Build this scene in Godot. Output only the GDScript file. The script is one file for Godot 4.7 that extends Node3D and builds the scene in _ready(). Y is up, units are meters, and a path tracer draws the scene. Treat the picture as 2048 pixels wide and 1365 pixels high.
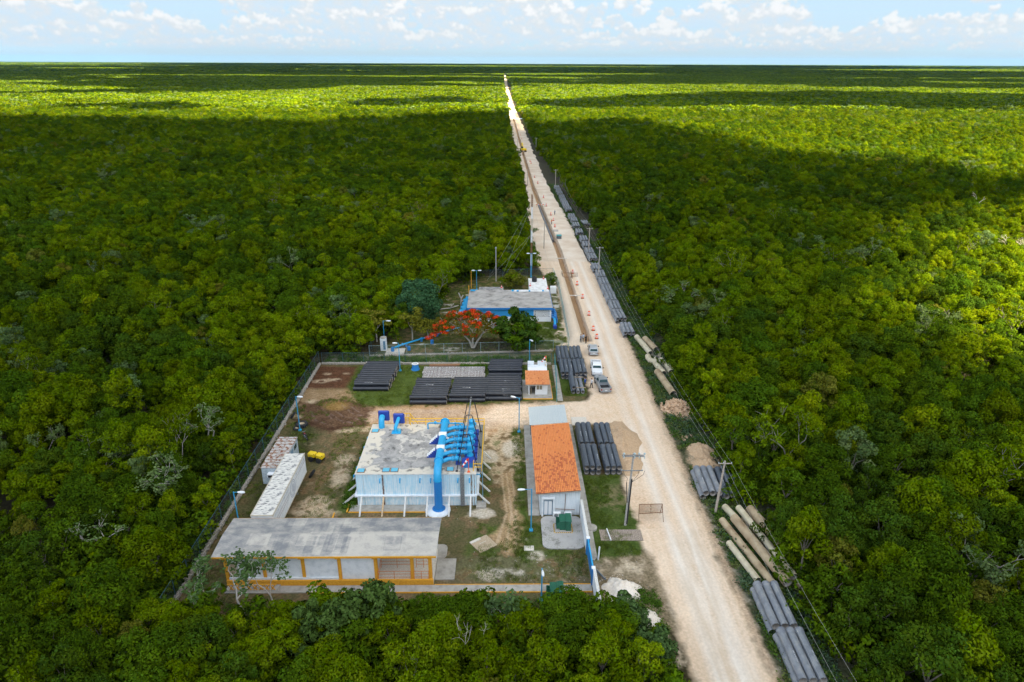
extends Node3D

# World: metres, y up, the road runs along -z, the camera hovers 50 m above the origin.
const SUN_TO := Vector3(0.25, 0.85, 0.47)      # direction towards the sun
const CLOUD_BASE := 3000.0
var used := {}
var rng := RandomNumberGenerator.new()
var M := {}
var cam_pos := Vector3(0, 50, 0)

func _ready() -> void:
	rng.seed = 7
	# ---- camera
	var cam := Camera3D.new()
	cam.name = "camera"
	cam.fov = 53.13
	cam.near = 0.5
	cam.far = 60000.0
	add_child(cam)
	cam.position = cam_pos
	cam.basis = Basis(Vector3.UP, deg_to_rad(-0.7117)) * Basis(Vector3.RIGHT, deg_to_rad(-22.18)) * Basis(Vector3.BACK, deg_to_rad(0.238))
	cam.current = true
	# ---- sky
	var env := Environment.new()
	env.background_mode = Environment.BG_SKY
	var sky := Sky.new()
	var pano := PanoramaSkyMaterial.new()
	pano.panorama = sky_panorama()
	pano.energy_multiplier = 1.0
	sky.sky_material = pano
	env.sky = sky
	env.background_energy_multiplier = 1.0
	env.tonemap_mode = Environment.TONE_MAPPER_LINEAR
	env.tonemap_exposure = 4.5
	env.sdfgi_enabled = true
	env.ssao_enabled = true
	env.ssil_enabled = true
	env.fog_enabled = true
	env.fog_density = 0.000008
	env.fog_light_color = Color(0.42, 0.74, 1.0)
	var we := WorldEnvironment.new()
	we.name = "environment"
	we.environment = env
	add_child(we)
	# ---- sun
	var sun := DirectionalLight3D.new()
	sun.name = "sun"
	sun.light_energy = 1.6
	sun.light_color = Color(1.0, 0.92, 0.74)
	sun.light_angular_distance = 0.5
	sun.shadow_enabled = true
	add_child(sun)
	sun.look_at_from_position(SUN_TO * 100.0, Vector3.ZERO, Vector3.UP)
	# ---- the place
	make_materials()
	more_materials()
	yet_more_materials()
	last_materials()
	build_clouds()
	build_ground()
	build_trench()
	build_forest()
	build_vegetation()
	build_yard_buildings()
	build_upper_buildings()
	build_boundaries()
	build_pipes()
	build_heaps()
	build_vehicles()
	build_people()
	build_street_furniture()
	build_small_things()

# ------------------------------------------------------------------ helpers
func numbered(called: String) -> String:
	if not used.has(called):
		used[called] = 0
		return called
	used[called] += 1
	return "%s_%03d" % [called, used[called]]

func tag(o: Node3D, label: String, category: String, group := "") -> void:
	o.set_meta("label", label)
	o.set_meta("category", category)
	if group != "":
		o.set_meta("group", group)

func thing(called: String, label: String, category: String, at := Vector3.ZERO, turn := 0.0, group := "") -> Node3D:
	var o := Node3D.new()
	o.name = numbered(called)
	add_child(o, true)
	o.position = at
	o.rotation.y = turn
	tag(o, label, category, group)
	return o

func inst(called: String, mesh: Mesh, material: Material, parent: Node3D = null, at := Vector3.ZERO) -> MeshInstance3D:
	var o := MeshInstance3D.new()
	o.mesh = mesh
	if material:
		o.material_override = material
	o.cast_shadow = GeometryInstance3D.SHADOW_CASTING_SETTING_ON
	if parent:
		o.name = called
		parent.add_child(o, true)
	else:
		o.name = numbered(called)
		add_child(o, true)
	o.position = at
	return o

func obj(called: String, st: SurfaceTool, material: Material, parent: Node3D = null, at := Vector3.ZERO) -> MeshInstance3D:
	st.index()
	return inst(called, st.commit(), material, parent, at)

func struct(called: String, st: SurfaceTool, material: Material, parent: Node3D = null) -> MeshInstance3D:
	var o := obj(called, st, material, parent)
	if parent == null:
		o.set_meta("kind", "structure")
	return o

func dup(root: Node3D, at: Vector3, turn: float, label := "", group := "") -> Node3D:
	var r: Node3D = root.duplicate()
	var stem := String(root.name)
	var cut := RegEx.create_from_string("_[0-9]{3}$").sub(stem, "")
	r.name = numbered(cut)
	add_child(r, true)
	r.position = at
	r.rotation = Vector3(0, turn, 0)
	if label != "":
		r.set_meta("label", label)
	if group != "":
		r.set_meta("group", group)
	return r

func mb() -> SurfaceTool:
	var st := SurfaceTool.new()
	st.begin(Mesh.PRIMITIVE_TRIANGLES)
	return st

# a quad a b c d counter-clockwise as seen from its front
func quad(st: SurfaceTool, a: Vector3, b: Vector3, c: Vector3, d: Vector3, uv := Rect2(0, 0, 1, 1)) -> void:
	var n := (c - a).cross(b - a)
	n = -n.normalized() if n.length() > 0.0 else Vector3.UP
	st.set_normal(n)
	var ua := Vector2(uv.position.x, uv.end.y)
	var ub := Vector2(uv.end.x, uv.end.y)
	var uc := Vector2(uv.end.x, uv.position.y)
	var ud := Vector2(uv.position.x, uv.position.y)
	st.set_uv(ua); st.add_vertex(a)
	st.set_uv(uc); st.add_vertex(c)
	st.set_uv(ub); st.add_vertex(b)
	st.set_uv(ua); st.add_vertex(a)
	st.set_uv(ud); st.add_vertex(d)
	st.set_uv(uc); st.add_vertex(c)

# chamfered box; size is full size, c its centre
func box(st: SurfaceTool, c: Vector3, size: Vector3, ch := 0.0, t := Transform3D.IDENTITY) -> void:
	var h := size * 0.5
	if ch <= 0.0:
		var p := []
		for i in 8:
			p.append(t * (c + Vector3(h.x if i & 1 else -h.x, h.y if i & 2 else -h.y, h.z if i & 4 else -h.z)))
		quad(st, p[4], p[5], p[7], p[6])
		quad(st, p[1], p[0], p[2], p[3])
		quad(st, p[5], p[1], p[3], p[7])
		quad(st, p[0], p[4], p[6], p[2])
		quad(st, p[6], p[7], p[3], p[2])
		quad(st, p[0], p[1], p[5], p[4])
		return
	ch = minf(ch, minf(h.x, minf(h.y, h.z)) * 0.9)
	for a in 3:
		var u := (a + 1) % 3
		var v := (a + 2) % 3
		for s in [-1.0, 1.0]:
			var q := []
			for k in [[-1, -1], [1, -1], [1, 1], [-1, 1]]:
				var w := Vector3.ZERO
				w[a] = s * h[a]
				w[u] = k[0] * (h[u] - ch)
				w[v] = k[1] * (h[v] - ch)
				q.append(t * (c + w))
			if s > 0.0:
				quad(st, q[0], q[1], q[2], q[3])
			else:
				quad(st, q[3], q[2], q[1], q[0])
			for s2 in [-1.0, 1.0]:       # edge between +a and u
				var e := []
				for k in [[0, -1], [0, 1], [1, 1], [1, -1]]:
					var w := Vector3.ZERO
					w[a] = s * (h[a] - (ch if k[0] == 1 else 0.0))
					w[u] = s2 * (h[u] - (0.0 if k[0] == 1 else ch))
					w[v] = k[1] * (h[v] - ch)
					e.append(t * (c + w))
				if s * s2 > 0.0:
					quad(st, e[3], e[2], e[1], e[0])
				else:
					quad(st, e[0], e[1], e[2], e[3])

# tube of rings along a path
func tube(st: SurfaceTool, path: Array, radii: Array, sides := 10, caps := true) -> void:
	var rings := []
	var last_u := Vector3.ZERO
	for i in path.size():
		var d: Vector3
		if i == 0:
			d = path[1] - path[0]
		elif i == path.size() - 1:
			d = path[i] - path[i - 1]
		else:
			d = (path[i + 1] - path[i]).normalized() + (path[i] - path[i - 1]).normalized()
		d = d.normalized()
		var u: Vector3
		if last_u == Vector3.ZERO:
			u = d.cross(Vector3.UP if absf(d.y) < 0.9 else Vector3.RIGHT).normalized()
		else:
			u = (last_u - d * last_u.dot(d)).normalized()
		last_u = u
		var v := d.cross(u)
		var ring := []
		for k in sides:
			var a := TAU * k / sides
			ring.append([path[i] + (u * cos(a) + v * sin(a)) * radii[i], u * cos(a) + v * sin(a)])
		rings.append([ring, d, path[i]])
	for i in path.size() - 1:
		for k in sides:
			var k2 := (k + 1) % sides
			var a = rings[i][0][k]
			var b = rings[i][0][k2]
			var c = rings[i + 1][0][k2]
			var e = rings[i + 1][0][k]
			for q in [a, e, b, b, e, c]:
				st.set_normal(q[1])
				st.set_uv(Vector2(0, 0))
				st.add_vertex(q[0])
	if caps:
		for end in [0, path.size() - 1]:
			var r = rings[end]
			var n: Vector3 = -r[1] if end == 0 else r[1]
			st.set_normal(n)
			st.set_uv(Vector2(0, 0))
			for k in sides:
				var k2 := (k + 1) % sides
				if end == 0:
					st.add_vertex(r[2]); st.add_vertex(r[0][k][0]); st.add_vertex(r[0][k2][0])
				else:
					st.add_vertex(r[2]); st.add_vertex(r[0][k2][0]); st.add_vertex(r[0][k][0])

func bar(st: SurfaceTool, a: Vector3, b: Vector3, r: float, sides := 8) -> void:
	tube(st, [a, b], [r, r], sides)

# surface of revolution about an axis through o: profile of [radius, height] pairs
func lathe(st: SurfaceTool, o: Vector3, axis: Vector3, profile: Array, sides := 16) -> void:
	axis = axis.normalized()
	var u := axis.cross(Vector3.UP if absf(axis.y) < 0.9 else Vector3.RIGHT).normalized()
	var v := axis.cross(u)
	for i in profile.size() - 1:
		var r0: float = profile[i][0]
		var r1: float = profile[i + 1][0]
		var h0: float = profile[i][1]
		var h1: float = profile[i + 1][1]
		var sl := Vector2(h1 - h0, -(r1 - r0)).normalized()
		for k in sides:
			var a0 := TAU * k / sides
			var a1 := TAU * (k + 1) / sides
			var d0 := u * cos(a0) + v * sin(a0)
			var d1 := u * cos(a1) + v * sin(a1)
			var p := [o + d0 * r0 + axis * h0, o + d1 * r0 + axis * h0, o + d1 * r1 + axis * h1, o + d0 * r1 + axis * h1]
			var n := [d0 * sl.x + axis * sl.y, d1 * sl.x + axis * sl.y, d1 * sl.x + axis * sl.y, d0 * sl.x + axis * sl.y]
			for q in [0, 3, 1, 1, 3, 2]:
				st.set_normal(n[q])
				st.set_uv(Vector2(float(k) / sides, float(i)))
				st.add_vertex(p[q])

# polygon (x,z list, counter-clockwise from above or not) extruded from y0 to y1
func prism(st: SurfaceTool, pts: PackedVector2Array, y0: float, y1: float) -> void:
	var p := pts
	if Geometry2D.is_polygon_clockwise(p):
		p = p.duplicate()
		p.reverse()
	var tri := Geometry2D.triangulate_polygon(p)
	for i in range(0, tri.size(), 3):
		for side in 2:
			var idx := [tri[i], tri[i + 1], tri[i + 2]]
			var a := p[idx[0]]
			var b := p[idx[1]]
			var c := p[idx[2]]
			var y := y1 if side == 0 else y0
			var up := Vector3.UP if side == 0 else Vector3.DOWN
			st.set_normal(up)
			var va := Vector3(a.x, y, a.y)
			var vb := Vector3(b.x, y, b.y)
			var vc := Vector3(c.x, y, c.y)
			var n := (vc - va).cross(vb - va)       # clockwise front
			if n.dot(up) < 0.0:
				var t := vb
				vb = vc
				vc = t
			st.set_uv(Vector2(va.x, va.z)); st.add_vertex(va)
			st.set_uv(Vector2(vb.x, vb.z)); st.add_vertex(vb)
			st.set_uv(Vector2(vc.x, vc.z)); st.add_vertex(vc)
	if y1 > y0:
		var n := p.size()
		for i in n:
			var a := p[i]
			var b := p[(i + 1) % n]
			var q := [Vector3(a.x, y0, a.y), Vector3(b.x, y0, b.y), Vector3(b.x, y1, b.y), Vector3(a.x, y1, a.y)]
			var out := Vector2(b.y - a.y, -(b.x - a.x))
			var nn: Vector3 = -(q[2] - q[0]).cross(q[1] - q[0])
			if nn.dot(Vector3(out.x, 0, out.y)) > 0.0:
				quad(st, q[0], q[1], q[2], q[3])
			else:
				quad(st, q[1], q[0], q[3], q[2])

func rect(x0: float, z0: float, x1: float, z1: float) -> PackedVector2Array:
	return PackedVector2Array([Vector2(x0, z0), Vector2(x1, z0), Vector2(x1, z1), Vector2(x0, z1)])

func rounded_rect(x0: float, z0: float, x1: float, z1: float, r: float) -> PackedVector2Array:
	var p := PackedVector2Array()
	for k in [[x1 - r, z1 - r, 0], [x0 + r, z1 - r, 1], [x0 + r, z0 + r, 2], [x1 - r, z0 + r, 3]]:
		for i in 5:
			var a: float = (k[2] + i / 4.0) * PI / 2
			p.append(Vector2(k[0] + cos(a) * r, k[1] + sin(a) * r))
	return p

func lin(r: float, g: float, b: float) -> Color:       # a real-world base colour as a material colour
	return Color(r, g, b).linear_to_srgb()

func flat_mat(c: Color, rough := 0.8, metal := 0.0) -> StandardMaterial3D:
	var m := StandardMaterial3D.new()
	m.albedo_color = c
	m.roughness = rough
	m.metallic = metal
	return m

# a weathered surface: two or three base colours mixed by world-space noise
func worn(cols: Array, offsets: Array, scale: float, freq := 0.02, rough := 0.85, bump := 0.0, seed := 1, metal := 0.0) -> StandardMaterial3D:
	var n := FastNoiseLite.new()
	n.seed = seed
	n.noise_type = FastNoiseLite.TYPE_SIMPLEX_SMOOTH
	n.frequency = freq
	n.fractal_octaves = 5
	n.fractal_gain = 0.62
	var g := Gradient.new()
	g.offsets = PackedFloat32Array(offsets)
	g.colors = PackedColorArray(cols)
	var t := NoiseTexture2D.new()
	t.width = 512
	t.height = 512
	t.seamless = true
	t.noise = n
	t.color_ramp = g
	var m := StandardMaterial3D.new()
	m.albedo_texture = t
	m.roughness = rough
	m.metallic = metal
	m.uv1_triplanar = true
	m.uv1_world_triplanar = true
	m.uv1_scale = Vector3.ONE / scale
	if bump > 0.0:
		m.heightmap_enabled = true
		m.heightmap_scale = bump
		m.heightmap_texture = t
	return m

# ------------------------------------------------------------------ materials
func make_materials() -> void:
	M.white_wall = worn([lin(.54, .58, .61), lin(.66, .69, .72), lin(.70, .73, .75)], [0.15, 0.5, 0.85], 7.0, 0.012, 0.9, 0.2, 3)
	M.pale_blue_wall = worn([lin(.36, .52, .62), lin(.56, .70, .78), lin(.76, .80, .80)], [0.25, 0.5, 0.75], 4.0, 0.03, 0.9, 0.5, 4)
	M.roof_grey = worn([lin(.10, .10, .10), lin(.20, .195, .19), lin(.27, .26, .25), lin(.36, .33, .30)], [0.15, 0.4, 0.6, 0.9], 10.0, 0.014, 0.92, 0.8, 5)
	M.concrete = worn([lin(.26, .24, .21), lin(.34, .32, .285), lin(.40, .37, .33)], [0.15, 0.5, 0.85], 9.0, 0.014, 0.9, 0.3, 6)
	M.white_roof = worn([lin(.44, .43, .42), lin(.60, .60, .59), lin(.66, .66, .65)], [0.15, 0.45, 0.85], 8.0, 0.012, 0.85, 0.3, 7)
	M.ochre = worn([lin(.58, .26, .015), lin(.66, .31, .02), lin(.70, .36, .03)], [0.2, 0.5, 0.8], 4.0, 0.03, 0.8, 0.3, 8)
	M.sky_blue = worn([lin(.01, .24, .48), lin(.015, .30, .58), lin(.02, .34, .62)], [0.2, 0.5, 0.8], 3.0, 0.03, 0.5, 0.0, 9)
	M.deep_blue = worn([lin(.01, .03, .20), lin(.012, .045, .30), lin(.015, .06, .34)], [0.2, 0.5, 0.8], 3.0, 0.03, 0.5, 0.0, 10)
	M.gate_blue = worn([lin(.01, .10, .36), lin(.012, .17, .46), lin(.02, .22, .5)], [0.2, 0.5, 0.8], 3.0, 0.03, 0.55, 0.0, 11)
	M.pipe_black = worn([lin(.011, .014, .022), lin(.016, .020, .030), lin(.030, .033, .040)], [0.3, 0.6, 0.95], 6.0, 0.012, 0.36, 0.15, 12)
	M.pipe_slate = worn([lin(.060, .073, .095), lin(.078, .094, .118), lin(.11, .12, .135)], [0.3, 0.55, 0.9], 4.0, 0.02, 0.55, 0.15, 13)
	M.pipe_grey = worn([lin(.15, .165, .19), lin(.20, .215, .24), lin(.27, .27, .265)], [0.3, 0.55, 0.9], 9.0, 0.012, 0.6, 0.15, 14)
	M.pipe_old = worn([lin(.13, .11, .10), lin(.24, .23, .23), lin(.36, .36, .36)], [0.3, 0.5, 0.75], 4.0, 0.025, 0.8, 0.3, 15)
	M.pipe_tan = worn([lin(.22, .15, .085), lin(.38, .29, .18), lin(.45, .36, .24)], [0.2, 0.5, 0.8], 14.0, 0.010, 0.75, 0.0, 16)
	M.pipe_cream = worn([lin(.36, .31, .21), lin(.50, .44, .31), lin(.56, .50, .37)], [0.2, 0.5, 0.8], 14.0, 0.010, 0.75, 0.0, 17)
	M.lining = flat_mat(lin(.34, .31, .28), 0.9)
	M.steel = worn([lin(.16, .17, .18), lin(.25, .26, .27), lin(.32, .33, .33)], [0.3, 0.6, 0.9], 3.0, 0.03, 0.5, 0.0, 18, 0.3)
	M.black_steel = flat_mat(lin(.015, .015, .018), 0.6)
	M.rust = worn([lin(.10, .045, .02), lin(.20, .10, .05), lin(.27, .17, .10)], [0.2, 0.5, 0.8], 2.0, 0.03, 0.9, 0.3, 19)
	M.yellow = flat_mat(lin(.72, .42, .015), 0.55)
	M.pole_concrete = worn([lin(.24, .22, .20), lin(.34, .32, .29), lin(.42, .40, .36)], [0.2, 0.5, 0.8], 3.0, 0.03, 0.9, 0.3, 20)
	M.wood = worn([lin(.26, .19, .12), lin(.40, .31, .21), lin(.50, .42, .30)], [0.2, 0.5, 0.8], 2.0, 0.03, 0.9, 0.3, 21)
	M.green_box = worn([lin(.008, .075, .045), lin(.012, .11, .065), lin(.03, .14, .07)], [0.2, 0.6, 0.9], 3.0, 0.03, 0.5, 0.0, 22)
	M.white_paint = flat_mat(lin(.70, .71, .72), 0.5)
	M.rubber = flat_mat(lin(.018, .018, .019), 0.85)
	M.orange = flat_mat(lin(.78, .12, .02), 0.55)
	M.red = flat_mat(lin(.62, .03, .02), 0.5)
	M.glass_dark = flat_mat(lin(.02, .05, .055), 0.08)
	M.trunk = worn([lin(.09, .075, .055), lin(.15, .13, .105), lin(.24, .215, .185)], [0.2, 0.5, 0.8], 1.5, 0.03, 0.95, 0.3, 23)
	M.grey_bark = worn([lin(.12, .105, .085), lin(.20, .18, .155), lin(.30, .275, .245)], [0.2, 0.5, 0.8], 1.5, 0.03, 0.95, 0.2, 240)
	M.pale_bark = worn([lin(.26, .235, .20), lin(.38, .35, .31), lin(.50, .46, .42)], [0.2, 0.5, 0.8], 1.5, 0.03, 0.95, 0.2, 24)
	M.stone = worn([lin(.16, .15, .13), lin(.32, .29, .25), lin(.50, .46, .40)], [0.2, 0.5, 0.8], 2.5, 0.04, 0.95, 1.5, 25)
	M.sand_heap = worn([lin(.36, .24, .14), lin(.45, .31, .19), lin(.52, .38, .25)], [0.2, 0.5, 0.8], 5.0, 0.03, 0.97, 1.5, 26)
	M.pale_heap = worn([lin(.60, .52, .43), lin(.70, .62, .53), lin(.74, .68, .60)], [0.2, 0.5, 0.8], 4.0, 0.03, 0.97, 1.2, 27)
	M.rock = worn([lin(.34, .21, .12), lin(.48, .32, .20), lin(.60, .46, .33)], [0.2, 0.5, 0.8], 3.0, 0.03, 0.95, 1.5, 28)
	M.spoil = worn([lin(.46, .35, .24), lin(.60, .48, .36), lin(.68, .58, .47)], [0.2, 0.5, 0.8], 4.0, 0.03, 0.97, 2.0, 29)
	M.trench = worn([lin(.32, .19, .09), lin(.44, .28, .15), lin(.54, .38, .24)], [0.2, 0.5, 0.8], 4.0, 0.03, 0.97, 2.0, 30)
	M.leaf = leaf_mat(Color.WHITE)
	M.cloud = flat_mat(lin(.9, .9, .9), 1.0)
	var glass := StandardMaterial3D.new()
	glass.transparency = BaseMaterial3D.TRANSPARENCY_ALPHA
	glass.albedo_color = Color(0.55, 0.7, 0.7, 0.25)
	glass.roughness = 0.05
	M.glass = glass

func leaf_mat(tint: Color) -> StandardMaterial3D:
	var m := StandardMaterial3D.new()
	m.vertex_color_use_as_albedo = true
	m.albedo_color = tint
	m.roughness = 0.9
	m.specular_mode = BaseMaterial3D.SPECULAR_DISABLED
	m.backlight_enabled = true
	m.backlight = Color(0.5, 0.5, 0.5)
	return m

# ------------------------------------------------------------------ sky: a computed panorama of cumulus over haze
func noise(seed: int, freq: float, oct := 4, type := FastNoiseLite.TYPE_SIMPLEX_SMOOTH) -> FastNoiseLite:
	var n := FastNoiseLite.new()
	n.seed = seed
	n.noise_type = type
	n.frequency = freq
	n.fractal_octaves = oct
	n.fractal_gain = 0.55
	return n

func sky_panorama() -> ImageTexture:
	var low := Image.create(512, 256, false, Image.FORMAT_RGB8)
	var nl := noise(11, 0.9, 5)
	for j in 256:
		var el := (0.5 - (j + 0.5) / 256.0) * PI
		for i in 512:
			var az := (i + 0.5) / 512.0 * TAU
			var c := Color(0.15, 0.19, 0.21)
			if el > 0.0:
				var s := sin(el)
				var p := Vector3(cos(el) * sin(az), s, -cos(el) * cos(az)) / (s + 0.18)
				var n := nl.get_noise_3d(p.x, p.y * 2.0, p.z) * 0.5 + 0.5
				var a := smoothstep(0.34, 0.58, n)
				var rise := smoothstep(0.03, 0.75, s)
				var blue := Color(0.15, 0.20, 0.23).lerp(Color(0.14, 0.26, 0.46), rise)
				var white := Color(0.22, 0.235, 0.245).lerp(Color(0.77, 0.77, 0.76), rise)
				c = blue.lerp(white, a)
			low.set_pixel(i, j, c.linear_to_srgb())
	low.resize(4096, 2048, Image.INTERPOLATE_CUBIC)
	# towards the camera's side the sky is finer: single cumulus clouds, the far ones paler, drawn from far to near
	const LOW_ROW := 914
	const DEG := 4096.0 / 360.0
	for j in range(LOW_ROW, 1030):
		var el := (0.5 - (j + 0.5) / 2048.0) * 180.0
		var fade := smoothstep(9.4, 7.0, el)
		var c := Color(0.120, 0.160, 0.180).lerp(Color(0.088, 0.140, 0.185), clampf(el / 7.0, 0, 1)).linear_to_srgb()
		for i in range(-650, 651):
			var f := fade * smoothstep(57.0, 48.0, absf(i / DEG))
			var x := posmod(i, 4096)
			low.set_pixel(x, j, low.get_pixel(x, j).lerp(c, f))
	var r := RandomNumberGenerator.new()
	r.seed = 77
	var list := []
	var clump := noise(33, 1.0 / 9000.0, 2)
	while list.size() < 430:
		var d := sqrt(r.randf_range(9.0 * 9.0, 72.0 * 72.0))
		var az := r.randf_range(-54.0, 54.0)
		if r.randf() < 0.55 + 1.3 * clump.get_noise_2d(d * 1000.0 * sin(deg_to_rad(az)), d * 1000.0 * cos(deg_to_rad(az))):
			list.append([d, az, r.randf_range(1.0, 3.6), r.randf_range(0.24, 0.48)])
	list.sort_custom(func(p, q): return p[0] > q[0])
	var edge := noise(34, 0.16, 4)
	var soft := noise(35, 0.045, 3)
	for k in list.size():
		var q = list[k]
		var d: float = q[0]
		var base := rad_to_deg(atan(1.02 / d)) * DEG
		var cx: float = q[1] * DEG
		var w: float = rad_to_deg(q[2] / d) * DEG
		var h: float = rad_to_deg(q[2] * q[3] / d) * DEG
		var puffs := []
		var count := 5 + int(q[2] * 5.0)
		for n in count:
			var u := r.randf_range(-0.5, 0.5)
			var top := (1.0 - 3.2 * u * u) * r.randf_range(0.35, 1.0)
			var rad := h * r.randf_range(0.20, 0.42) * (1.1 - absf(u))
			puffs.append(Vector3(cx + u * w, base + maxf(top * h - rad, rad * 0.3), rad))
		var haze := 1.0 - exp(-d / 170.0)
		var dark := Color(0.078, 0.110, 0.136)
		var white := Color(0.236, 0.236, 0.235)
		var air := Color(0.122, 0.160, 0.180)
		var x0 := int(cx - w * 0.7 - h * 0.4)
		var x1 := int(cx + w * 0.7 + h * 0.4)
		var y1 := int(base + h * 1.25)
		for yy in range(int(base - h * 0.12) - 1, y1 + 2):
			var j := 1023 - yy
			if j < LOW_ROW or j > 1023:
				continue
			for xx in range(x0, x1 + 1):
				var n := edge.get_noise_3d(xx, yy * 1.3, k * 7.3)
				var best := -1.0
				var lit := 0.0
				for p in puffs:
					var dx: float = (xx - p.x) / p.z
					var dy: float = (yy - p.y) / p.z * (1.0 if yy > p.y else 1.5)
					var f := 1.0 - sqrt(dx * dx + dy * dy) + n * 0.75
					if f > best:
						best = f
						lit = 0.70 + 0.42 * dy + 0.12 * dx
				var a := smoothstep(-0.02, 0.34, best) * smoothstep(base - h * 0.10, base + h * 0.06, yy + n * h * 0.05)
				if a <= 0.01:
					continue
				var rise := (yy - base) / maxf(h, 1.0)
				lit = clampf(lit * 1.05 + 0.75 * rise - 0.36 + soft.get_noise_3d(xx, yy * 1.6, k * 3.1) * 1.1 + n * 0.3, 0.0, 1.0)
				var c := dark.lerp(white, lit).lerp(air, haze).linear_to_srgb()
				var x := posmod(xx, 4096)
				var keep := smoothstep(9.4, 7.0, yy / DEG) * smoothstep(57.0, 48.0, absf(xx / DEG))
				low.set_pixel(x, j, low.get_pixel(x, j).lerp(c, a * keep * 0.96))
	return ImageTexture.create_from_image(low)

# ------------------------------------------------------------------ clouds overhead, whose shadows lie on the forest
func cloud(outline: PackedVector2Array, puff: float) -> void:
	var shift := Vector3(SUN_TO.x, SUN_TO.y, SUN_TO.z) / SUN_TO.y * CLOUD_BASE
	var st := mb()
	var lo := outline[0]
	var hi := outline[0]
	for p in outline:
		lo = lo.min(p)
		hi = hi.max(p)
	var c := (lo + hi) * 0.5
	var z := lo.y
	while z < hi.y + puff:
		var x := lo.x
		while x < hi.x + puff:
			var q := Vector2(x + rng.randf_range(-.4, .4) * puff, z + rng.randf_range(-.4, .4) * puff)
			if Geometry2D.is_point_in_polygon(q, outline):
				var r := puff * rng.randf_range(0.65, 1.05)
				var at := Vector3(q.x - c.x, rng.randf_range(-.15, .25) * puff, q.y - c.y)
				blob(st, at, Vector3(r, r * 0.55, r), 7, 4)
			x += puff * 0.8
		z += puff * 0.8
	var o := obj("cloud", st, M.cloud, null, Vector3(c.x, 0, c.y) + shift)
	o.set_meta("kind", "structure")

func blob(st: SurfaceTool, c: Vector3, r: Vector3, sides := 8, rows := 5) -> void:
	for j in rows:
		for i in sides:
			var p := []
			for k in [[i, j], [i, j + 1], [i + 1, j + 1], [i + 1, j]]:
				var a: float = TAU * k[0] / sides
				var b: float = PI * k[1] / rows
				p.append(Vector3(sin(b) * cos(a), cos(b), sin(b) * sin(a)))
			for q in [0, 1, 2, 0, 2, 3]:
				st.set_normal(p[q])
				st.set_uv(Vector2.ZERO)
				st.add_vertex(c + p[q] * r)

func V(x: float, y: float) -> Vector2:
	return Vector2(x, y)

func build_clouds() -> void:
	cloud(PackedVector2Array([V(-900, -600), V(-430, -610), V(-300, -600), V(-160, -560), V(-74, -640), V(5, -700), V(20, -560), V(105, -600), V(135, -430), V(160, -370), V(188, -335), V(200, -285), V(250, -275), V(230, -235), V(150, -222), V(104, -192), V(88, -158), V(74, -122), V(82, -92), V(140, -50), V(300, 0), V(300, 180), V(-700, 180), V(-900, -200)]), 20.0)
	cloud(PackedVector2Array([V(-690, -1010), V(-473, -1137), V(-352, -1260), V(-242, -1690), V(-20, -1990), V(-40, -2300), V(-500, -2350), V(-1300, -2500), V(-900, -1900), V(-1000, -1500), V(-640, -1300)]), 60.0)
	cloud(PackedVector2Array([V(24, -840), V(215, -1040), V(512, -1223), V(680, -1181), V(900, -1100), V(900, -800), V(646, -850), V(526, -742), V(428, -775), V(296, -850), V(101, -770)]), 55.0)
	cloud(PackedVector2Array([V(-460, -760), V(-380, -800), V(-300, -745), V(-330, -700)]), 40.0)
	cloud(PackedVector2Array([V(-150, -800), V(-60, -830), V(-20, -900), V(-80, -960), V(-170, -880)]), 45.0)
	for k in 26:
		var z := rng.randf_range(-1500, -2900)
		var x := (-1.0 if k % 2 == 0 else 1.0) * rng.randf_range(0.06, 0.85) * absf(z)
		var pts := PackedVector2Array()
		var a := rng.randf_range(150, 420)
		for i in 12:
			var t := TAU * i / 12.0
			var w := rng.randf_range(0.65, 1.2)
			pts.append(V(x + cos(t) * a * w * 1.6, z + sin(t) * a * 0.5 * w))
		cloud(pts, 55.0)
	for k in 60:
		var z := -2700.0 - 24000.0 * pow(k / 60.0, 1.7) - rng.randf_range(0, 500)
		var x := rng.randf_range(-0.85, 0.85) * absf(z)
		var a := rng.randf_range(450, 1000) * (1.0 + absf(z) / 7000.0)
		var b := a * rng.randf_range(0.35, 0.7)
		var pts := PackedVector2Array()
		for i in 14:
			var t := TAU * i / 14.0
			var w := rng.randf_range(0.7, 1.2)
			pts.append(V(x + cos(t) * a * w * 1.5, z + sin(t) * b * w))
		cloud(pts, a * 0.2)

# ------------------------------------------------------------------ the corridor of the road
const LEFT_EDGE := [[-30, 15.0], [-44, 14.6], [-51, 12.6], [-52, 12.0], [-110, 12.0], [-166, 10.0], [-175, 8.6], [-240, 8.6], [-300, 9.4], [-370, 8.0], [-465, 6.6], [-620, 5.6], [-826, 4.3], [-1222, 0.4], [-1786, -2.4], [-2720, -2.8], [-3700, -1.0]]
const RIGHT_EDGE := [[-30, 23.6], [-60, 23.5], [-120, 23.8], [-160, 23.4], [-240, 21.8], [-300, 19.6], [-370, 18.4], [-465, 17.4], [-620, 16.1], [-826, 13.4], [-1222, 10.8], [-1786, 8.4], [-2720, 8.0], [-3700, 5.6]]
const TRENCH := [[-122.3, 16.25], [-169, 15.9], [-192, 15.75], [-225, 14.7], [-250, 13.9], [-275, 13.3], [-305, 12.6], [-427, 11.4], [-690, 9.2]]

func along(table: Array, z: float) -> float:
	for i in table.size() - 1:
		if z <= table[i][0] and z >= table[i + 1][0]:
			var t: float = (z - table[i][0]) / (table[i + 1][0] - table[i][0])
			return lerpf(table[i][1], table[i + 1][1], t)
	return table[0][1] if z > table[0][0] else table[table.size() - 1][1]

func in_trench(z: float) -> bool:
	return z < -122.3 and z > -690.0

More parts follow.
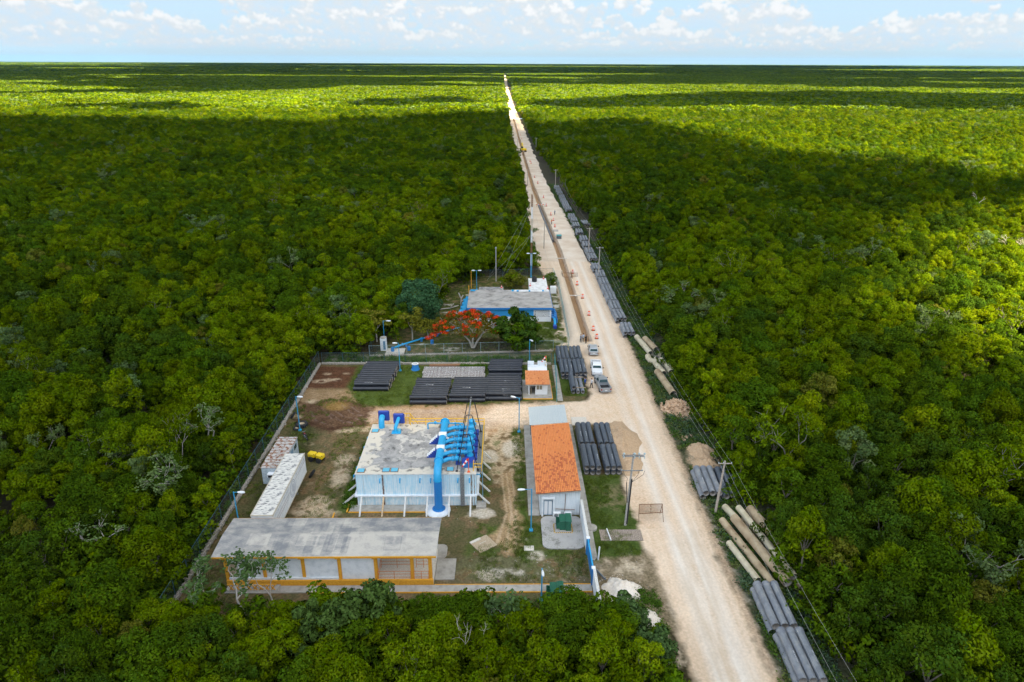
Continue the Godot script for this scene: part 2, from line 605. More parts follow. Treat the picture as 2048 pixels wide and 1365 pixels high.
func half_trench(z: float) -> float:
	return 0.95 if z > -300.0 else 0.8

func sheet_strip(st: SurfaceTool, z0: float, z1: float, a0: float, a1: float, b0: float, b1: float, y: float, uvf: Callable) -> void:
	var p := [Vector3(a0, y, z0), Vector3(b0, y, z0), Vector3(b1, y, z1), Vector3(a1, y, z1)]
	for q in [0, 2, 1, 0, 3, 2]:
		st.set_normal(Vector3.UP)
		st.set_uv(uvf.call(p[q]))
		st.add_vertex(p[q])

const YX0 := -36.0
const YX1 := 38.0
const YZ0 := -36.0
const YZ1 := -180.0

func build_ground() -> void:
	M.soil = worn([lin(.018, .016, .008), lin(.035, .032, .014), lin(.06, .05, .025)], [0.2, 0.5, 0.8], 14.0, 0.02, 1.0, 0.0, 40)
	var st := mb()
	var uvf := func(p: Vector3) -> Vector2: return Vector2(p.x, p.z)
	var far := 42000.0
	sheet_strip(st, 3000.0, YZ0, -far, -far, far, far, -0.05, uvf)
	sheet_strip(st, YZ0, YZ1, -far, -far, YX0, YX0, -0.05, uvf)
	sheet_strip(st, YZ0, YZ1, YX1, YX1, far, far, -0.05, uvf)
	sheet_strip(st, YZ1, -700.0, -far, -far, -30.0, -30.0, -0.05, uvf)
	sheet_strip(st, YZ1, -700.0, 60.0, 60.0, far, far, -0.05, uvf)
	var z := YZ1
	while z > -700.0:
		var z2 := maxf(z - 10.0, -700.0)
		var zz := maxf(z2, -689.9)
		if in_trench(z - 0.1) and zz < z:
			sheet_strip(st, z, zz, -30.0, -30.0, along(TRENCH, z) - half_trench(z), along(TRENCH, zz) - half_trench(zz), -0.05, uvf)
			sheet_strip(st, z, zz, along(TRENCH, z) + half_trench(z), along(TRENCH, zz) + half_trench(zz), 60.0, 60.0, -0.05, uvf)
			if zz > z2:
				sheet_strip(st, zz, z2, -30.0, -30.0, 60.0, 60.0, -0.05, uvf)
		z = z2
	sheet_strip(st, -700.0, -far, -far, -far, far, far, -0.05, uvf)
	struct("ground", st, M.soil)
	# the yard and the near road: one sheet whose colours are computed from what lies where
	var yard := mb()
	var yuv := func(p: Vector3) -> Vector2: return Vector2((p.x - YX0) / (YX1 - YX0), (p.z - YZ0) / (YZ1 - YZ0))
	z = YZ0
	while z > YZ1:
		var z2 := z - 2.0 if not (z > -122.3 and z - 2.0 < -122.3) else -122.3
		if z == -122.3:
			z2 = -124.0
		z2 = maxf(z2, YZ1)
		if z <= -122.3:
			sheet_strip(yard, z, z2, YX0, YX0, along(TRENCH, z) - 0.95, along(TRENCH, z2) - 0.95, 0.0, yuv)
			sheet_strip(yard, z, z2, along(TRENCH, z) + 0.95, along(TRENCH, z2) + 0.95, YX1, YX1, 0.0, yuv)
		else:
			sheet_strip(yard, z, z2, YX0, YX0, YX1, YX1, 0.0, yuv)
		z = z2
	var ym := StandardMaterial3D.new()
	ym.albedo_texture = yard_texture()
	ym.roughness = 0.97
	ym.metallic_specular = 0.2
	ym.texture_repeat = false
	struct("yard_ground", yard, ym)
	# the rest of the road, a sandy strip with ragged edges
	var road := mb()
	var ne := noise(51, 0.06, 3)
	var ruv := func(p: Vector3) -> Vector2: return Vector2(p.x / 24.0, p.z / 90.0)
	z = YZ1 + 0.0
	while z > -3650.0:
		var dz := 3.0 if z > -700.0 else 12.0
		var z2 := z - dz
		var e0 := ne.get_noise_1d(z) * 1.1
		var e1 := ne.get_noise_1d(z2) * 1.1
		var r0 := ne.get_noise_1d(z + 999.0) * 1.3
		var r1 := ne.get_noise_1d(z2 + 999.0) * 1.3
		var y := 0.0
		if in_trench(z) and in_trench(z2):
			sheet_strip(road, z, z2, along(LEFT_EDGE, z) + e0, along(LEFT_EDGE, z2) + e1, along(TRENCH, z) - half_trench(z), along(TRENCH, z2) - half_trench(z2), y, ruv)
			sheet_strip(road, z, z2, along(TRENCH, z) + half_trench(z), along(TRENCH, z2) + half_trench(z2), along(RIGHT_EDGE, z) + r0, along(RIGHT_EDGE, z2) + r1, y, ruv)
		else:
			sheet_strip(road, z, z2, along(LEFT_EDGE, z) + e0, along(LEFT_EDGE, z2) + e1, along(RIGHT_EDGE, z) + r0, along(RIGHT_EDGE, z2) + r1, y, ruv)
		z = z2
	M.road = worn([lin(.55, .43, .32), lin(.61, .50, .39), lin(.66, .57, .47)], [0.2, 0.5, 0.8], 60.0, 0.012, 0.98, 0.0, 52)
	struct("road", road, M.road)

func build_trench() -> void:
	var wall := mb()
	var floor_st := mb()
	var n := noise(61, 0.35, 3)
	var z := -122.3
	var depth := 1.7
	var cut := func(zz: float, s: float, y: float) -> Vector3:
		return Vector3(along(TRENCH, zz) + s * half_trench(zz) * (1.0 if y > -0.2 else 0.82) + (n.get_noise_2d(zz, y * 3.0 + s * 40.0) * 0.22 if y < -0.1 else 0.0), y, zz)
	while z > -689.0:
		var z2 := maxf(z - 1.0 if z > -240.0 else z - 4.0, -690.0)
		for s in [-1.0, 1.0]:
			var ys := [0.0, -0.15, -0.7, -1.2, -depth]
			for k in 4:
				var a: Vector3 = cut.call(z, s, ys[k])
				var b: Vector3 = cut.call(z2, s, ys[k])
				var c: Vector3 = cut.call(z2, s, ys[k + 1])
				var d: Vector3 = cut.call(z, s, ys[k + 1])
				if s < 0.0:
					quad(wall, d, c, b, a)
				else:
					quad(wall, c, d, a, b)
		var f0: Vector3 = cut.call(z, -1.0, -depth)
		var f1: Vector3 = cut.call(z, 1.0, -depth)
		var f2: Vector3 = cut.call(z2, 1.0, -depth)
		var f3: Vector3 = cut.call(z2, -1.0, -depth)
		quad(floor_st, f0, f1, f2, f3)
		z = z2
	for end in [-122.3, -690.0]:
		var l: Vector3 = cut.call(end, -1.0, 0.0)
		var r: Vector3 = cut.call(end, 1.0, 0.0)
		var l2 := Vector3(l.x, -depth, end)
		var r2 := Vector3(r.x, -depth, end)
		quad(wall, l2, r2, r, l)
	struct("trench_wall", wall, M.spoil)
	struct("trench_floor", floor_st, M.trench)

func more_materials() -> void:
	M.rust_strut = worn([lin(.30, .15, .06), lin(.48, .33, .18), lin(.62, .55, .46)], [0.2, 0.5, 0.8], 2.0, 0.03, 0.9, 0.2, 201)
	M.hatch_blue = worn([lin(.05, .30, .48), lin(.10, .40, .56), lin(.22, .50, .60)], [0.2, 0.5, 0.8], 1.4, 0.04, 0.6, 0.0, 202)
	M.steel_blue = flat_mat(lin(.10, .26, .42), 0.5)
	M.mid_blue = worn([lin(.008, .12, .38), lin(.010, .16, .44), lin(.015, .20, .5)], [0.2, 0.5, 0.8], 2.5, 0.04, 0.6, 0.2, 203)
	M.railing = flat_mat(lin(.60, .20, .04), 0.6)
	M.sheet = worn([lin(.34, .40, .43), lin(.44, .49, .51), lin(.52, .55, .56)], [0.2, 0.5, 0.8], 3.0, 0.03, 0.5, 0.0, 204, 0.1)
	M.frame_blue = flat_mat(lin(.10, .20, .30), 0.5)
	M.glass_pale = flat_mat(lin(.22, .20, .15), 0.1)
	M.pad = worn([lin(.20, .19, .175), lin(.34, .33, .315), lin(.385, .37, .355)], [0.10, 0.36, 0.85], 9.0, 0.012, 0.9, 0.2, 205)
	M.old_slab = worn([lin(.17, .13, .10), lin(.27, .22, .18), lin(.36, .30, .24)], [0.2, 0.5, 0.8], 3.0, 0.03, 0.95, 0.6, 206)
	M.pale_slab = worn([lin(.42, .38, .32), lin(.58, .53, .46), lin(.64, .60, .54)], [0.15, 0.5, 0.8], 3.0, 0.03, 0.95, 0.4, 207)

func yet_more_materials() -> void:
	M.gate_sky = worn([lin(.012, .16, .42), lin(.02, .25, .55), lin(.03, .30, .6)], [0.2, 0.5, 0.8], 3.0, 0.03, 0.6, 0.0, 210)
	M.deep_sky = flat_mat(lin(.015, .20, .48), 0.55)
	M.roof_pale = worn([lin(.15, .14, .13), lin(.29, .27, .25), lin(.34, .32, .295), lin(.41, .385, .35)], [0.08, 0.36, 0.6, 0.9], 14.0, 0.010, 0.92, 0.3, 211)
	M.old_white = worn([lin(.36, .34, .30), lin(.58, .57, .54), lin(.68, .68, .66)], [0.2, 0.5, 0.8], 2.0, 0.04, 0.9, 0.2, 212)
	M.wire = flat_mat(lin(.10, .16, .16), 0.6, 0.2)
	M.fence_blue = flat_mat(lin(.025, .085, .12), 0.6)
	M.fence_pale = flat_mat(lin(.24, .34, .36), 0.6)
	M.fence_teal = flat_mat(lin(.04, .28, .30), 0.6)

func last_materials() -> void:
	M.lamp_blue = flat_mat(lin(.02, .26, .46), 0.5)
	M.maroon = flat_mat(lin(.16, .03, .03), 0.6)
	M.faded_ink = flat_mat(lin(.27, .29, .36), 0.8)
	M.rail_buff = worn([lin(.36, .28, .18), lin(.52, .46, .36), lin(.60, .57, .50)], [0.2, 0.5, 0.8], 2.0, 0.04, 0.8, 0.0, 231)
	M.trailer_side = worn([lin(.50, .53, .55), lin(.66, .68, .70), lin(.72, .73, .73)], [0.08, 0.36, 0.8], 8.0, 0.012, 0.6, 0.0, 232)
	M.flaked = worn([lin(.10, .10, .105), lin(.28, .28, .28), lin(.54, .52, .48), lin(.62, .60, .55)], [0.22, 0.34, 0.46, 0.8], 4.0, 0.016, 0.9, 0.3, 233)
	M.flaked.uv1_scale = Vector3(0.14, 0.25, 0.34)
	M.office_grey = worn([lin(.26, .31, .35), lin(.36, .42, .46), lin(.42, .47, .5)], [0.2, 0.5, 0.8], 4.0, 0.02, 0.6, 0.0, 234)
	M.office_roof = worn([lin(.15, .045, .02), lin(.28, .14, .08), lin(.36, .345, .33), lin(.44, .43, .42)], [0.24, 0.34, 0.46, 0.8], 6.0, 0.02, 0.8, 0.2, 235)
	M.yellow_bright = flat_mat(lin(.70, .48, .01), 0.45)

# ------------------------------------------------------------------ what lies on the yard: dirt, sand, mud, grass, each with its own outline
var TW := 672
var TH := 1310
var px: PackedFloat32Array
var n1: PackedByteArray
var n2: PackedByteArray
var n3: PackedByteArray
var n4: PackedByteArray
const RUN := 14

func noise_bytes(seed: int, freq: float, oct: int) -> PackedByteArray:
	return noise(seed, freq, oct).get_image(TW, TH, false, false, false).get_data()

# kind 0 polygon, 1 polyline with a radius, 2 ellipse (centre, radii)
func lay(kind: int, pts: Array, col: Color, col2: Color, edge := 1.0, warp := 1.0, amount := 1.0, patchy := -1.0, radius := 0.0, streaks := 0.0) -> void:
	var sx := TW / (YX1 - YX0)
	var sz := TH / (YZ0 - YZ1)
	var lo := Vector2(1e9, 1e9)
	var hi := -lo
	if kind == 3:
		lo = pts[0].min(pts[1])
		hi = pts[0].max(pts[1])
	elif kind == 2:
		lo = pts[0] - pts[1]
		hi = pts[0] + pts[1]
	else:
		for p in pts:
			lo = lo.min(p)
			hi = hi.max(p)
	var m := edge + warp + radius
	var i0 := clampi(int((lo.x - m - YX0) * sx), 0, TW - 1)
	var i1 := clampi(int((hi.x + m - YX0) * sx), 0, TW - 1)
	var j0 := clampi(int((YZ0 - hi.y - m) * sz), 0, TH - 1)
	var j1 := clampi(int((YZ0 - lo.y + m) * sz), 0, TH - 1)
	var poly := PackedVector2Array(pts)
	var count := pts.size()
	for j in range(j0, j1 + 1):
		for i in range(i0, i1 + 1):
			var at := j * TW + i
			var a := n1[at] / 127.5 - 1.0
			var b := n2[at] / 127.5 - 1.0
			var q := Vector2(YX0 + (i + 0.5) / sx, YZ0 - (j + 0.5) / sz)
			var d := 0.0
			if kind == 3:
				d = maxf(maxf(lo.x - q.x, q.x - hi.x), maxf(lo.y - q.y, q.y - hi.y))
			elif kind == 2:
				var r: Vector2 = (q - pts[0]) / pts[1]
				d = (r.length() - 1.0) * minf(pts[1].x, pts[1].y)
			else:
				d = 1e9
				for k in (count if kind == 0 else count - 1):
					var near := Geometry2D.get_closest_point_to_segment(q, poly[k], poly[(k + 1) % count])
					d = minf(d, near.distance_squared_to(q))
				d = sqrt(d) - radius
				if kind == 0 and Geometry2D.is_point_in_polygon(q, poly):
					d = -d
			d += (a * 0.7 + b * 0.6) * warp
			var f := clampf(0.5 - d / edge, 0.0, 1.0) * amount
			if patchy > -1.0:
				f *= smoothstep(patchy - 0.22, patchy + 0.22, b * 0.7 + a * 0.45)
			if f > 0.0:
				var g := n3[at] / 127.5 - 1.0
				var grain := g * 0.5
				if streaks > 0.0:
					var row := (j / RUN) * TW + i
					var t := float(j % RUN) / RUN
					grain = lerpf(grain * 0.25, lerpf(n4[row] / 127.5 - 1.0, n4[row + TW] / 127.5 - 1.0, t) * 1.1, streaks)
				var c := col.lerp(col2, clampf(0.5 + b * 0.75 * (1.0 - streaks * 0.6) + a * 0.4 * streaks + grain, 0.0, 1.0))
				var w := 1.0 + (g * 0.34 + rng.randf_range(-.13, .13)) * (1.0 - streaks * 0.72)
				px[at * 3] = lerpf(px[at * 3], c.r * w, f)
				px[at * 3 + 1] = lerpf(px[at * 3 + 1], c.g * w, f)
				px[at * 3 + 2] = lerpf(px[at * 3 + 2], c.b * w, f)

func yard_texture() -> ImageTexture:
	n1 = noise_bytes(71, 0.018, 3)
	n2 = noise_bytes(72, 0.06, 4)
	n3 = noise_bytes(73, 0.30, 3)
	n4 = noise(74, 0.11, 4).get_image(TW, TH / RUN + 2, false, false, false).get_data()
	px.resize(TW * TH * 3)
	px.fill(0.03)
	var dirt := Color(.125, .085, .042)
	var dirt2 := Color(.22, .155, .085)
	var grass := Color(.040, .068, .012)
	var grass2 := Color(.075, .105, .022)
	var sand := Color(.60, .455, .325)
	var sand2 := Color(.665, .53, .40)
	var pale := Color(.66, .60, .53)
	var pale2 := Color(.70, .65, .59)
	var tan := Color(.33, .205, .11)
	var tan2 := Color(.46, .325, .21)
	var mud := Color(.060, .032, .018)
	var mud2 := Color(.13, .075, .045)
	# the forest floor everywhere, then the two compounds
	lay(3, [V(-36, -36), V(38, -180)], Color(.03, .025, .012), Color(.07, .06, .03), 0.1, 0.0)
	lay(3, [V(-33, -50), V(13, -112)], dirt, dirt2, 0.6, 0.4)
	lay(3, [V(-33, -50), V(13, -112)], Color(.06, .07, .022), Color(.10, .085, .04), 0.6, 0.3, 0.9, -0.05)
	lay(0, [V(-24.5, -113), V(13, -113), V(13, -167), V(-16, -166), V(-19, -135)], Color(.06, .075, .02), Color(.10, .10, .035), 0.8, 0.8)
	lay(0, [V(-24.5, -113), V(13, -113), V(13, -167), V(-16, -166), V(-19, -135)], dirt, dirt2, 0.8, 0.8, 0.7, 0.12)
	# strip of rubble between the two rear fences
	lay(3, [V(-32, -111.8), V(9, -116)], Color(.10, .10, .06), Color(.22, .20, .15), 0.5, 0.3, 0.9)
	lay(3, [V(-32, -111.8), V(9, -116)], grass, grass2, 0.5, 0.3, 0.9, 0.05)
	# grass
	lay(0, [V(-27.3, -111), V(-18.7, -111.6), V(-13.8, -111), V(-9, -111), V(4, -111), V(4, -97.5), V(-9, -96.5), V(-15.2, -96.0), V(-20.9, -95.0), V(-26.0, -99.6)], grass, grass2, 0.8, 1.0, 0.95)
	lay(0, [V(1.2, -88), V(2.7, -88.5), V(2.9, -67), V(4.2, -61), V(2.6, -58), V(1.0, -62), V(1.6, -72)], grass, grass2, 0.7, 0.6)
	lay(0, [V(-3, -66), V(4, -66), V(8.8, -60), V(8.8, -57), V(-2, -56.2), V(-6, -58)], Color(.06, .07, .025), grass2, 0.8, 1.5, 0.9, -0.2)
	lay(0, [V(-18.8, -84), V(-18, -84), V(-18, -68), V(-20.5, -68), V(-20, -76)], grass, grass2, 0.6, 1.0, 0.9, -0.35)
	lay(0, [V(-3.2, -84), V(-2.2, -84), V(-1.5, -72), V(-3.0, -68)], grass, grass2, 0.6, 1.0, 0.9, -0.1)
	lay(2, [V(-29.5, -80), V(2.4, 22)], Color(.028, .035, .010), Color(.06, .06, .022), 2.0, 1.0, 0.9)
	for k in 260:
		# bare scuffs and tussocks all over the yard
		var c := V(rng.randf_range(-31, 8), rng.randf_range(-88, -56))
		var r := V(rng.randf_range(.2, .8), rng.randf_range(.15, .5))
		if k % 3 == 0:
			lay(2, [c, r], Color(.30, .225, .14), Color(.42, .33, .22), 0.3, 0.5, 0.6, -0.1)
		elif k % 3 == 1:
			lay(2, [c, r], Color(.035, .05, .012), Color(.06, .08, .02), 0.4, 0.5, 0.7, -0.1)
		else:
			lay(2, [c, r], Color(.08, .055, .03), Color(.12, .08, .045), 0.4, 0.5, 0.6, -0.1)
	# the road and its forecourt
	lay(0, [V(17, -34), V(16.9, -44), V(16.3, -54), V(15.5, -61), V(15.0, -64), V(15.2, -74), V(16, -77), V(15.4, -82), V(14, -90), V(9, -89), V(8.8, -96.6), V(13, -97.3), V(14.2, -99.5), V(14.3, -117.5), V(9.8, -119.5), V(10.2, -125), V(12.6, -135), V(12.8, -152), V(12.0, -162), V(10, -168), V(8.4, -182), V(23.6, -182), V(23.9, -118), V(23.5, -60), V(23.6, -34)], sand, sand2, 0.8, 0.7, 1.0, -1.0, 0.0, 0.8)
	lay(0, [V(23.3, -34), V(24.5, -34), V(24.6, -120), V(23.9, -182), V(22.9, -182), V(23.3, -118)], tan2, sand, 1.0, 0.5, 0.7)
	lay(0, [V(15.6, -34), V(17.3, -34), V(16.8, -54), V(15.5, -60), V(14.4, -54), V(14.6, -44)], Color(.16, .125, .08), Color(.44, .36, .27), 0.9, 0.8, 0.8, 0.0)
	for x in [19.2, 21.3]:
		lay(1, [V(x - 0.4, -34), V(x - 0.2, -70), V(x - 0.6, -100), V(x - 0.3, -140), V(x - 1.0, -182)], pale, pale2, 1.2, 0.3, 0.8, -1.0, 0.35, 1.0)
	lay(0, [V(18.0, -34), V(22.6, -34), V(22.4, -66), V(18.6, -62)], Color(.52, .43, .33), pale, 1.5, 0.8, 0.6, -1.0, 0.0, 1.0)
	for x in [17.4, 18.3, 20.2, 20.6, 22.4, 22.9]:
		lay(1, [V(x, -34), V(x + rng.randf_range(-.4, .4), -75), V(x + rng.randf_range(-.6, .2), -120), V(x - 0.6, -182)], Color(.55, .42, .30), Color(.62, .49, .37), 0.5, 0.25, 0.4, -1.0, 0.05)
	lay(2, [V(17.5, -97), V(3, 8)], Color(.58, .40, .24), sand, 3.0, 2.0, 0.45)
	lay(2, [V(16.5, -70), V(1.6, 6)], Color(.56, .38, .24), sand, 2.0, 1.0, 0.5)
	# the lane into the yard
	lay(0, [V(9.8, -90.5), V(9.8, -96.5), V(-0.7, -96.0), V(-8.1, -96.0), V(-14.7, -95.6), V(-20.9, -95.2), V(-24.8, -93.6), V(-21.4, -88.6), V(-15.8, -88.6), V(-11.2, -89.2), V(-3.5, -86.0), V(2.4, -88.5)], tan, tan2, 1.2, 0.9)
	for s in [[-17, -91.5, 3.5, 1.2], [-10, -93.6, 4.5, .8], [-3, -91, 3.5, .8], [-20, -93.4, 2.5, .8]]:
		lay(2, [V(s[0], s[1]), V(s[2], s[3])], Color(.36, .27, .22), Color(.46, .36, .29), 1.2, 0.9, 0.75, -0.1)
	for s in [[-13, -95.2, 3.0, .5], [-18.5, -89.5, 2.0, .6], [-8, -91.3, 2.6, .5]]:
		lay(2, [V(s[0], s[1]), V(s[2], s[3])], Color(.30, .155, .05), Color(.40, .23, .10), 0.8, 0.8, 0.75, -0.1)
	lay(0, [V(10.5, -90.0), V(10.5, -96.5), V(-1, -95.8), V(-4, -92), V(1.0, -88.6)], sand, sand2, 1.6, 1.2, 0.9)
	lay(0, [V(-4, -89), V(3, -89), V(3.0, -79), V(-1, -74), V(-3, -80)], Color(.40, .30, .18), sand, 1.0, 1.2, 0.85, -0.1)
	lay(0, [V(-4, -89), V(1, -89), V(1.6, -74), V(-3, -74)], grass, grass2, 1.0, 1.2, 0.7, 0.25)
	for z in [-90.4, -91.4, -92.6, -94.2]:
		lay(1, [V(-23, z - 0.3), V(-14, z + 0.3), V(-6, z + 0.1), V(6, z - 0.4)], Color(.40, .28, .20), Color(.50, .40, .31), 0.5, 0.5, 0.7, -0.2, 0.12)
	lay(2, [V(-6.5, -89.5), V(4.5, 0.9)], Color(.44, .33, .24), Color(.52, .42, .33), 1.0, 0.8, 0.8)
	# mud, tyre tracks and the bare red-brown field behind it
	lay(0, [V(-33.0, -110.6), V(-26.0, -110.6), V(-26.2, -101.8), V(-33.0, -101.6)], Color(.075, .034, .018), Color(.12, .058, .032), 0.9, 0.6)
	for k in 9:
		lay(1, [V(-32.5, -102.6 - k * 0.85), V(-26.6, -102.6 - k * 0.85)], Color(.05, .024, .013), Color(.07, .035, .02), 0.3, 0.25, 0.7, -0.3, 0.04)
	lay(0, [V(-33, -101.8), V(-26, -101.8), V(-22.5, -95.5), V(-26, -97), V(-33, -95)], Color(.22, .14, .07), Color(.32, .22, .13), 1.0, 0.8, 0.9)
	lay(0, [V(-32.4, -96.8), V(-25.6, -98.2), V(-20.5, -95.0), V(-20.6, -89.4), V(-25.5, -87.5), V(-31.5, -90.8)], mud, mud2, 1.0, 0.9, 0.95)
	lay(2, [V(-26.5, -95.8), V(2.2, 1.4)], Color(.20, .12, .03), Color(.28, .18, .07), 1.0, 0.8, 0.8)
	for t in [[V(-28.5, -95.0), V(-26.2, -91.6), V(-22.0, -89.9)], [V(-27.0, -95.4), V(-24.6, -92.2), V(-20.8, -90.9)], [V(-25.6, -96.0), V(-23.4, -93.2), V(-20.5, -91.9)], [V(-24.2, -95.6), V(-22.4, -93.6)], [V(-30.0, -94.1), V(-28.4, -91.0), V(-25.0, -88.9)], [V(-26.6, -93.0), V(-24.0, -90.2)]]:
		lay(1, t, Color(.15, .11, .11), Color(.24, .185, .18), 0.25, 0.5, 0.7, -0.05, 0.10)
	lay(1, [V(-31.5, -91.5), V(-25.8, -88.4), V(-21, -89.4)], Color(.03, .013, .008), Color(.07, .035, .02), 0.6, 0.5, 0.8, -0.3, 0.5)
	for s in [[-30.6, -97.2, .9, .7], [-31.6, -92.3, .9, .6], [-29, -105.4, 1.0, .5], [-31, -104.6, 1.2, .5], [-30.5, -107.6, .4, .3], [-27.5, -107.6, .4, .3], [-23.0, -87.8, 1.1, .5], [-21.7, -79.8, 1.5, 1.5], [-21.3, -75.5, 1.3, 2.2], [-23.0, -70.2, 1.9, 1.6], [-24.0, -68.4, 1.5, .9], [-22.2, -68.2, 2.2, 1.0], [-20.6, -88.3, 2.0, .6]]:
		lay(2, [V(s[0], s[1]), V(s[2], s[3])], Color(.42, .31, .20), Color(.50, .40, .28), 0.6, 0.9, 0.85, -0.25)
	lay(1, [V(-23.6, -84), V(-24.6, -78), V(-25.2, -72)], Color(.17, .10, .05), Color(.24, .15, .08), 0.6, 0.3, 0.6, -1.0, 0.15)
	lay(1, [V(-22.6, -86), V(-23.2, -78), V(-23.6, -72)], Color(.17, .10, .05), Color(.24, .15, .08), 0.6, 0.3, 0.6, -1.0, 0.15)
	# bare patches, ruts and stones about the tank and the hall
	for s in [[1.0, -82.6, 1.4, 2.2], [-1.2, -57.5, 1.35, 1.0], [3.6, -60.4, .8, .7], [2.2, -63.0, .5, .4], [-2.6, -68.0, 1.6, .9], [-2.0, -80.5, 1.2, 1.6], [10.8, -58.8, 1.0, .6], [12.6, -57.6, 1.6, .9]]:
		lay(2, [V(s[0], s[1]), V(s[2], s[3])], Color(.44, .38, .29), Color(.54, .48, .40), 0.5, 0.6, 0.9)
	lay(0, [V(-1.6, -63.6), V(0.2, -66.5), V(-0.3, -76.5), V(1.2, -77.2), V(2.0, -66), V(2.2, -61.8), V(0.4, -60.6)], Color(.26, .17, .09), Color(.42, .29, .16), 0.8, 0.8, 0.9)
	for t in [[V(-0.4, -76.5), V(0.3, -68), V(-0.8, -62.5)], [V(0.3, -76.5), V(0.9, -68), V(0.2, -61.5)], [V(1.0, -76.5), V(1.4, -68), V(1.3, -61.5)], [V(0.6, -70), V(1.8, -62)]]:
		lay(1, t, Color(.40, .28, .17), Color(.52, .40, .27), 0.25, 0.2, 0.8, -1.0, 0.10)
	lay(0, [V(-6, -60.5), V(9, -59.8), V(9, -56.2), V(-6, -56.2)], Color(.11, .09, .055), Color(.17, .14, .095), 0.8, 0.6, 0.55, -0.1)
	lay(0, [V(-2, -58.6), V(9, -58.3), V(14, -60), V(15, -56), V(9, -57.0), V(-2, -57.0)], Color(.30, .26, .20), Color(.48, .43, .36), 0.6, 0.7, 0.9, 0.22)
	lay(0, [V(9.5, -61), V(16, -61), V(16.5, -50), V(9.5, -50)], Color(.13, .105, .06), Color(.26, .20, .13), 0.8, 1.0, 0.9)
	lay(0, [V(9.5, -60), V(15.5, -60), V(15, -57), V(9.5, -57.5)], Color(.40, .32, .22), Color(.5, .42, .31), 0.8, 1.0, 0.8, 0.15)
	lay(0, [V(9.9, -88), V(10.5, -88), V(10.6, -76), V(15.0, -75.8), V(15.0, -70.6), V(15.6, -65.1), V(15.2, -60.5), V(9.7, -59.6)], grass, Color(.075, .10, .025), 0.7, 0.8)
	lay(0, [V(11, -74), V(14.8, -74), V(15, -68), V(11, -69)], Color(.14, .115, .06), Color(.2, .16, .09), 0.8, 0.8, 0.7, 0.0)
	lay(0, [V(9.6, -99), V(13.4, -98.8), V(13.6, -101), V(9.6, -112), V(9.2, -110)], grass, grass2, 0.5, 0.4)
	lay(0, [V(2.4, -98), V(9.2, -97.2), V(9.4, -98.4), V(8.0, -110), V(7, -110), V(7.9, -98.4), V(2.6, -99)], grass, grass2, 0.5, 0.4, 0.9, -0.3)
	# the upper compound
	for s in [[-9.5, -127, 1.3, .6], [-11.0, -133, 1.8, .5], [-12, -139, 1.6, .5], [-12.5, -144, 1.9, .6], [-13.5, -147.5, .9, .4], [-7.6, -151, 1.3, .6], [-9, -131, 1.2, .4], [-15, -121, 1.8, .5], [-9.5, -119, 2.5, .5], [7.7, -124.5, 1.1, 1.3], [8.3, -129.5, 1.0, .7], [10.2, -121.5, 3.0, 1.6], [11.6, -144, .8, 3.5], [11.9, -150, .9, 2.0], [-10, -118, 1.2, .5]]:
		lay(2, [V(s[0], s[1]), V(s[2], s[3])], Color(.38, .35, .29), Color(.58, .54, .47), 0.35, 0.9, 0.9, -0.1)
	lay(0, [V(6.0, -133), V(12.2, -133), V(12.4, -119.5), V(4, -119)], grass, grass2, 0.8, 1.0, 0.7, -0.1)
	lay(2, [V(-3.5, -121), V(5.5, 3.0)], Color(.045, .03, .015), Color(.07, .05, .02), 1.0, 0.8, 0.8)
	# verge on the far side of the road
	lay(3, [V(24.4, -34), V(38, -182)], Color(.035, .045, .018), Color(.09, .085, .05), 0.6, 0.8)
	for s in [[27.5, -93.5, 3.4, 2.6], [26.8, -79.5, 1.7, 3.8], [25.8, -88, 1.2, 2.0]]:
		lay(2, [V(s[0], s[1]), V(s[2], s[3])], Color(.34, .25, .16), Color(.46, .36, .25), 0.8, 0.8, 0.85)
	lay(1, [V(24.6, -45), V(24.7, -60), V(24.4, -75)], Color(.16, .15, .11), Color(.30, .27, .21), 0.8, 0.5, 0.8, 0.0, 0.4)
	var bytes := PackedByteArray()
	bytes.resize(TW * TH * 3)
	var lut := PackedByteArray()
	lut.resize(1025)
	for i in 1025:
		lut[i] = clampi(roundi(Color(i / 1024.0, 0, 0).linear_to_srgb().r * 255.0), 0, 255)
	for i in bytes.size():
		bytes[i] = lut[clampi(int(px[i] * 1024.0), 0, 1024)]
	px.clear()
	return ImageTexture.create_from_image(Image.create_from_data(TW, TH, false, Image.FORMAT_RGB8, bytes))

# ------------------------------------------------------------------ trees
func leaf(st: SurfaceTool, p: Vector3, out: Vector3, size: Vector2, c: Color, soft: Vector3) -> void:
	var n := out.normalized()
	var u := n.cross(Vector3(rng.randf_range(-1, 1), rng.randf_range(-1, 1), rng.randf_range(-1, 1))).normalized()
	var v := n.cross(u)
	var a := p - u * size.x
	var b := p + v * size.y + n * size.y * 0.15
	var d := p + u * size.x
	var e := p - v * size.y + n * size.y * 0.15
	var nn := (soft * 0.55 + n * 0.6).normalized()
	for q in [a, b, d, a, d, e]:
		st.set_color(c)
		st.set_normal(nn)
		st.add_vertex(q)

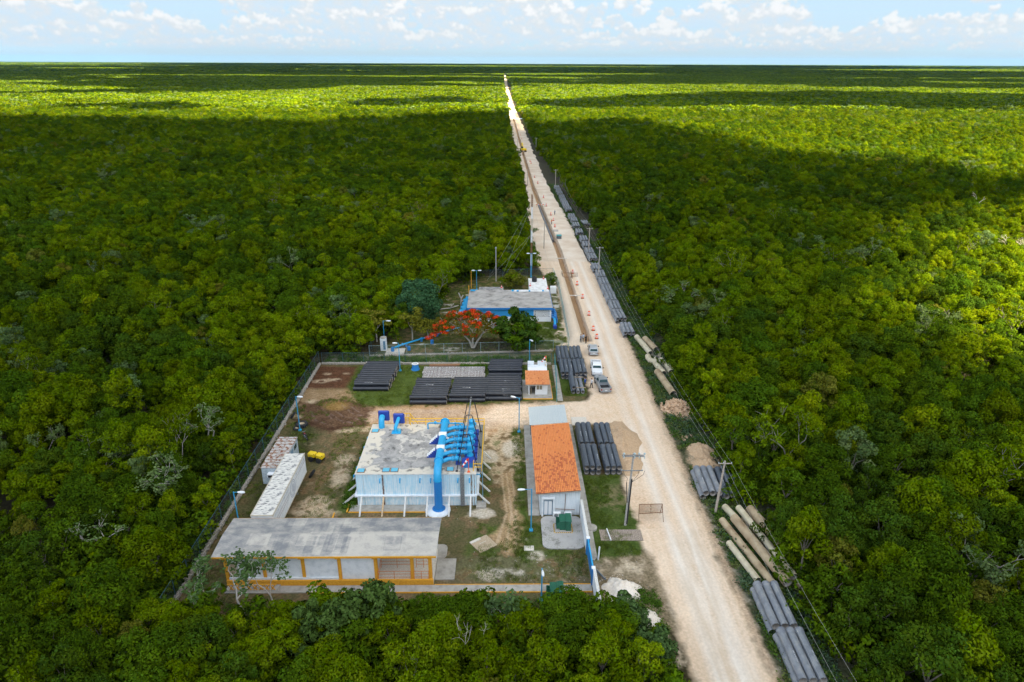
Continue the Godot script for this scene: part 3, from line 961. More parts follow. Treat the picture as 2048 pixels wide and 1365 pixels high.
# a crown of many lobes, each a shell of small leaf faces
func crown(seed: int, radius: float, height: float, cols: Array, leaf_size: float, per_area: float, lobes: int, openness := 0.0) -> ArrayMesh:
	rng.seed = seed
	var st := mb()
	for k in lobes:
		var a := TAU * k * 0.381966 + rng.randf_range(-.5, .5)
		var up := (k + 0.5) / lobes
		var rr := radius * sqrt(clampf(1.0 - up * up * 0.85, 0.05, 1.0)) * rng.randf_range(0.40, 0.92) * (1.0 if k < lobes - 1 else 0.3)
		var r := radius * rng.randf_range(0.20, 0.38)
		var c := Vector3(cos(a) * rr, height * (0.40 + 0.50 * up) - r * 0.5 + rng.randf_range(-.35, .35), sin(a) * rr)
		var base: Color = cols[rng.randi() % cols.size()]
		base = base * rng.randf_range(0.82, 1.2)
		var count := int(r * r * per_area)
		for i in count:
			var d := Vector3(rng.randfn(), rng.randfn() * 0.9 + 0.25, rng.randfn()).normalized()
			if d.y < -0.55 and rng.randf() < 0.8:
				continue
			var rad := r * (1.0 - absf(rng.randfn()) * 0.16 + rng.randf_range(-.02, .12))
			var p := c + Vector3(d.x * rad, d.y * rad * 0.82, d.z * rad)
			var s := leaf_size * rng.randf_range(0.6, 1.3)
			var w := rng.randf_range(0.72, 1.25)
			var cc := Color(base.r * w * rng.randf_range(0.92, 1.12), base.g * w, base.b * w * rng.randf_range(0.8, 1.2))
			leaf(st, p, d * 0.8 + Vector3(rng.randfn(), rng.randfn() + 0.5, rng.randfn()) * 0.55, Vector2(s, s * rng.randf_range(0.45, 0.62)), cc, (d + Vector3(0, 0.25, 0)).normalized())
	return st.commit()

func trunk_mesh(seed: int, radius: float, height: float, thick: float) -> ArrayMesh:
	rng.seed = seed + 500
	var st := mb()
	var lean := Vector3(rng.randf_range(-.4, .4), 0, rng.randf_range(-.4, .4))
	var fork := Vector3(lean.x * 0.6, height * 0.38, lean.z * 0.6)
	tube(st, [Vector3(0, -0.3, 0), fork * 0.5 + Vector3(0.06, 0, 0), fork], [thick, thick * 0.8, thick * 0.66], 6, false)
	for k in 5:
		var a := TAU * k / 5.0 + rng.randf_range(-.4, .4)
		var e := Vector3(cos(a) * radius * 0.42, height * rng.randf_range(0.56, 0.72), sin(a) * radius * 0.42)
		var m := fork.lerp(e, 0.5) + Vector3(rng.randf_range(-.3, .3), 0.2, rng.randf_range(-.3, .3))
		tube(st, [fork, m, e], [thick * 0.5, thick * 0.32, thick * 0.12], 5, false)
	return st.commit()

# a sparse tree: pale forking limbs with rosettes of big leaves at their ends
func limb(st: SurfaceTool, tips: Array, p: Vector3, d: Vector3, length: float, r: float, depth: int) -> void:
	var q := p + d * length
	var bend := Vector3(rng.randf_range(-.12, .12), rng.randf_range(-.02, .1), rng.randf_range(-.12, .12)) * length
	tube(st, [p, p.lerp(q, 0.5) + bend, q], [r, r * 0.85, r * 0.68], 6 if depth > 2 else 5, false)
	if depth <= 2:
		tips.append([q, d])
	if depth <= 0:
		return
	var n := 2 if rng.randf() < 0.55 else 3
	for k in n:
		var nd := (d + Vector3(rng.randfn(), rng.randfn() * 0.45 + 0.22, rng.randfn()) * 0.62).normalized()
		limb(st, tips, q, nd, length * rng.randf_range(0.62, 0.86), r * 0.62, depth - 1)

func sparse_tree(called: String, label: String, at: Vector3, lean: Vector3, length: float, thick: float, depth: int, leaf_r: float, cols: Array, per_tip: int, seed: int, category := "tree", bark: Material = null) -> Node3D:
	rng.seed = seed
	var t := thing(called, label, category, at)
	var wood := mb()
	var tips := []
	limb(wood, tips, Vector3(0, -0.2, 0), (Vector3.UP + lean).normalized(), length, thick, depth)
	obj("trunk", wood, bark if bark else M.pale_bark, t)
	if per_tip > 0:
		var st := mb()
		for tip in tips:
			var base: Color = cols[rng.randi() % cols.size()]
			for k in per_tip:
				var o := Vector3(rng.randfn(), rng.randfn() * 0.5, rng.randfn()) * leaf_r * 1.3
				var w := rng.randf_range(0.7, 1.25)
				leaf(st, tip[0] + o, Vector3(rng.randfn() * 0.4, 1.0, rng.randfn() * 0.4), Vector2(leaf_r, leaf_r * 0.7) * rng.randf_range(0.6, 1.2), base * w, Vector3.UP)
		inst("crown", st.commit(), M.leaf, t)
	return t

const OLIVE := [Color(.084, .130, .0040), Color(.072, .118, .0040), Color(.098, .142, .0045)]
const BRIGHT := [Color(.108, .160, .0040), Color(.094, .150, .0045), Color(.126, .170, .0050)]
const MID := [Color(.056, .102, .0060), Color(.066, .116, .0060), Color(.048, .092, .0060)]
const DARK := [Color(.036, .072, .0075), Color(.043, .080, .0075), Color(.051, .088, .0075)]
const GREY := [Color(.092, .140, .046), Color(.080, .128, .040), Color(.112, .156, .056)]
const RUSTY := [Color(.108, .116, .014), Color(.118, .124, .016), Color(.092, .104, .012)]

func no_trees(x: float, z: float, margin: float) -> bool:
	if z > -113.0:
		if x > -33.6 - margin * 0.35 and x < 13.0 and z < -51.4 + margin * 0.5:
			return true
		if z > -52.0 and x > along(LEFT_EDGE, z) - margin and x < 28.8 + margin * 0.6:
			return true
		return x > 10.0 and x < 28.6 + margin * 0.5 and z <= -51.0
	if z > -167.0:
		var edge := -25.5
		if z < -120.0:
			edge = lerpf(-21.0, -12.5, clampf((-120.0 - z) / 28.0, 0, 1))
			if z < -158.0 and x < -5.0:
				return false
		return x > edge and x < 28.4 + margin * 0.6 - (absf(z) - 113.0) * 0.02
	var right := along(RIGHT_EDGE, z) + (4.6 if z > -240.0 else (3.4 if z > -380.0 else 1.2))
	return x > along(LEFT_EDGE, z) - margin * 0.75 and x < right + margin * 0.6

var kinds := []

func build_forest() -> void:
	# prototypes: [crown, trunk, words, radius, height]
	var specs := [
		[OLIVE, 2.9, 7.6, 13, "broad olive-green tree"], [OLIVE, 2.3, 6.8, 10, "rounded olive-green tree"], [BRIGHT, 2.6, 7.2, 12, "bright yellow-green tree"],
		[BRIGHT, 2.0, 6.4, 9, "small bright yellow-green tree"], [MID, 3.1, 8.0, 14, "broad mid-green tree"], [MID, 2.3, 6.8, 10, "rounded mid-green tree"],
		[DARK, 2.9, 7.6, 13, "broad dark green tree"], [DARK, 2.2, 6.6, 10, "rounded dark green tree"], [GREY, 2.4, 7.4, 11, "grey-green tree"],
		[RUSTY, 2.3, 7.0, 10, "brownish olive tree"], [OLIVE, 2.5, 8.4, 12, "tall olive-green tree"], [MID, 1.8, 5.4, 8, "low mid-green tree"]]
	for k in specs.size():
		var s = specs[k]
		kinds.append([crown(100 + k, s[1] * 0.92, s[2], s[0], 0.135, 430.0, s[3] + 9), trunk_mesh(100 + k, s[1], s[2], 0.13), s[4], s[1], s[2]])
	for k in 2:
		# thin grey tree whose pale limbs show
		rng.seed = 190 + k
		var wood := mb()
		var tips := []
		limb(wood, tips, Vector3(0, -0.2, 0), Vector3(0.1 * k, 1, 0.05).normalized(), 2.5, .12, 4)
		var lobes := []
		for tip in tips:
			if rng.randf() < 0.62:
				lobes.append([tip[0].x, tip[0].y, tip[0].z, .7, .42, 44, GREY if k == 0 else OLIVE])
		kinds.append([lobed(lobes, 195 + k, .15, .4), wood.commit(), ["thin pale-limbed grey-green tree", "thin pale-limbed olive tree"][k], 2.4, 7.0])
	var weights := [15, 12, 9, 7, 13, 11, 7, 6, 4, 4, 9, 9, 3, 3]
	var bag := []
	for k in weights.size():
		for i in weights[k]:
			bag.append(k)
	var patch := noise(81, 1.0 / 55.0, 3)
	var patch2 := noise(82, 1.0 / 240.0, 3)
	rng.seed = 4242
	var trees := []
	var step := 3.0
	var z := -31.0
	while z > -740.0:
		var reach := 0.75 * (0.926 * absf(z) + 18.9) + 14.0
		var x := -reach
		while x < reach:
			var qx := x + rng.randf_range(-.45, .45) * step
			var qz := z + rng.randf_range(-.45, .45) * step
			var kind: int = bag[rng.randi() % bag.size()]
			if rng.randf() < 0.45:
				var v := patch.get_noise_2d(qx, qz)
				kind = [2, 3, 0, 10, 1, 4, 5, 11, 6, 7][clampi(int((v + 0.5) * 10.0), 0, 9)]
			var s := (0.70 + 0.58 * pow(rng.randf(), 1.8)) * (1.0 + 0.16 * patch.get_noise_2d(qx + 500.0, qz))
			var sy := lerpf(s, 1.0, 0.3) * rng.randf_range(0.84, 1.26)
			if qz > -54.0 and qx > -36.0 and qx < 13.5:
				sy = minf(sy, lerpf(0.50, 0.98, clampf((qz + 51.5) / 9.0, 0, 1)) * 7.4 / kinds[kind][4])
				s = minf(s, 0.95)
			if not no_trees(qx, qz, kinds[kind][3] * s) and rng.randf() > 0.045:
				var tint := 1.0 + 0.22 * patch.get_noise_2d(qx - 900.0, qz) + rng.randf_range(-.14, .14) + 0.2 * patch2.get_noise_2d(qx, qz)
				trees.append([qx * qx + qz * qz + 2500.0, kind, Vector3(qx, 0, qz), s, sy, rng.randf() * TAU, tint, rng.randf_range(-.08, .10)])
			x += step
		z -= step
	trees.sort_custom(func(a, b): return a[0] < b[0])
	# the nearest ones are things of their own
	var tints := []
	for k in 5:
		var w := 0.72 + 0.14 * k
		tints.append(leaf_mat(Color(w, w, w).linear_to_srgb()))
	var protos := {}
	var placed := 0
	var rest := []
	for t in trees:
		var p: Vector3 = t[2]
		var in_view := absf(p.x) < 0.75 * (0.926 * absf(p.z) + 18.9) + 2.0
		if placed >= 270 or not in_view:
			rest.append(t)
			continue
		placed += 1
		var k: int = t[1]
		var place := "in the wood right of the road"
		if p.z > -52.0 and p.x < 20.0:
			place = "in the wood in front of the yellow hall" if p.x > -33.0 else "in the near left corner of the wood"
		elif p.x < 0.0:
			place = "in the wood beside the left yard wall" if p.x > -42.0 else "deep in the wood left of the yard"
		elif p.x > 40.0:
			place = "deep in the wood right of the road"
		var size_word := "slender" if t[3] < 0.88 else ("" if t[3] < 1.1 else ("large" if t[4] < 1.15 else "towering"))
		var tone := "dull" if t[6] < 0.84 else ("" if t[6] < 1.12 else "fresh")
		var words: String = (size_word + " " + tone + " " + kinds[k][2]).strip_edges().replace("  ", " ")
		var near := ""
		if place.ends_with("yellow hall"):
			place = ["before the yellow hall's left end", "before the yellow hall", "before the yellow hall's right end", "before the footpath", "beside the gravel heap"][clampi(int((p.x + 33.0) / 9.0), 0, 4)]
			near = ", first row" if p.z < -46.0 else ", at the bottom"
		else:
			place = {"in the near left corner of the wood": "in the near left corner", "in the wood beside the left yard wall": "by the left yard wall", "deep in the wood left of the yard": "deep in the left wood", "deep in the wood right of the road": "deep in the right wood"}.get(place, "right of the road")
			near = " " + ["level with the hall", "level with the tank", "level with the black stacks", "level with the pump house"][clampi(int((-p.z - 50.0) / 21.0), 0, 3)]
		var label: String = words + " " + place + near
		var o: Node3D
		if protos.has(k):
			o = dup(protos[k], p, t[5], label, "trees " + place)
		else:
			o = thing("tree", label, "tree", p, t[5], "trees " + place)
			inst("crown", kinds[k][0], M.leaf, o)
			inst("trunk", kinds[k][1], M.grey_bark if k >= 12 else M.trunk, o)
			protos[k] = o
		o.scale = Vector3(t[3], t[4], t[3])
		(o.get_child(0) as MeshInstance3D).material_override = tints[clampi(int((t[6] - 0.65) / 0.14), 0, 4)]
	# low growth that fills the wood's edges
	var shrub := crown(300, 1.5, 2.6, [MID[0], DARK[1], OLIVE[0], MID[1]], 0.17, 210.0, 8)
	var under := PackedFloat32Array()
	rng.seed = 4300
	for t in trees:
		var p: Vector3 = t[2]
		if t[0] > 2500.0 + 210.0 * 210.0:
			break
		for k in 2:
			var q := p + Vector3(rng.randf_range(-2.6, 2.6), 0, rng.randf_range(-2.6, 2.6))
			var s := rng.randf_range(0.6, 1.25)
			if not no_trees(q.x, q.z, 1.2 * s) and not (q.z > -53.5 and q.x > -34.0 and q.x < 13.0 and q.z < -49.5 and rng.randf() < 0.6):
				put_copy(under, Transform3D(Basis(Vector3.UP, rng.randf() * TAU).scaled_local(Vector3(s, s * rng.randf_range(.7, 1.3), s)), q), Color.WHITE * rng.randf_range(0.7, 1.2))
	for k in 1500:
		var e := rng.randf()
		var q := Vector3(rng.randf_range(28.6, 44.0), 0, rng.randf_range(-112, -36))
		if e < 0.35:
			q = Vector3(rng.randf_range(-50, -33.9), 0, rng.randf_range(-118, -40))
		elif e < 0.6:
			q = Vector3(rng.randf_range(-46, 14), 0, rng.randf_range(-51.8, -34))
		elif e < 0.7:
			q = Vector3(rng.randf_range(26, 40), 0, rng.randf_range(-200, -112))
		if no_trees(q.x, q.z, 0.6):
			continue
		var s := rng.randf_range(0.7, 1.7)
		put_copy(under, Transform3D(Basis(Vector3.UP, rng.randf() * TAU).scaled_local(Vector3(s, minf(s, 1.2) * rng.randf_range(.7, 1.3), s)), q), Color.WHITE * rng.randf_range(0.7, 1.25))
	var ug := multi("undergrowth", shrub, M.leaf, under, null)
	ug.set_meta("label", "low green undergrowth filling the edges of the wood")
	# all others: one forest
	var forest := Node3D.new()
	forest.name = "forest"
	add_child(forest)
	forest.set_meta("kind", "stuff")
	forest.set_meta("label", "dense green tropical dry forest stretching to the horizon")
	for k in kinds.size():
		var buf := PackedFloat32Array()
		for t in rest:
			if t[1] == k:
				put_copy(buf, Transform3D(Basis(Vector3.UP, t[5]).scaled_local(Vector3(t[3], t[4], t[3])), t[2]), Color(t[6] * (1.0 + t[7]), t[6], t[6] * (1.0 - t[7])))
		multi("tree_crowns", kinds[k][0], M.leaf, buf, forest)
		if k >= 12:
			multi("tree_limbs", kinds[k][1], M.grey_bark, buf, forest)
	# farther off, whole patches of canopy
	for v in 3:
		var st := mb()
		rng.seed = 900 + v
		var gx := -19.0
		while gx < 20.0:
			var gz := -19.0
			while gz < 20.0:
				var c := Vector3(gx + rng.randf_range(-1.6, 1.6), rng.randf_range(3.6, 6.4), gz + rng.randf_range(-1.6, 1.6))
				var cols: Array = [OLIVE, BRIGHT, MID, OLIVE, DARK, BRIGHT, GREY, MID][rng.randi() % 8]
				var base: Color = cols[rng.randi() % 3] * rng.randf_range(0.85, 1.2)
				var r := rng.randf_range(1.8, 3.0)
				for i in 46:
					var d := Vector3(rng.randfn(), absf(rng.randfn()) * 0.8 + 0.05, rng.randfn()).normalized()
					leaf(st, c + d * Vector3(r, r * 0.7, r) * rng.randf_range(0.8, 1.1), d + Vector3(rng.randfn(), rng.randfn(), rng.randfn()) * 0.4, Vector2(0.75, 0.55) * rng.randf_range(0.7, 1.25), base * rng.randf_range(0.78, 1.22), d)
				gz += 3.9
			gx += 3.9
		var mesh := st.commit()
		var buf := PackedFloat32Array()
		rng.seed = 950 + v
		for ring in [[-725.0, -3400.0, 36.0, 1.0, 1.0], [-3380.0, -11000.0, 150.0, 4.2, 1.5], [-10900.0, -34000.0, 520.0, 14.6, 2.0]]:
			var cell: float = ring[2]
			z = ring[0]
			while z > ring[1]:
				var reach := 0.75 * (0.926 * absf(z)) + cell + 60.0
				var n := int(reach / cell) + 1
				for i in range(-n, n + 1):
					if posmod(i * 7 + int(z / cell) * 5, 3) != v:
						rng.randf()
						continue
					var x := i * cell + rng.randf_range(-.1, .1) * cell
					var half := cell * 0.5 + 1.0
					var l := along(LEFT_EDGE, z)
					var r := along(RIGHT_EDGE, z)
					var sc := Vector3(ring[3], ring[4], ring[3]) * 1.0
					sc.y *= rng.randf_range(0.85, 1.25)
					if z > -3650.0 - cell and x + half > l and x - half < r:
						# beside the road the patch is moved clear of it
						if x < (l + r) * 0.5:
							x = l - half - 0.5
						else:
							x = r + half + 0.5
					var w := 1.0 + 0.35 * patch2.get_noise_2d(x * 0.6, z * 0.6) + rng.randf_range(-.1, .1)
					put_copy(buf, Transform3D(Basis(Vector3.UP, int(rng.randf() * 4.0) * PI / 2).scaled_local(sc), Vector3(x, 0, z)), Color(w * 1.02, w, w))
				z -= cell
		multi("far_canopy", mesh, M.leaf, buf, forest)

func put_copy(buf: PackedFloat32Array, t: Transform3D, c: Color) -> void:
	for r in 3:
		buf.append(t.basis.x[r])
		buf.append(t.basis.y[r])
		buf.append(t.basis.z[r])
		buf.append(t.origin[r])
	buf.append(c.r); buf.append(c.g); buf.append(c.b); buf.append(1.0)

func multi(called: String, mesh: Mesh, material: Material, buf: PackedFloat32Array, parent: Node3D) -> MultiMeshInstance3D:
	var mm := MultiMesh.new()
	mm.transform_format = MultiMesh.TRANSFORM_3D
	mm.use_colors = true
	mm.mesh = mesh
	mm.instance_count = buf.size() / 16
	mm.buffer = buf
	var o := MultiMeshInstance3D.new()
	o.multimesh = mm
	o.material_override = material
	o.name = called
	o.set_meta("kind", "stuff")
	if parent:
		parent.add_child(o, true)
	else:
		o.name = numbered(called)
		add_child(o, true)
	return o

# a part whose shape is given in world coordinates
func part(called: String, st: SurfaceTool, material: Material, parent: Node3D) -> MeshInstance3D:
	var o := obj(called, st, material, parent)
	var at := Vector3.ZERO
	var p := parent
	while p != self:
		at += p.position
		p = p.get_parent()
	o.position = -at
	return o

func boxes(list: Array, ch := 0.0) -> SurfaceTool:      # list of [x0,y0,z0,x1,y1,z1]
	var st := mb()
	for b in list:
		box(st, Vector3(b[0] + b[3], b[1] + b[4], b[2] + b[5]) * 0.5, Vector3(absf(b[3] - b[0]), absf(b[4] - b[1]), absf(b[5] - b[2])), ch)
	return st

func bars(list: Array, r: float, sides := 6) -> SurfaceTool:      # list of [Vector3, Vector3]
	var st := mb()
	for b in list:
		bar(st, b[0], b[1], r, sides)
	return st

# pantiles: half-round tiles, row upon row, laid on the plane o + u*across + v*down (u, v metres)
func pantiles(o: Vector3, u: Vector3, v: Vector3, wide: float, long: float, step_u: float, step_v: float, cols: Array, seed: int, odd: Callable) -> SurfaceTool:
	rng.seed = seed
	var st := mb()
	var n := u.cross(v).normalized()
	if n.y < 0.0:
		n = -n
	var nu := int(wide / step_u)
	var nv := int(long / step_v)
	for i in nu:
		for j in nv:
			var c: Color = cols[0].lerp(cols[1], rng.randf())
			if rng.randf() < odd.call(float(i) / nu, float(j) / nv):
				c = cols[2].lerp(cols[3], rng.randf())
			st.set_color(c)
			var a := o + u * (i * step_u) + v * (j * step_v)
			var l := v * (step_v * 1.12)
			var lift := rng.randf_range(0.02, 0.035)
			var prev: Vector3
			for k in 6:
				var t := float(k) / 5.0
				var h := sin(t * PI) * step_u * 0.42 if t < 0.999 else 0.0
				var p := a + u * (t * step_u * 0.98) + n * (h + 0.01)
				if k > 0:
					var nn := (u * (-cos((t - 0.1) * PI)) + n * maxf(sin((t - 0.1) * PI), 0.2)).normalized()
					var q := [prev, p, p + l + n * lift, prev + l + n * lift]
					for w in [0, 1, 2, 0, 2, 3]:
						st.set_normal(nn)
						st.add_vertex(q[w])
					st.set_normal(v)
					for w in [prev + l, p + l, p + l + n * lift, prev + l, p + l + n * lift, prev + l + n * lift]:
						st.add_vertex(w)
				prev = p
	return st

func vertex_mat(rough := 0.85) -> StandardMaterial3D:
	var m := StandardMaterial3D.new()
	m.vertex_color_use_as_albedo = true
	m.roughness = rough
	return m

# a painted wall with stains running down from its top edge
func streaked(base: Color, other: Color, stain: Color, w: int, h: int, seed: int, top := 0.6, rusty := []) -> StandardMaterial3D:
	var im := Image.create(w, h, false, Image.FORMAT_RGB8)
	var n := noise(seed, 0.05, 4)
	var s := noise(seed + 1, 0.11, 3)
	for x in w:
		var run := s.get_noise_1d(x) * 0.5 + 0.5
		for y in h:
			var v := float(y) / h
			var blot := n.get_noise_2d(x * 0.7, y * 0.8) * 0.5 + 0.5
			var streak := n.get_noise_2d(x * 3.0, y * 0.14) * 0.5 + 0.5
			var c := base.lerp(other, clampf(smoothstep(0.35, 0.65, streak * 0.75 + blot * 0.25) * (0.4 + v * 0.8), 0, 1))
			c = c.lerp(stain, clampf((run * 1.6 - 0.35 - v * 2.2) * top * (0.4 + blot), 0.0, 0.9))
			c = c.lerp(stain, clampf((v - 0.86) * 5.0 * (blot - 0.2), 0.0, 0.7))
			for r in rusty:
				var d: float = absf(float(x) / w - r[0] - s.get_noise_1d(y * 0.3) * 0.003)
				if d < r[1]:
					c = c.lerp(Color(.14, .065, .02), (1.0 - d / r[1]) * r[2] * (0.5 + blot))
			im.set_pixel(x, y, c.linear_to_srgb())
	var m := StandardMaterial3D.new()
	m.albedo_texture = ImageTexture.create_from_image(im)
	m.roughness = 0.9
	m.texture_repeat = false
	return m

func build_yard_buildings() -> void:
	build_tank()
	build_manifold()
	build_hall()
	build_tiled_house()
	build_gatehouse()
	build_slabs()

func build_tank() -> void:
	var t := thing("water_tank", "long low concrete water tank with pale blue streaked walls and grey roof", "water tank", Vector3(-10.6, 0, -75.5))
	var x0 := -17.8
	var x1 := -3.4
	var z0 := -81.6
	var z1 := -69.55
	var h := 4.42
	# walls: the front carries its stains, and each wall is a part
	var front := mb()
	quad(front, Vector3(x0, 0.0, z1), Vector3(x1, 0.0, z1), Vector3(x1, h, z1), Vector3(x0, h, z1))
	quad(front, Vector3(x1, 0, z1 - 0.3), Vector3(x0, 0, z1 - 0.3), Vector3(x0, h, z1 - 0.3), Vector3(x1, h, z1 - 0.3))
	var fm := streaked(Color(.38, .60, .72), Color(.72, .76, .78), Color(.32, .37, .38), 620, 190, 300, 0.5, [[0.222, 0.006, 1.6], [0.226, 0.012, 0.7], [0.0, 0.004, .6], [0.06, .004, .4], [0.962, .012, .9], [0.985, 0.006, 0.9], [0.78, .002, .6]])
	part("front_wall", front, fm, t)
	part("side_wall", boxes([[x0, 0, z0, x0 + 0.3, h, z1 - 0.302]]), M.pale_blue_wall, t)
	part("side_wall", boxes([[x1 - 0.3, 0, z0, x1, h, z1 - 0.302]]), M.pale_blue_wall, t)
	part("rear_wall", boxes([[x0 + 0.302, 0, z0, x1 - 0.302, h, z0 + 0.3]]), M.pale_blue_wall, t)
	# roof slab; its washed, bare edges and worn grey middle are in the texture
	var im := Image.create(480, 400, false, Image.FORMAT_RGB8)
	var n := noise(310, 0.016, 5)
	var n2 := noise(311, 0.12, 3)
	for x in 480:
		for y in 400:
			var u := x / 480.0
			var v := y / 400.0
			var a := n.get_noise_2d(x, y)
			var edge := minf(u * 0.9, minf((1.0 - v) * 1.15, v * 0.9)) + a * 0.16
			var c := Color(.25, .245, .24).lerp(Color(.40, .385, .37), clampf(0.5 + a * 1.6 + n2.get_noise_2d(x, y) * 0.6, 0, 1))
			if u > 0.62 and v < 0.75:
				edge += 0.12
			c = c.lerp(Color(.66, .60, .50), smoothstep(0.135, 0.07, edge))
			var crack := absf(n.get_noise_2d(x * 0.55 + 900.0, y * 0.55) + (u - 0.42) * 2.2)
			c = c.lerp(Color(.60, .565, .51), smoothstep(0.16, 0.05, crack) * smoothstep(0.9, 0.6, v) * 0.85)
			c = c.lerp(Color(.09, .085, .08), smoothstep(0.62, 0.8, n.get_noise_2d(x * 1.2 + 70.0, y * 1.2 + 500.0) * 0.5 + 0.5 + (0.12 if u > 0.62 and u < 0.72 else 0.0)) * 0.8)
			c = c * (1.0 + 0.16 * n2.get_noise_2d(x * 3.0, y * 3.0))
			im.set_pixel(x, y, (c * 0.86).linear_to_srgb())
	var rm := StandardMaterial3D.new()
	rm.albedo_texture = ImageTexture.create_from_image(im)
	rm.roughness = 0.92
	rm.texture_repeat = false
	var roof := mb()
	quad(roof, Vector3(x0 - 0.06, h + 0.12, z1 + 0.05), Vector3(x1 + 0.06, h + 0.12, z1 + 0.05), Vector3(x1 + 0.06, h + 0.12, z0 - 0.06), Vector3(x0 - 0.06, h + 0.12, z0 - 0.06))
	var slab := part("roof", roof, rm, t)
	part("edge", boxes([[x0 - 0.06, h, z0 - 0.06, x1 + 0.06, h + 0.117, z1 + 0.05]]), M.white_roof, slab)
	# beam round the wall, struts, apron
	part("beam", boxes([[x0 - 0.25, 1.4, z1 + 0.002, x1 + 0.1, 1.62, z1 + 0.3]], 0.02), M.white_wall, t)
	part("beam", boxes([[x0 - 0.3, 1.4, z0, x0 - 0.002, 1.62, z1]], 0.02), M.white_wall, t)
	part("beam", boxes([[x1 + 0.002, 1.4, z0, x1 + 0.3, 1.62, z1]], 0.02), M.white_wall, t)
	for x in [-17.2, -14.55, -11.9, -9.25, -6.62, -4.05]:
		var st := mb()
		strut(st, Vector3(x, 1.5, z1 + 0.2), Vector3(x, -0.05, z1 + 2.2), 0.2)
		part("strut", st, M.rust_strut if x == -14.55 else M.old_white, t)
	for z in [-69.9, -72.45, -75.0, -77.65, -80.2]:
		var st := mb()
		strut(st, Vector3(x0 - 0.2, 1.5, z), Vector3(x0 - 1.9, -0.05, z), 0.2)
		part("strut", st, M.old_white, t)
		var st2 := mb()
		strut(st2, Vector3(x1 + 0.2, 1.5, z), Vector3(x1 + 1.6, -0.05, z), 0.2)
		part("strut", st2, M.old_white, t)
	part("apron", boxes([[x0 - 0.8, 0.0, z1 + 0.004, -8.6, 0.12, z1 + 1.3], [x1 + 0.0, 0, z1 - 0.6, x1 + 1.2, 0.25, z1 + 0.7]]), M.concrete, t)
	part("kerb", boxes([[x0 - 0.9, 0, z1 + 1.32, -8.4, 0.09, z1 + 1.46], [x0 - 2.6, 0, z1 + 1.5, x0 - 2.45, 0.1, z1 + 3.2], [x0 - 1.15, 0, z1 - 1.0, x0 - 1.0, 0.1, z1 + 1.4]]), M.ochre, t)
	for s in [[-17.2, -70.2], [-14.21, -70.3], [-13.2, -70.3], [-6.52, -70.45], [-17.17, -79.8], [-14.2, -79.9]]:
		var hatch := part("hatch", boxes([[s[0] - 0.40, h + 0.125, s[1] - 0.36, s[0] + 0.40, h + 0.26, s[1] + 0.36]], 0.03), M.hatch_blue, t)
		part("rim", boxes([[s[0] - 0.47, h + 0.122, s[1] - 0.43, s[0] + 0.47, h + 0.17, s[1] + 0.43]]), M.rust, hatch)
	for x in [-14.86, -12.48, -10.08, -8.8, -5.56, -4.16]:
		var st := mb()
		tube(st, [Vector3(x, 3.86, z1 - 0.02), Vector3(x, 3.86, z1 + 0.22), Vector3(x, 3.78, z1 + 0.34), Vector3(x, 3.45, z1 + 0.36)], [.075, .075, .075, .075], 8)
		part("spout", st, M.sky_blue, t)
	for z in [-70.4, -72.2, -74.4, -77.0, -79.4]:
		var st := mb()
		tube(st, [Vector3(x0 + 0.02, 3.86, z), Vector3(x0 - 0.26, 3.86, z), Vector3(x0 - 0.38, 3.78, z), Vector3(x0 - 0.4, 3.5, z)], [.09, .09, .09, .09], 8)
		part("spout", st, M.sky_blue, t)
		var st2 := mb()
		tube(st2, [Vector3(x1 - 0.02, 3.86, z), Vector3(x1 + 0.36, 3.86, z), Vector3(x1 + 0.5, 3.78, z), Vector3(x1 + 0.52, 3.5, z)], [.08, .08, .08, .08], 8)
		part("spout", st2, M.sky_blue, t)
	# rear stair, yellow railing, walkway and ladder on the right
	for k in 8:
		part("step", boxes([[-12.7 + k * 0.32, h - 0.10 - k * 0.5, z0 - 1.2, -12.4 + k * 0.32, h + 0.0 - k * 0.5, z0 - 0.07]]), M.concrete, t)
	var rails := []
	var ry := h + 0.12
	for z in [z0 - 1.25, z0 - 0.1]:
		rails.append([Vector3(-12.9, ry + 1.0, z), Vector3(-10.2, ry - 3.2, z)])
		rails.append([Vector3(-13.8, ry + 1.0, z), Vector3(-12.9, ry + 1.0, z)])
		for k in 3:
			rails.append([Vector3(-13.8 + k * 0.45, ry, z), Vector3(-13.8 + k * 0.45, ry + 1.0, z)])
	for yy in [0.55, 1.0]:
		rails.append([Vector3(-12.7, ry + yy, z0 + 0.25), Vector3(-2.7, ry + yy, z0 + 0.25)])
		rails.append([Vector3(-2.7, ry + yy, z0 + 0.25), Vector3(-2.7, ry + yy, -70.1)])
		rails.append([Vector3(-3.7, ry + yy, -70.1), Vector3(-2.7, ry + yy, -70.1)])
		rails.append([Vector3(-3.7, ry + yy, -70.1), Vector3(-3.7, ry + yy, -70.9)])
	for x in [-12.7, -10.6, -8.5, -6.4, -4.4, -2.7]:
		rails.append([Vector3(x, ry, z0 + 0.25), Vector3(x, ry + 1.0, z0 + 0.25)])
	for z in [-79.0, -76.5, -74.0, -71.6, -70.1]:
		rails.append([Vector3(-2.7, ry - 0.05, z), Vector3(-2.7, ry + 1.0, z)])
	rails.append([Vector3(-3.7, ry, -70.1), Vector3(-3.7, ry + 1.0, -70.1)])
	part("railing", bars(rails, 0.055, 5), M.yellow, t)
	part("walkway", boxes([[x1 + 0.07, h - 0.02, z0, x1 + 0.8, h + 0.04, -70.0]]), M.steel, t)
	var lad := [[Vector3(-2.62, 0, -69.9), Vector3(-2.62, h + 1.1, -69.9)], [Vector3(-2.62, 0, -70.35), Vector3(-2.62, h + 1.1, -70.35)]]
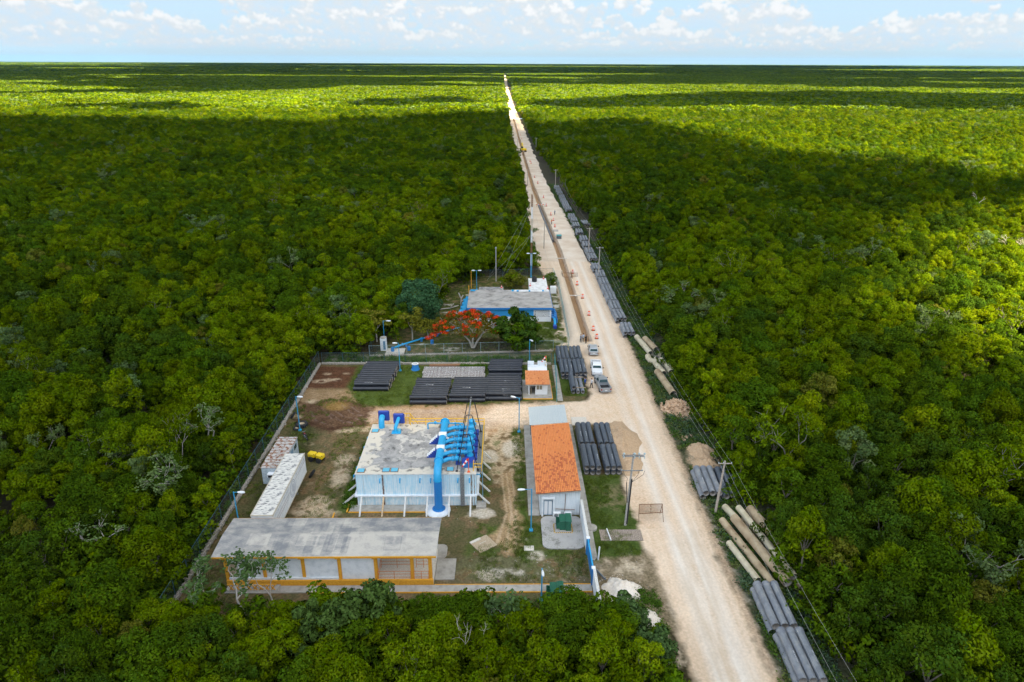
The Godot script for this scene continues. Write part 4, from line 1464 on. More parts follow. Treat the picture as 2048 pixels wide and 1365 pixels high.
	for k in 14:
		lad.append([Vector3(-2.62, 0.3 + k * 0.32, -69.9), Vector3(-2.62, 0.3 + k * 0.32, -70.35)])
	part("ladder", bars(lad, 0.03, 5), M.steel_blue, t)
	# grey cable tray over the roof and down the front
	part("cable_tray", boxes([[-5.28, h + 0.14, -74.5, -4.78, h + 0.24, z1 + 0.06], [-5.28, 0.2, z1 + 0.31, -4.78, h + 0.24, z1 + 0.39], [-5.03, h + 0.242, -74.5, -4.99, h + 0.27, z1 + 0.06], [-5.03, 0.2, z1 + 0.392, -4.99, h + 0.27, z1 + 0.43]]), M.steel, t)
	# two gooseneck vents with their dark blue screens at the rear
	for s in [[-16.45, -81.0], [-14.3, -80.2]]:
		var v := thing("gooseneck_vent", "sky blue gooseneck vent with dark blue screen, %s on the tank's rear edge" % ("left one" if s[0] < -15 else "right one"), "vent pipe", Vector3(s[0], h + 0.12, s[1]), 0.0, "gooseneck vents on the tank")
		var st := mb()
		if s[0] < -15:
			tube(st, [Vector3(0, 0, 0.3), Vector3(0, 0.8, 0.25), Vector3(0, 1.15, 0.0), Vector3(0, 1.2, -0.5)], [.4, .4, .4, .4], 12)
		else:
			tube(st, [Vector3(-0.1, 0, 0.75), Vector3(-0.1, 0.7, 0.75), Vector3(0, 1.0, 0.5), Vector3(0.15, 1.3, -0.9)], [.24, .24, .24, .24], 12)
			box(st, Vector3(0, 0.05, 0.8), Vector3(1.2, 0.1, 0.9), 0.02)
		obj("elbow", st, M.sky_blue, v)
		var sc := mb()
		box(sc, Vector3(0.15, 1.15, -0.95), Vector3(1.5, 1.5, 0.4), 0.12)
		obj("screen", sc, M.deep_blue, v)
	# hoist over the pumps: three black A-frames that carry one beam
	var g := thing("pump_hoist", "black steel hoist of three A-frames carrying one beam above the blue pumps", "hoist", Vector3(-4.4, h + 0.12, -75.0))
	var tops := [Vector3(-4.33, 9.45, -79.6), Vector3(-4.36, 9.45, -75.1), Vector3(-4.45, 9.45, -70.3)]
	var feet := [[Vector3(-5.6, ry, -80.3), Vector3(-3.1, ry, -79.6)], [Vector3(-5.5, ry, -75.4), Vector3(-3.06, ry, -75.5)], [Vector3(-5.7, ry, -70.05), Vector3(-3.16, ry, -70.3)]]
	for k in 3:
		var st := mb()
		var top: Vector3 = tops[k]
		var w := 0.38
		tube(st, [feet[k][0], top + Vector3(-w, -0.12, 0), top + Vector3(-w + 0.1, 0, 0), top + Vector3(w - 0.1, 0, 0), top + Vector3(w, -0.12, 0), feet[k][1]], [.06, .06, .06, .06, .06, .06], 6)
		for f in feet[k]:
			box(st, f + Vector3(0, 0.03, 0), Vector3(0.3, 0.06, 0.3))
		part("frame", st, M.black_steel, g)
	part("beam", bars([[Vector3(-4.34, 9.34, -80.2), Vector3(-4.46, 9.34, -69.9)]], 0.09, 6), M.steel, g)
	windsock(Vector3(-4.26, ry, -69.9), 1.9, "small windsock with red and white bands on the tank's front corner", M.orange)

func strut(st: SurfaceTool, a: Vector3, b: Vector3, w: float) -> void:
	var d := (b - a).normalized()
	var s := d.cross(Vector3.UP).normalized()
	var u := s.cross(d)
	var t := Transform3D(Basis(s, u, -d), (a + b) * 0.5)
	box(st, Vector3.ZERO, Vector3(w, w, a.distance_to(b)), 0.02, t)

func windsock(at: Vector3, high: float, label: String, pole_mat: Material) -> void:
	var t := thing("windsock", label, "windsock", at)
	var st := mb()
	bar(st, Vector3.ZERO, Vector3(0, high, 0), 0.04, 6)
	box(st, Vector3(0, 0.04, 0), Vector3(0.3, 0.08, 0.3))
	obj("pole", st, pole_mat, t)
	var p := Vector3(-0.05, high - 0.1, 0)
	var d := Vector3(-0.55, -0.75, 0.15).normalized()
	for k in 5:
		var s := mb()
		tube(s, [p + d * k * 0.24, p + d * (k + 1) * 0.24], [0.15 - k * 0.012, 0.15 - (k + 1) * 0.012], 8, k == 4)
		obj("band", s, M.red if k % 2 == 0 else M.white_paint, t)

func build_manifold() -> void:
	var h := 4.54
	var t := thing("pipe_manifold", "thick sky blue header pipe along the tank roof dropping down its front", "pipe", Vector3(-7.9, 0, -75.0))
	var st := mb()
	var x := -7.9
	tube(st, [Vector3(x, 5.5, -80.4), Vector3(x, 5.5, -70.9), Vector3(x, 5.46, -70.0), Vector3(x, 5.2, -69.2), Vector3(x, 4.7, -68.86), Vector3(x, 4.0, -68.8)], [.47, .47, .47, .47, .47, .47], 18)
	lathe(st, Vector3(x, 5.5, -80.4), Vector3(0, 0, -1), [[0.47, -0.08], [0.62, -0.08], [0.62, 0.1], [0.4, 0.14], [0.0, 0.2]], 18)
	lathe(st, Vector3(x, 5.5, -70.75), Vector3(0, 0, 1), [[0.47, -0.1], [0.58, -0.1], [0.58, 0.02], [0.47, 0.02]], 18)
	lathe(st, Vector3(x, 4.15, -68.8), Vector3(0, 1, 0), [[0.47, -0.06], [0.52, -0.06], [0.52, 0.06], [0.47, 0.06]], 18)
	part("header", st, M.sky_blue, t)
	var dn := mb()
	tube(dn, [Vector3(x, 4.08, -68.8), Vector3(x, 0.0, -68.75)], [.475, .475], 18)
	lathe(dn, Vector3(x, 0.0, -68.75), Vector3(0, 1, 0), [[1.0, 0.0], [0.8, 0.16], [0.47, 0.2]], 18)
	part("downpipe", dn, M.mid_blue, t)
	var foot := mb()
	lathe(foot, Vector3(x - 0.1, 0.0, -68.6), Vector3.UP, [[1.55, 0.0], [1.5, 0.15], [0.0, 0.16]], 20)
	part("footing", foot, M.white_wall, t)
	# stepped piers
	for z in [-76.65, -73.44]:
		var body := []
		var caps := []
		for k in 5:
			var w := 1.35 - k * 0.2
			body.append([x - w - 0.35, h - 0.02 + k * 0.2, z - 0.34 + k * 0.002, x + w * 0.75, h + 0.2 + k * 0.2, z + 0.34 - k * 0.002])
			for s in [-1, 1]:
				var a: float = x - w - 0.36 if s < 0 else x + (w - 0.2) * 0.75
				caps.append([a, h + 0.2 + k * 0.2, z - 0.345, a + 0.22, h + 0.235 + k * 0.2, z + 0.345])
		var pier := part("pier", boxes(body), M.deep_blue, t)
		for cp in caps:
			part("cap", boxes([cp]), M.white_paint, pier)
		part("collar", boxes([[x - 0.5, 5.72, z - 0.36, x + 0.5, 6.02, z + 0.36]], 0.05), M.white_paint, pier)
	# branches
	var zs := [-79.2, -77.6, -76.1, -74.6, -73.1, -71.6]
	for k in 6:
		var z: float = zs[k]
		var b := mb()
		var y := 5.35
		var end := -4.5 if k < 5 else -5.3
		tube(b, [Vector3(x + 0.2, y, z + 0.75), Vector3(x + 0.75, y, z + 0.35), Vector3(x + 1.15, y, z + 0.06), Vector3(x + 1.5, y, z), Vector3(end, y, z)], [.25, .25, .25, .25, .25], 12)
		for fx in [x + 1.6, x + 1.78, x + 2.45, x + 2.62, x + 3.0]:
			if fx < end:
				lathe(b, Vector3(fx, y, z), Vector3.RIGHT, [[0.25, -0.05], [0.37, -0.05], [0.37, 0.05], [0.25, 0.05]], 12)
		# a valve body with its bonnet
		blob(b, Vector3(x + 2.1, y + 0.05, z), Vector3(0.34, 0.34, 0.34), 10, 6)
		tube(b, [Vector3(x + 2.1, y + 0.2, z), Vector3(x + 2.1, y + 0.62, z)], [.13, .09], 8)
		if k % 2 == 0:
			tube(b, [Vector3(x + 1.45, y + 0.1, z), Vector3(x + 1.45, y + 0.65, z)], [.08, .08], 8)
			blob(b, Vector3(x + 1.45, y + 0.7, z), Vector3(0.13, 0.16, 0.13), 8, 5)
		var br := part("branch_pipe", b, M.sky_blue, t)
		part("support", boxes([[x + 2.0, h, z - 0.15, x + 2.5, y - 0.22, z + 0.15]]), M.deep_blue, br)
	var cross := mb()
	tube(cross, [Vector3(-10.2, h, -80.3), Vector3(-10.2, h + 0.75, -80.3), Vector3(-10.0, h + 0.9, -80.3), Vector3(-5.6, h + 0.9, -80.2), Vector3(-5.45, h + 0.8, -80.1), Vector3(-5.45, h + 0.3, -80.0)], [.1, .1, .1, .1, .1, .1], 8)
	blob(cross, Vector3(-9.2, h + 0.95, -80.3), Vector3(.22, .22, .22), 8, 5)
	part("drain_pipe", cross, M.sky_blue, t)
	part("saddle", boxes([[-4.9, h, -73.4, -4.6, h + 0.7, -73.0]]), M.deep_blue, t)
	# vertical pumps
	var words := ["first and rearmost", "second", "third", "fourth", "fifth and nearest"]
	for k in 5:
		var z: float = zs[k]
		var p := thing("vertical_pump", "sky blue vertical pump on a dark blue base, %s in its row" % words[k], "pump", Vector3(-4.25, h, z), 0.0, "vertical pumps on the tank roof")
		var base := mb()
		box(base, Vector3(0.15, 0.18, 0.12), Vector3(1.5, 0.36, 1.0), 0.03)
		obj("base", base, M.deep_blue, p)
		var head := mb()
		lathe(head, Vector3.ZERO, Vector3.UP, [[0.42, 0.36], [0.42, 0.46], [0.30, 0.48], [0.27, 1.0], [0.40, 1.04], [0.40, 1.12]], 14)
		obj("discharge_head", head, M.sky_blue, p)
		var motor := mb()
		lathe(motor, Vector3.ZERO, Vector3.UP, [[0.40, 1.12], [0.36, 1.18], [0.36, 1.72], [0.39, 1.76], [0.39, 1.9], [0.28, 2.05], [0.0, 2.1]], 16)
		for a in 12:
			var d := Vector3(cos(TAU * a / 12.0), 0, sin(TAU * a / 12.0))
			bar(motor, d * 0.37 + Vector3(0, 1.2, 0), d * 0.37 + Vector3(0, 1.7, 0), 0.03, 4)
		var mt := obj("motor", motor, M.sky_blue, p)
		var jb := mb()
		box(jb, Vector3(0.46, 1.4, 0.05), Vector3(0.22, 0.34, 0.3), 0.03)
		obj("junction_box", jb, M.sky_blue, mt)
	var cab := thing("control_box", "wide dark blue cabinet on the tank roof beside the windsock", "cabinet", Vector3(-4.35, h, -71.3))
	var cs := mb()
	box(cs, Vector3(0, 0.35, 0), Vector3(1.5, 0.7, 1.1), 0.05)
	obj("body", cs, M.gate_blue, cab)
	var lid := mb()
	box(lid, Vector3(0, 0.74, 0), Vector3(1.6, 0.07, 1.2), 0.03)
	obj("lid", lid, M.deep_blue, cab)

func build_hall() -> void:
	var t := thing("yellow_hall", "low open hall with ochre posts, white panels and long grey concrete roof", "building", Vector3(-18, 0, -58.4))
	# roof of two slopes, bleached in formwork bands
	var im := Image.create(700, 210, false, Image.FORMAT_RGB8)
	var n := noise(330, 0.02, 5)
	var n2 := noise(331, 0.15, 3)
	var r := RandomNumberGenerator.new()
	r.seed = 5
	var bands := []
	for k in 60:
		bands.append([r.randf_range(0.15, 1.0), [0.0, 0.12, 0.26, 0.47, 0.5, 0.55][r.randi() % 6], r.randf_range(0.012, 0.05), r.randf_range(0.12, 0.5), r.randf_range(-0.9, 1.0), r.randf_range(-.05, .05)])
	for x in 700:
		for y in 210:
			var u := x / 700.0
			var v := y / 210.0
			var a := n.get_noise_2d(x * 0.8, y * 1.2)
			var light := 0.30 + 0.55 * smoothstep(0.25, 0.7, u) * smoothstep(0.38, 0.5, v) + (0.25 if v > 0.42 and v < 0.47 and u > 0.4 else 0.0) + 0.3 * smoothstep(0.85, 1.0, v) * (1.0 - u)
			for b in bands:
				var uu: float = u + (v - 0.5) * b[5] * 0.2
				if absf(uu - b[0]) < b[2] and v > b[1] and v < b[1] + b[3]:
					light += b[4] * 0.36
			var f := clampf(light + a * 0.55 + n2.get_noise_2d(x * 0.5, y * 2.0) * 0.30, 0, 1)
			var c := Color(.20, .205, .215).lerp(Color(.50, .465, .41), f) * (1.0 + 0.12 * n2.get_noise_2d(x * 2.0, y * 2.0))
			im.set_pixel(x, y, (c * 0.86).linear_to_srgb())
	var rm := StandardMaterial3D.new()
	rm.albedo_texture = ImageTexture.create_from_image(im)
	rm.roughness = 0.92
	rm.texture_repeat = false
	var xl := -29.3
	var xr := -6.85
	var zf := -55.2
	var zb := -61.5
	var zr := -58.4
	var hr := 4.46
	var he := 4.2
	var roof := mb()
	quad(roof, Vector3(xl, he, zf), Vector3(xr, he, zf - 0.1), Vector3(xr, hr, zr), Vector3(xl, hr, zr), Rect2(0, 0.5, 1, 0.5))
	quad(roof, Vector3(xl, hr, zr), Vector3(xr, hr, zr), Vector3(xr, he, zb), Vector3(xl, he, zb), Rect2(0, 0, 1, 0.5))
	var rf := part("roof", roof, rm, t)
	var under := mb()
	for s in [[zf, zr, he, hr], [zr, zb, hr, he]]:
		quad(under, Vector3(xl, s[2] - 0.16, s[0]), Vector3(xl, s[3] - 0.16, s[1]), Vector3(xr, s[3] - 0.16, s[1]), Vector3(xr, s[2] - 0.16, s[0]))
		for x in [xl, xr]:
			quad(under, Vector3(x, s[2] - 0.16, s[0]), Vector3(x, s[2] - 0.004, s[0]), Vector3(x, s[3] - 0.004, s[1]), Vector3(x, s[3] - 0.16, s[1]))
	part("soffit", under, M.white_wall, rf)
	part("fascia", boxes([[xl, he - 0.19, zf - 0.05, xr, he - 0.004, zf + 0.03], [xl, he - 0.19, zb - 0.03, xr, he - 0.004, zb + 0.05]]), M.ochre, rf)
	# posts, beam ends
	for x in [-28.4, -24.55, -20.55, -16.85, -13.15, -9.45, -7.6]:
		part("post", boxes([[x - 0.17, 0, -56.35, x + 0.17, he - 0.19, -56.0]], 0.02), M.ochre, t)
		part("beam_end", boxes([[x - 0.24, he - 0.55, -56.5, x + 0.1, he - 0.162, -55.45]], 0.02), M.ochre, t)
		part("post", boxes([[x - 0.17, 0, -60.9, x + 0.17, he - 0.19, -60.55]], 0.02), M.ochre, t)
		part("beam_end", boxes([[x - 0.15, he - 0.5, -61.4, x + 0.15, he - 0.162, -60.3]], 0.02), M.ochre, t)
	part("front_beam", boxes([[-28.6, he - 0.42, -56.3, -7.4, he - 0.17, -56.05]]), M.ochre, t)
	part("plinth", boxes([[-28.5, 0, -56.0, -7.3, 0.72, -55.78]], 0.02), M.ochre, t)
	part("floor", boxes([[-28.5, 0, -60.9, -7.3, 0.5, -56.002]]), M.pale_slab, t)
	for s in [[-28.2, -24.72], [-24.38, -20.72], [-20.38, -17.02], [-16.68, -13.32]]:
		part("wall_panel", boxes([[s[0], 0.5, -56.28, s[1], he - 0.42, -56.12]]), M.white_wall, t)
	part("end_wall", boxes([[-28.35, 0.5, -60.6, -28.2, he - 0.2, -56.3]]), M.white_wall, t)
	part("end_wall", boxes([[-13.3, 0.5, -60.6, -13.15, he - 0.2, -56.3]]), M.white_wall, t)
	part("rear_wall", boxes([[-28.2, 0.5, -60.75, -13.3, he - 0.2, -60.62]]), M.white_wall, t)
	part("ledge", boxes([[-28.2, 0.72, -56.1, -17.0, 0.95, -55.9]]), M.white_wall, t)
	part("door_leaf", boxes([[-28.15, 0.5, -56.11, -27.3, 2.7, -56.05]]), M.wood, t)
	var rails := []
	for s in [[-13.0, -9.62], [-9.28, -7.77]]:
		for y in [0.95, 1.35, 1.7]:
			rails.append([Vector3(s[0], y, -55.95), Vector3(s[1], y, -55.95)])
			rails.append([Vector3(s[0], y, -57.9), Vector3(s[1], y, -57.9)])
		for x in [s[0], (s[0] + s[1]) * 0.5, s[1]]:
			rails.append([Vector3(x, 0.5, -55.95), Vector3(x, 1.7, -55.95)])
			rails.append([Vector3(x, 0.5, -57.9), Vector3(x, 1.7, -57.9)])
	rails.append([Vector3(-12.9, 1.7, -55.95), Vector3(-12.9, 2.6, -60.4)])
	rails.append([Vector3(-12.9, 1.2, -55.95), Vector3(-12.9, 2.1, -60.4)])
	part("railing", bars(rails, 0.028, 5), M.railing, t)
	# ramp with a lattice guard at the left end
	var lat := []
	for k in 8:
		var x := -28.0 + k * 0.6
		lat.append([Vector3(x, 0.1, -55.0), Vector3(x + 0.55, 0.9, -55.0)])
		lat.append([Vector3(x + 0.55, 0.1, -55.0), Vector3(x, 0.9, -55.0)])
	lat.append([Vector3(-28.1, 0.92, -55.0), Vector3(-23.1, 0.92, -55.0)])
	lat.append([Vector3(-28.1, 0.1, -55.0), Vector3(-23.1, 0.1, -55.0)])
	part("lattice_guard", bars(lat, 0.06, 5), M.ochre, t)
	part("ramp", boxes([[-28.3, 0, -55.75, -23.0, 0.25, -54.9]]), M.concrete, t)

func build_tiled_house() -> void:
	var t := thing("tiled_house", "long white house with an orange pantile roof and grey sheet carport behind", "building", Vector3(6.5, 0, -76))
	var xl := 4.25
	var xr := 8.98
	var zf := -67.6
	var zb := -83.2
	var hl := 3.15
	var hr := 3.62
	var wall := mb()
	quad(wall, Vector3(xl, 0, zf), Vector3(xr, 0, zf), Vector3(xr, hr, zf), Vector3(xl, hl, zf))
	part("front_wall", wall, streaked(Color(.52, .58, .62), Color(.64, .67, .69), Color(.16, .16, .15), 300, 200, 340, 0.75), t)
	var sides := mb()
	quad(sides, Vector3(xl, 0, zb), Vector3(xl, 0, zf), Vector3(xl, hl, zf), Vector3(xl, hl, zb))
	quad(sides, Vector3(xr, 0, zf), Vector3(xr, 0, zb), Vector3(xr, hr, zb), Vector3(xr, hr, zf))
	quad(sides, Vector3(xr, 0, zb), Vector3(xl, 0, zb), Vector3(xl, hl, zb), Vector3(xr, hr, zb))
	part("wall", sides, M.white_wall, t)
	# roof
	var o := Vector3(3.72, 3.16, zf + 0.35)
	var u := (Vector3(9.0, 3.66, zf + 0.35) - o).normalized()
	var bed := mb()
	var a := Vector3(3.72, 3.13, zf + 0.35)
	var b := Vector3(9.0, 3.63, zf + 0.35)
	var off := Vector3(0, 0, -16.2)
	quad(bed, a, b, b + off, a + off)
	quad(bed, a + off + Vector3(0, -.14, 0), b + off + Vector3(0, -.14, 0), b + Vector3(0, -.14, 0), a + Vector3(0, -.14, 0))
	quad(bed, a + Vector3(0, -.14, 0), b + Vector3(0, -.14, 0), b, a)
	quad(bed, a + off + Vector3(0, -.14, 0), a + Vector3(0, -.14, 0), a, a + off)
	var rf := part("roof", bed, M.concrete, t)
	var tiles := pantiles(o + off, u, Vector3(0, 0, 1), 5.3, 16.2, 0.212, 0.36, [Color(.72, .25, .075), Color(.78, .30, .10), Color(.50, .13, .05), Color(.60, .18, .07)], 350, func(_x: float, y: float) -> float: return 0.04 if y < 0.45 else 0.30)
	var tl := part("roof_tiles", tiles, vertex_mat(), rf)
	tl.set_meta("kind", "stuff")
	# carport: corrugated sheet on posts
	var sheet := mb()
	var n := 44
	for k in n:
		var x0 := lerpf(3.55, 8.85, float(k) / n)
		var x1 := lerpf(3.55, 8.85, float(k + 1) / n)
		var y0 := lerpf(3.05, 3.5, float(k) / n) + (0.035 if k % 2 == 0 else 0.0)
		var y1 := lerpf(3.05, 3.5, float(k + 1) / n) + (0.0 if k % 2 == 0 else 0.035)
		quad(sheet, Vector3(x0, y0, -83.9), Vector3(x1, y1, -83.9), Vector3(x1, y1, -89.3), Vector3(x0, y0, -89.3))
	part("carport_roof", sheet, M.sheet, t)
	for p in [[3.8, -89.0], [8.6, -89.0], [3.8, -86.4], [8.6, -86.4]]:
		part("carport_post", boxes([[p[0] - .06, 0, p[1] - .06, p[0] + .06, 3.03, p[1] + .06]]), M.steel, t)
	# double door with its surround
	var d := part("door", boxes([[4.72, 0.12, zf + 0.06, 5.68, 2.05, zf + 0.10]]), M.white_paint, t)
	part("door_frame", boxes([[4.66, 0.06, zf + 0.101, 4.74, 2.12, zf + 0.13], [5.66, 0.06, zf + 0.101, 5.74, 2.12, zf + 0.13], [5.16, 0.06, zf + 0.101, 5.24, 2.05, zf + 0.13], [4.66, 2.05, zf + 0.101, 5.74, 2.12, zf + 0.13], [4.66, 0.06, zf + 0.101, 5.74, 0.12, zf + 0.13]]), M.frame_blue, d)
	part("porch", boxes([[4.42, 0, zf + 0.003, 4.64, 2.45, zf + 0.34], [5.76, 0, zf + 0.003, 5.98, 2.45, zf + 0.34], [4.42, 2.45, zf + 0.003, 5.98, 2.62, zf + 0.36]], 0.02), M.white_wall, t)
	part("conduit", bars([[Vector3(7.2, 0.5, zf + 0.08), Vector3(7.25, 3.0, zf + 0.1)], [Vector3(6.1, 0.9, zf + 0.06), Vector3(8.4, 0.75, zf + 0.06)]], 0.035, 5), M.rust, t)
	for s in [[6.25, "left"], [7.55, "right"]]:
		var ac := thing("air_conditioner", "white outdoor air conditioner unit, %s one against the tiled house's front wall" % s[1], "air conditioner", Vector3(s[0], 0.0, zf + 0.5), 0.0, "air conditioners by the tiled house")
		var cs := mb()
		box(cs, Vector3(0, 0.42, 0), Vector3(0.86, 0.62, 0.34), 0.03)
		for sx in [-.3, .3]:
			box(cs, Vector3(sx, 0.055, 0), Vector3(0.08, 0.11, 0.4))
		obj("casing", cs, M.white_paint, ac)
		var fan := mb()
		lathe(fan, Vector3(-0.1, 0.42, 0.172), Vector3(0, 0, 1), [[0.25, 0.0], [0.25, 0.02], [0.2, 0.02], [0.0, 0.012]], 16)
		obj("fan_grille", fan, M.steel, ac)

func build_gatehouse() -> void:
	var t := thing("gatehouse", "tiny white guard hut with an orange tiled roof beside the yard gate", "building", Vector3(5.4, 0, -101))
	part("slab", boxes([[3.0, 0, -104.9, 7.75, 0.14, -97.9]]), M.concrete, t)
	part("slab_edge", boxes([[3.0, 0, -97.898, 7.75, 0.145, -97.8], [7.752, 0, -104.9, 7.84, 0.145, -97.8]]), M.ochre, t)
	var zf := -99.25
	part("wall", boxes([[3.95, 0.14, -102.0, 4.12, 2.35, zf], [6.8, 0.14, -102.0, 7.0, 2.35, zf], [4.12, 0.14, -102.0, 6.8, 2.35, -101.85], [5.05, 0.14, zf - 0.18, 6.8, 0.95, zf - 0.002], [6.2, 0.95, zf - 0.18, 6.8, 2.35, zf - 0.002], [5.05, 0.95, zf - 0.18, 5.2, 2.35, zf - 0.002], [4.12, 2.05, zf - 0.18, 6.2, 2.35, zf - 0.004]]), M.white_paint, t)
	part("door", boxes([[4.35, 0.15, zf - 0.9, 4.42, 2.05, zf - 0.2]]), M.wood, t)
	var w := part("window", boxes([[5.2, 0.95, zf - 0.1, 5.26, 2.05, zf - 0.04], [6.14, 0.95, zf - 0.1, 6.2, 2.05, zf - 0.04], [5.67, 0.95, zf - 0.1, 5.73, 2.05, zf - 0.04], [5.2, 0.95, zf - 0.1, 6.2, 1.0, zf - 0.04], [5.2, 2.0, zf - 0.1, 6.2, 2.05, zf - 0.04]]), M.white_paint, t)
	part("pane", boxes([[5.25, 1.0, zf - 0.08, 6.15, 2.0, zf - 0.06]]), M.glass_pale, w)
	var a := Vector3(3.42, 2.30, -98.35)
	var up := Vector3(0, 0.85, -3.55)
	var bed := mb()
	quad(bed, a, a + Vector3(3.9, 0, 0), a + Vector3(3.9, 0, 0) + up, a + up)
	quad(bed, a + up + Vector3(0, -.12, 0), a + Vector3(3.9, -.12, 0) + up, a + Vector3(3.9, -.12, 0), a + Vector3(0, -.12, 0))
	quad(bed, a + Vector3(0, -.12, 0), a + Vector3(3.9, -.12, 0), a + Vector3(3.9, 0, 0), a)
	quad(bed, a + Vector3(3.9, -.12, 0), a + Vector3(3.9, -.12, 0) + up, a + Vector3(3.9, 0, 0) + up, a + Vector3(3.9, 0, 0))
	var rf := part("roof", bed, M.concrete, t)
	var tl := part("roof_tiles", pantiles(a + up + Vector3(0, .03, 0), Vector3.RIGHT, -up.normalized(), 3.9, 3.65, 0.205, 0.28, [Color(.70, .26, .09), Color(.76, .33, .13), Color(.55, .17, .06), Color(.60, .21, .09)], 360, func(_x: float, _y: float) -> float: return 0.08), vertex_mat(), rf)
	tl.set_meta("kind", "stuff")
	# white annexe behind with a parapet
	part("annexe", boxes([[4.0, 0, -106.2, 7.2, 2.35, -102.003]]), M.white_wall, t)
	part("parapet", boxes([[4.0, 2.352, -106.2, 5.05, 3.05, -105.95], [5.7, 2.352, -106.2, 7.2, 3.05, -105.95], [4.0, 2.352, -105.94, 4.12, 2.95, -105.0], [7.08, 2.352, -105.94, 7.2, 2.95, -105.0]]), M.white_wall, t)
	part("sheet_roof", boxes([[4.0, 2.36, -105.0, 7.2, 2.42, -102.1]]), M.white_paint, t)
	windsock(Vector3(7.1, 2.5, -105.6), 1.75, "windsock with red and white bands above the guard hut's rear annexe", M.yellow)

func slab_thing(called: String, label: String, category: String, pts: PackedVector2Array, h: float, m: Material) -> MeshInstance3D:
	var c := Vector2.ZERO
	for p in pts:
		c += p / pts.size()
	var q := PackedVector2Array()
	for p in pts:
		q.append(p - c)
	var st := mb()
	prism(st, q, -0.02, h)
	var o := obj(called, st, m, null, Vector3(c.x, 0, c.y))
	o.set_meta("kind", "structure")
	return o

func build_slabs() -> void:
	slab_thing("pavement", "", "", rect(2.9, -89.2, 4.2, -67.4), 0.1, M.concrete)
	slab_thing("pavement", "", "", PackedVector2Array([V(9.25, -89.5), V(10.1, -89.5), V(10.2, -73), V(10.15, -59.9), V(9.75, -59.4), V(9.25, -59.6)]), 0.12, M.concrete)
	var pad := slab_thing("pavement", "", "", rounded_rect(4.3, -67.2, 9.05, -61.3, 0.9), 0.14, M.pad)
	pad.name = numbered("equipment_pad")
	slab_thing("footpath", "", "", rect(-28.4, -55.74, 9.0, -54.75), 0.1, M.concrete)
	var kerbs := boxes([[-20.0, 0.0, -54.748, 9.0, 0.13, -54.66], [-7.2, 0.0, -55.83, 9.0, 0.13, -55.745]])
	var kb := obj("kerb", kerbs, M.ochre)
	kb.set_meta("kind", "structure")
	slab_thing("pavement", "", "", rect(-7.25, -59.8, -5.2, -56.55), 0.1, M.concrete)
	slab_thing("pavement", "", "", rounded_rect(-8.2, -62.2, -6.3, -59.85, 0.6), 0.08, M.concrete)
	slab_thing("pavement", "", "", rect(10.95, -64.7, 15.75, -62.75), 0.06, M.old_slab)
	slab_thing("pavement", "", "", rect(10.15, -91.7, 12.45, -89.3), 0.12, M.pale_slab)
	slab_thing("pavement", "", "", rect(8.55, -111.0, 9.4, -97.2), 0.1, M.concrete)
	slab_thing("pavement", "", "", rect(-22.0, -118.8, -18.6, -115.6), 0.1, M.pale_slab)
	slab_thing("pavement", "", "", rect(2.2, -61.9, 3.3, -61.1), 0.06, M.pale_slab)
	# yellow and black hazard border painted on the equipment pad
	var hz := mb()
	var hb := mb()
	var y := 0.145
	var k := 0
	for side in [[5.76, -65.7, 7.84, -65.7], [7.84, -65.7, 7.84, -64.05], [7.84, -64.05, 5.76, -64.05], [5.76, -64.05, 5.76, -65.7]]:
		var a := Vector3(side[0], y, side[1])
		var b := Vector3(side[2], y, side[3])
		var d := (b - a).normalized()
		var s := Vector3(-d.z, 0, d.x) * 0.06
		var len := a.distance_to(b) - 0.12
		var n := int(len / 0.11)
		for i in n:
			var p := a + d * (0.06 + len * i / n)
			var q := a + d * (0.06 + len * (i + 1) / n)
			var lean := d * 0.05
			quad(hz if i % 2 == 0 else hb, p - s - lean, q - s - lean, q + s + lean, p + s + lean)
			k += 1
	var hm := obj("road_marking", hz, M.yellow)
	hm.set_meta("kind", "structure")
	var hm2 := obj("road_marking", hb, M.black_steel)
	hm2.set_meta("kind", "structure")

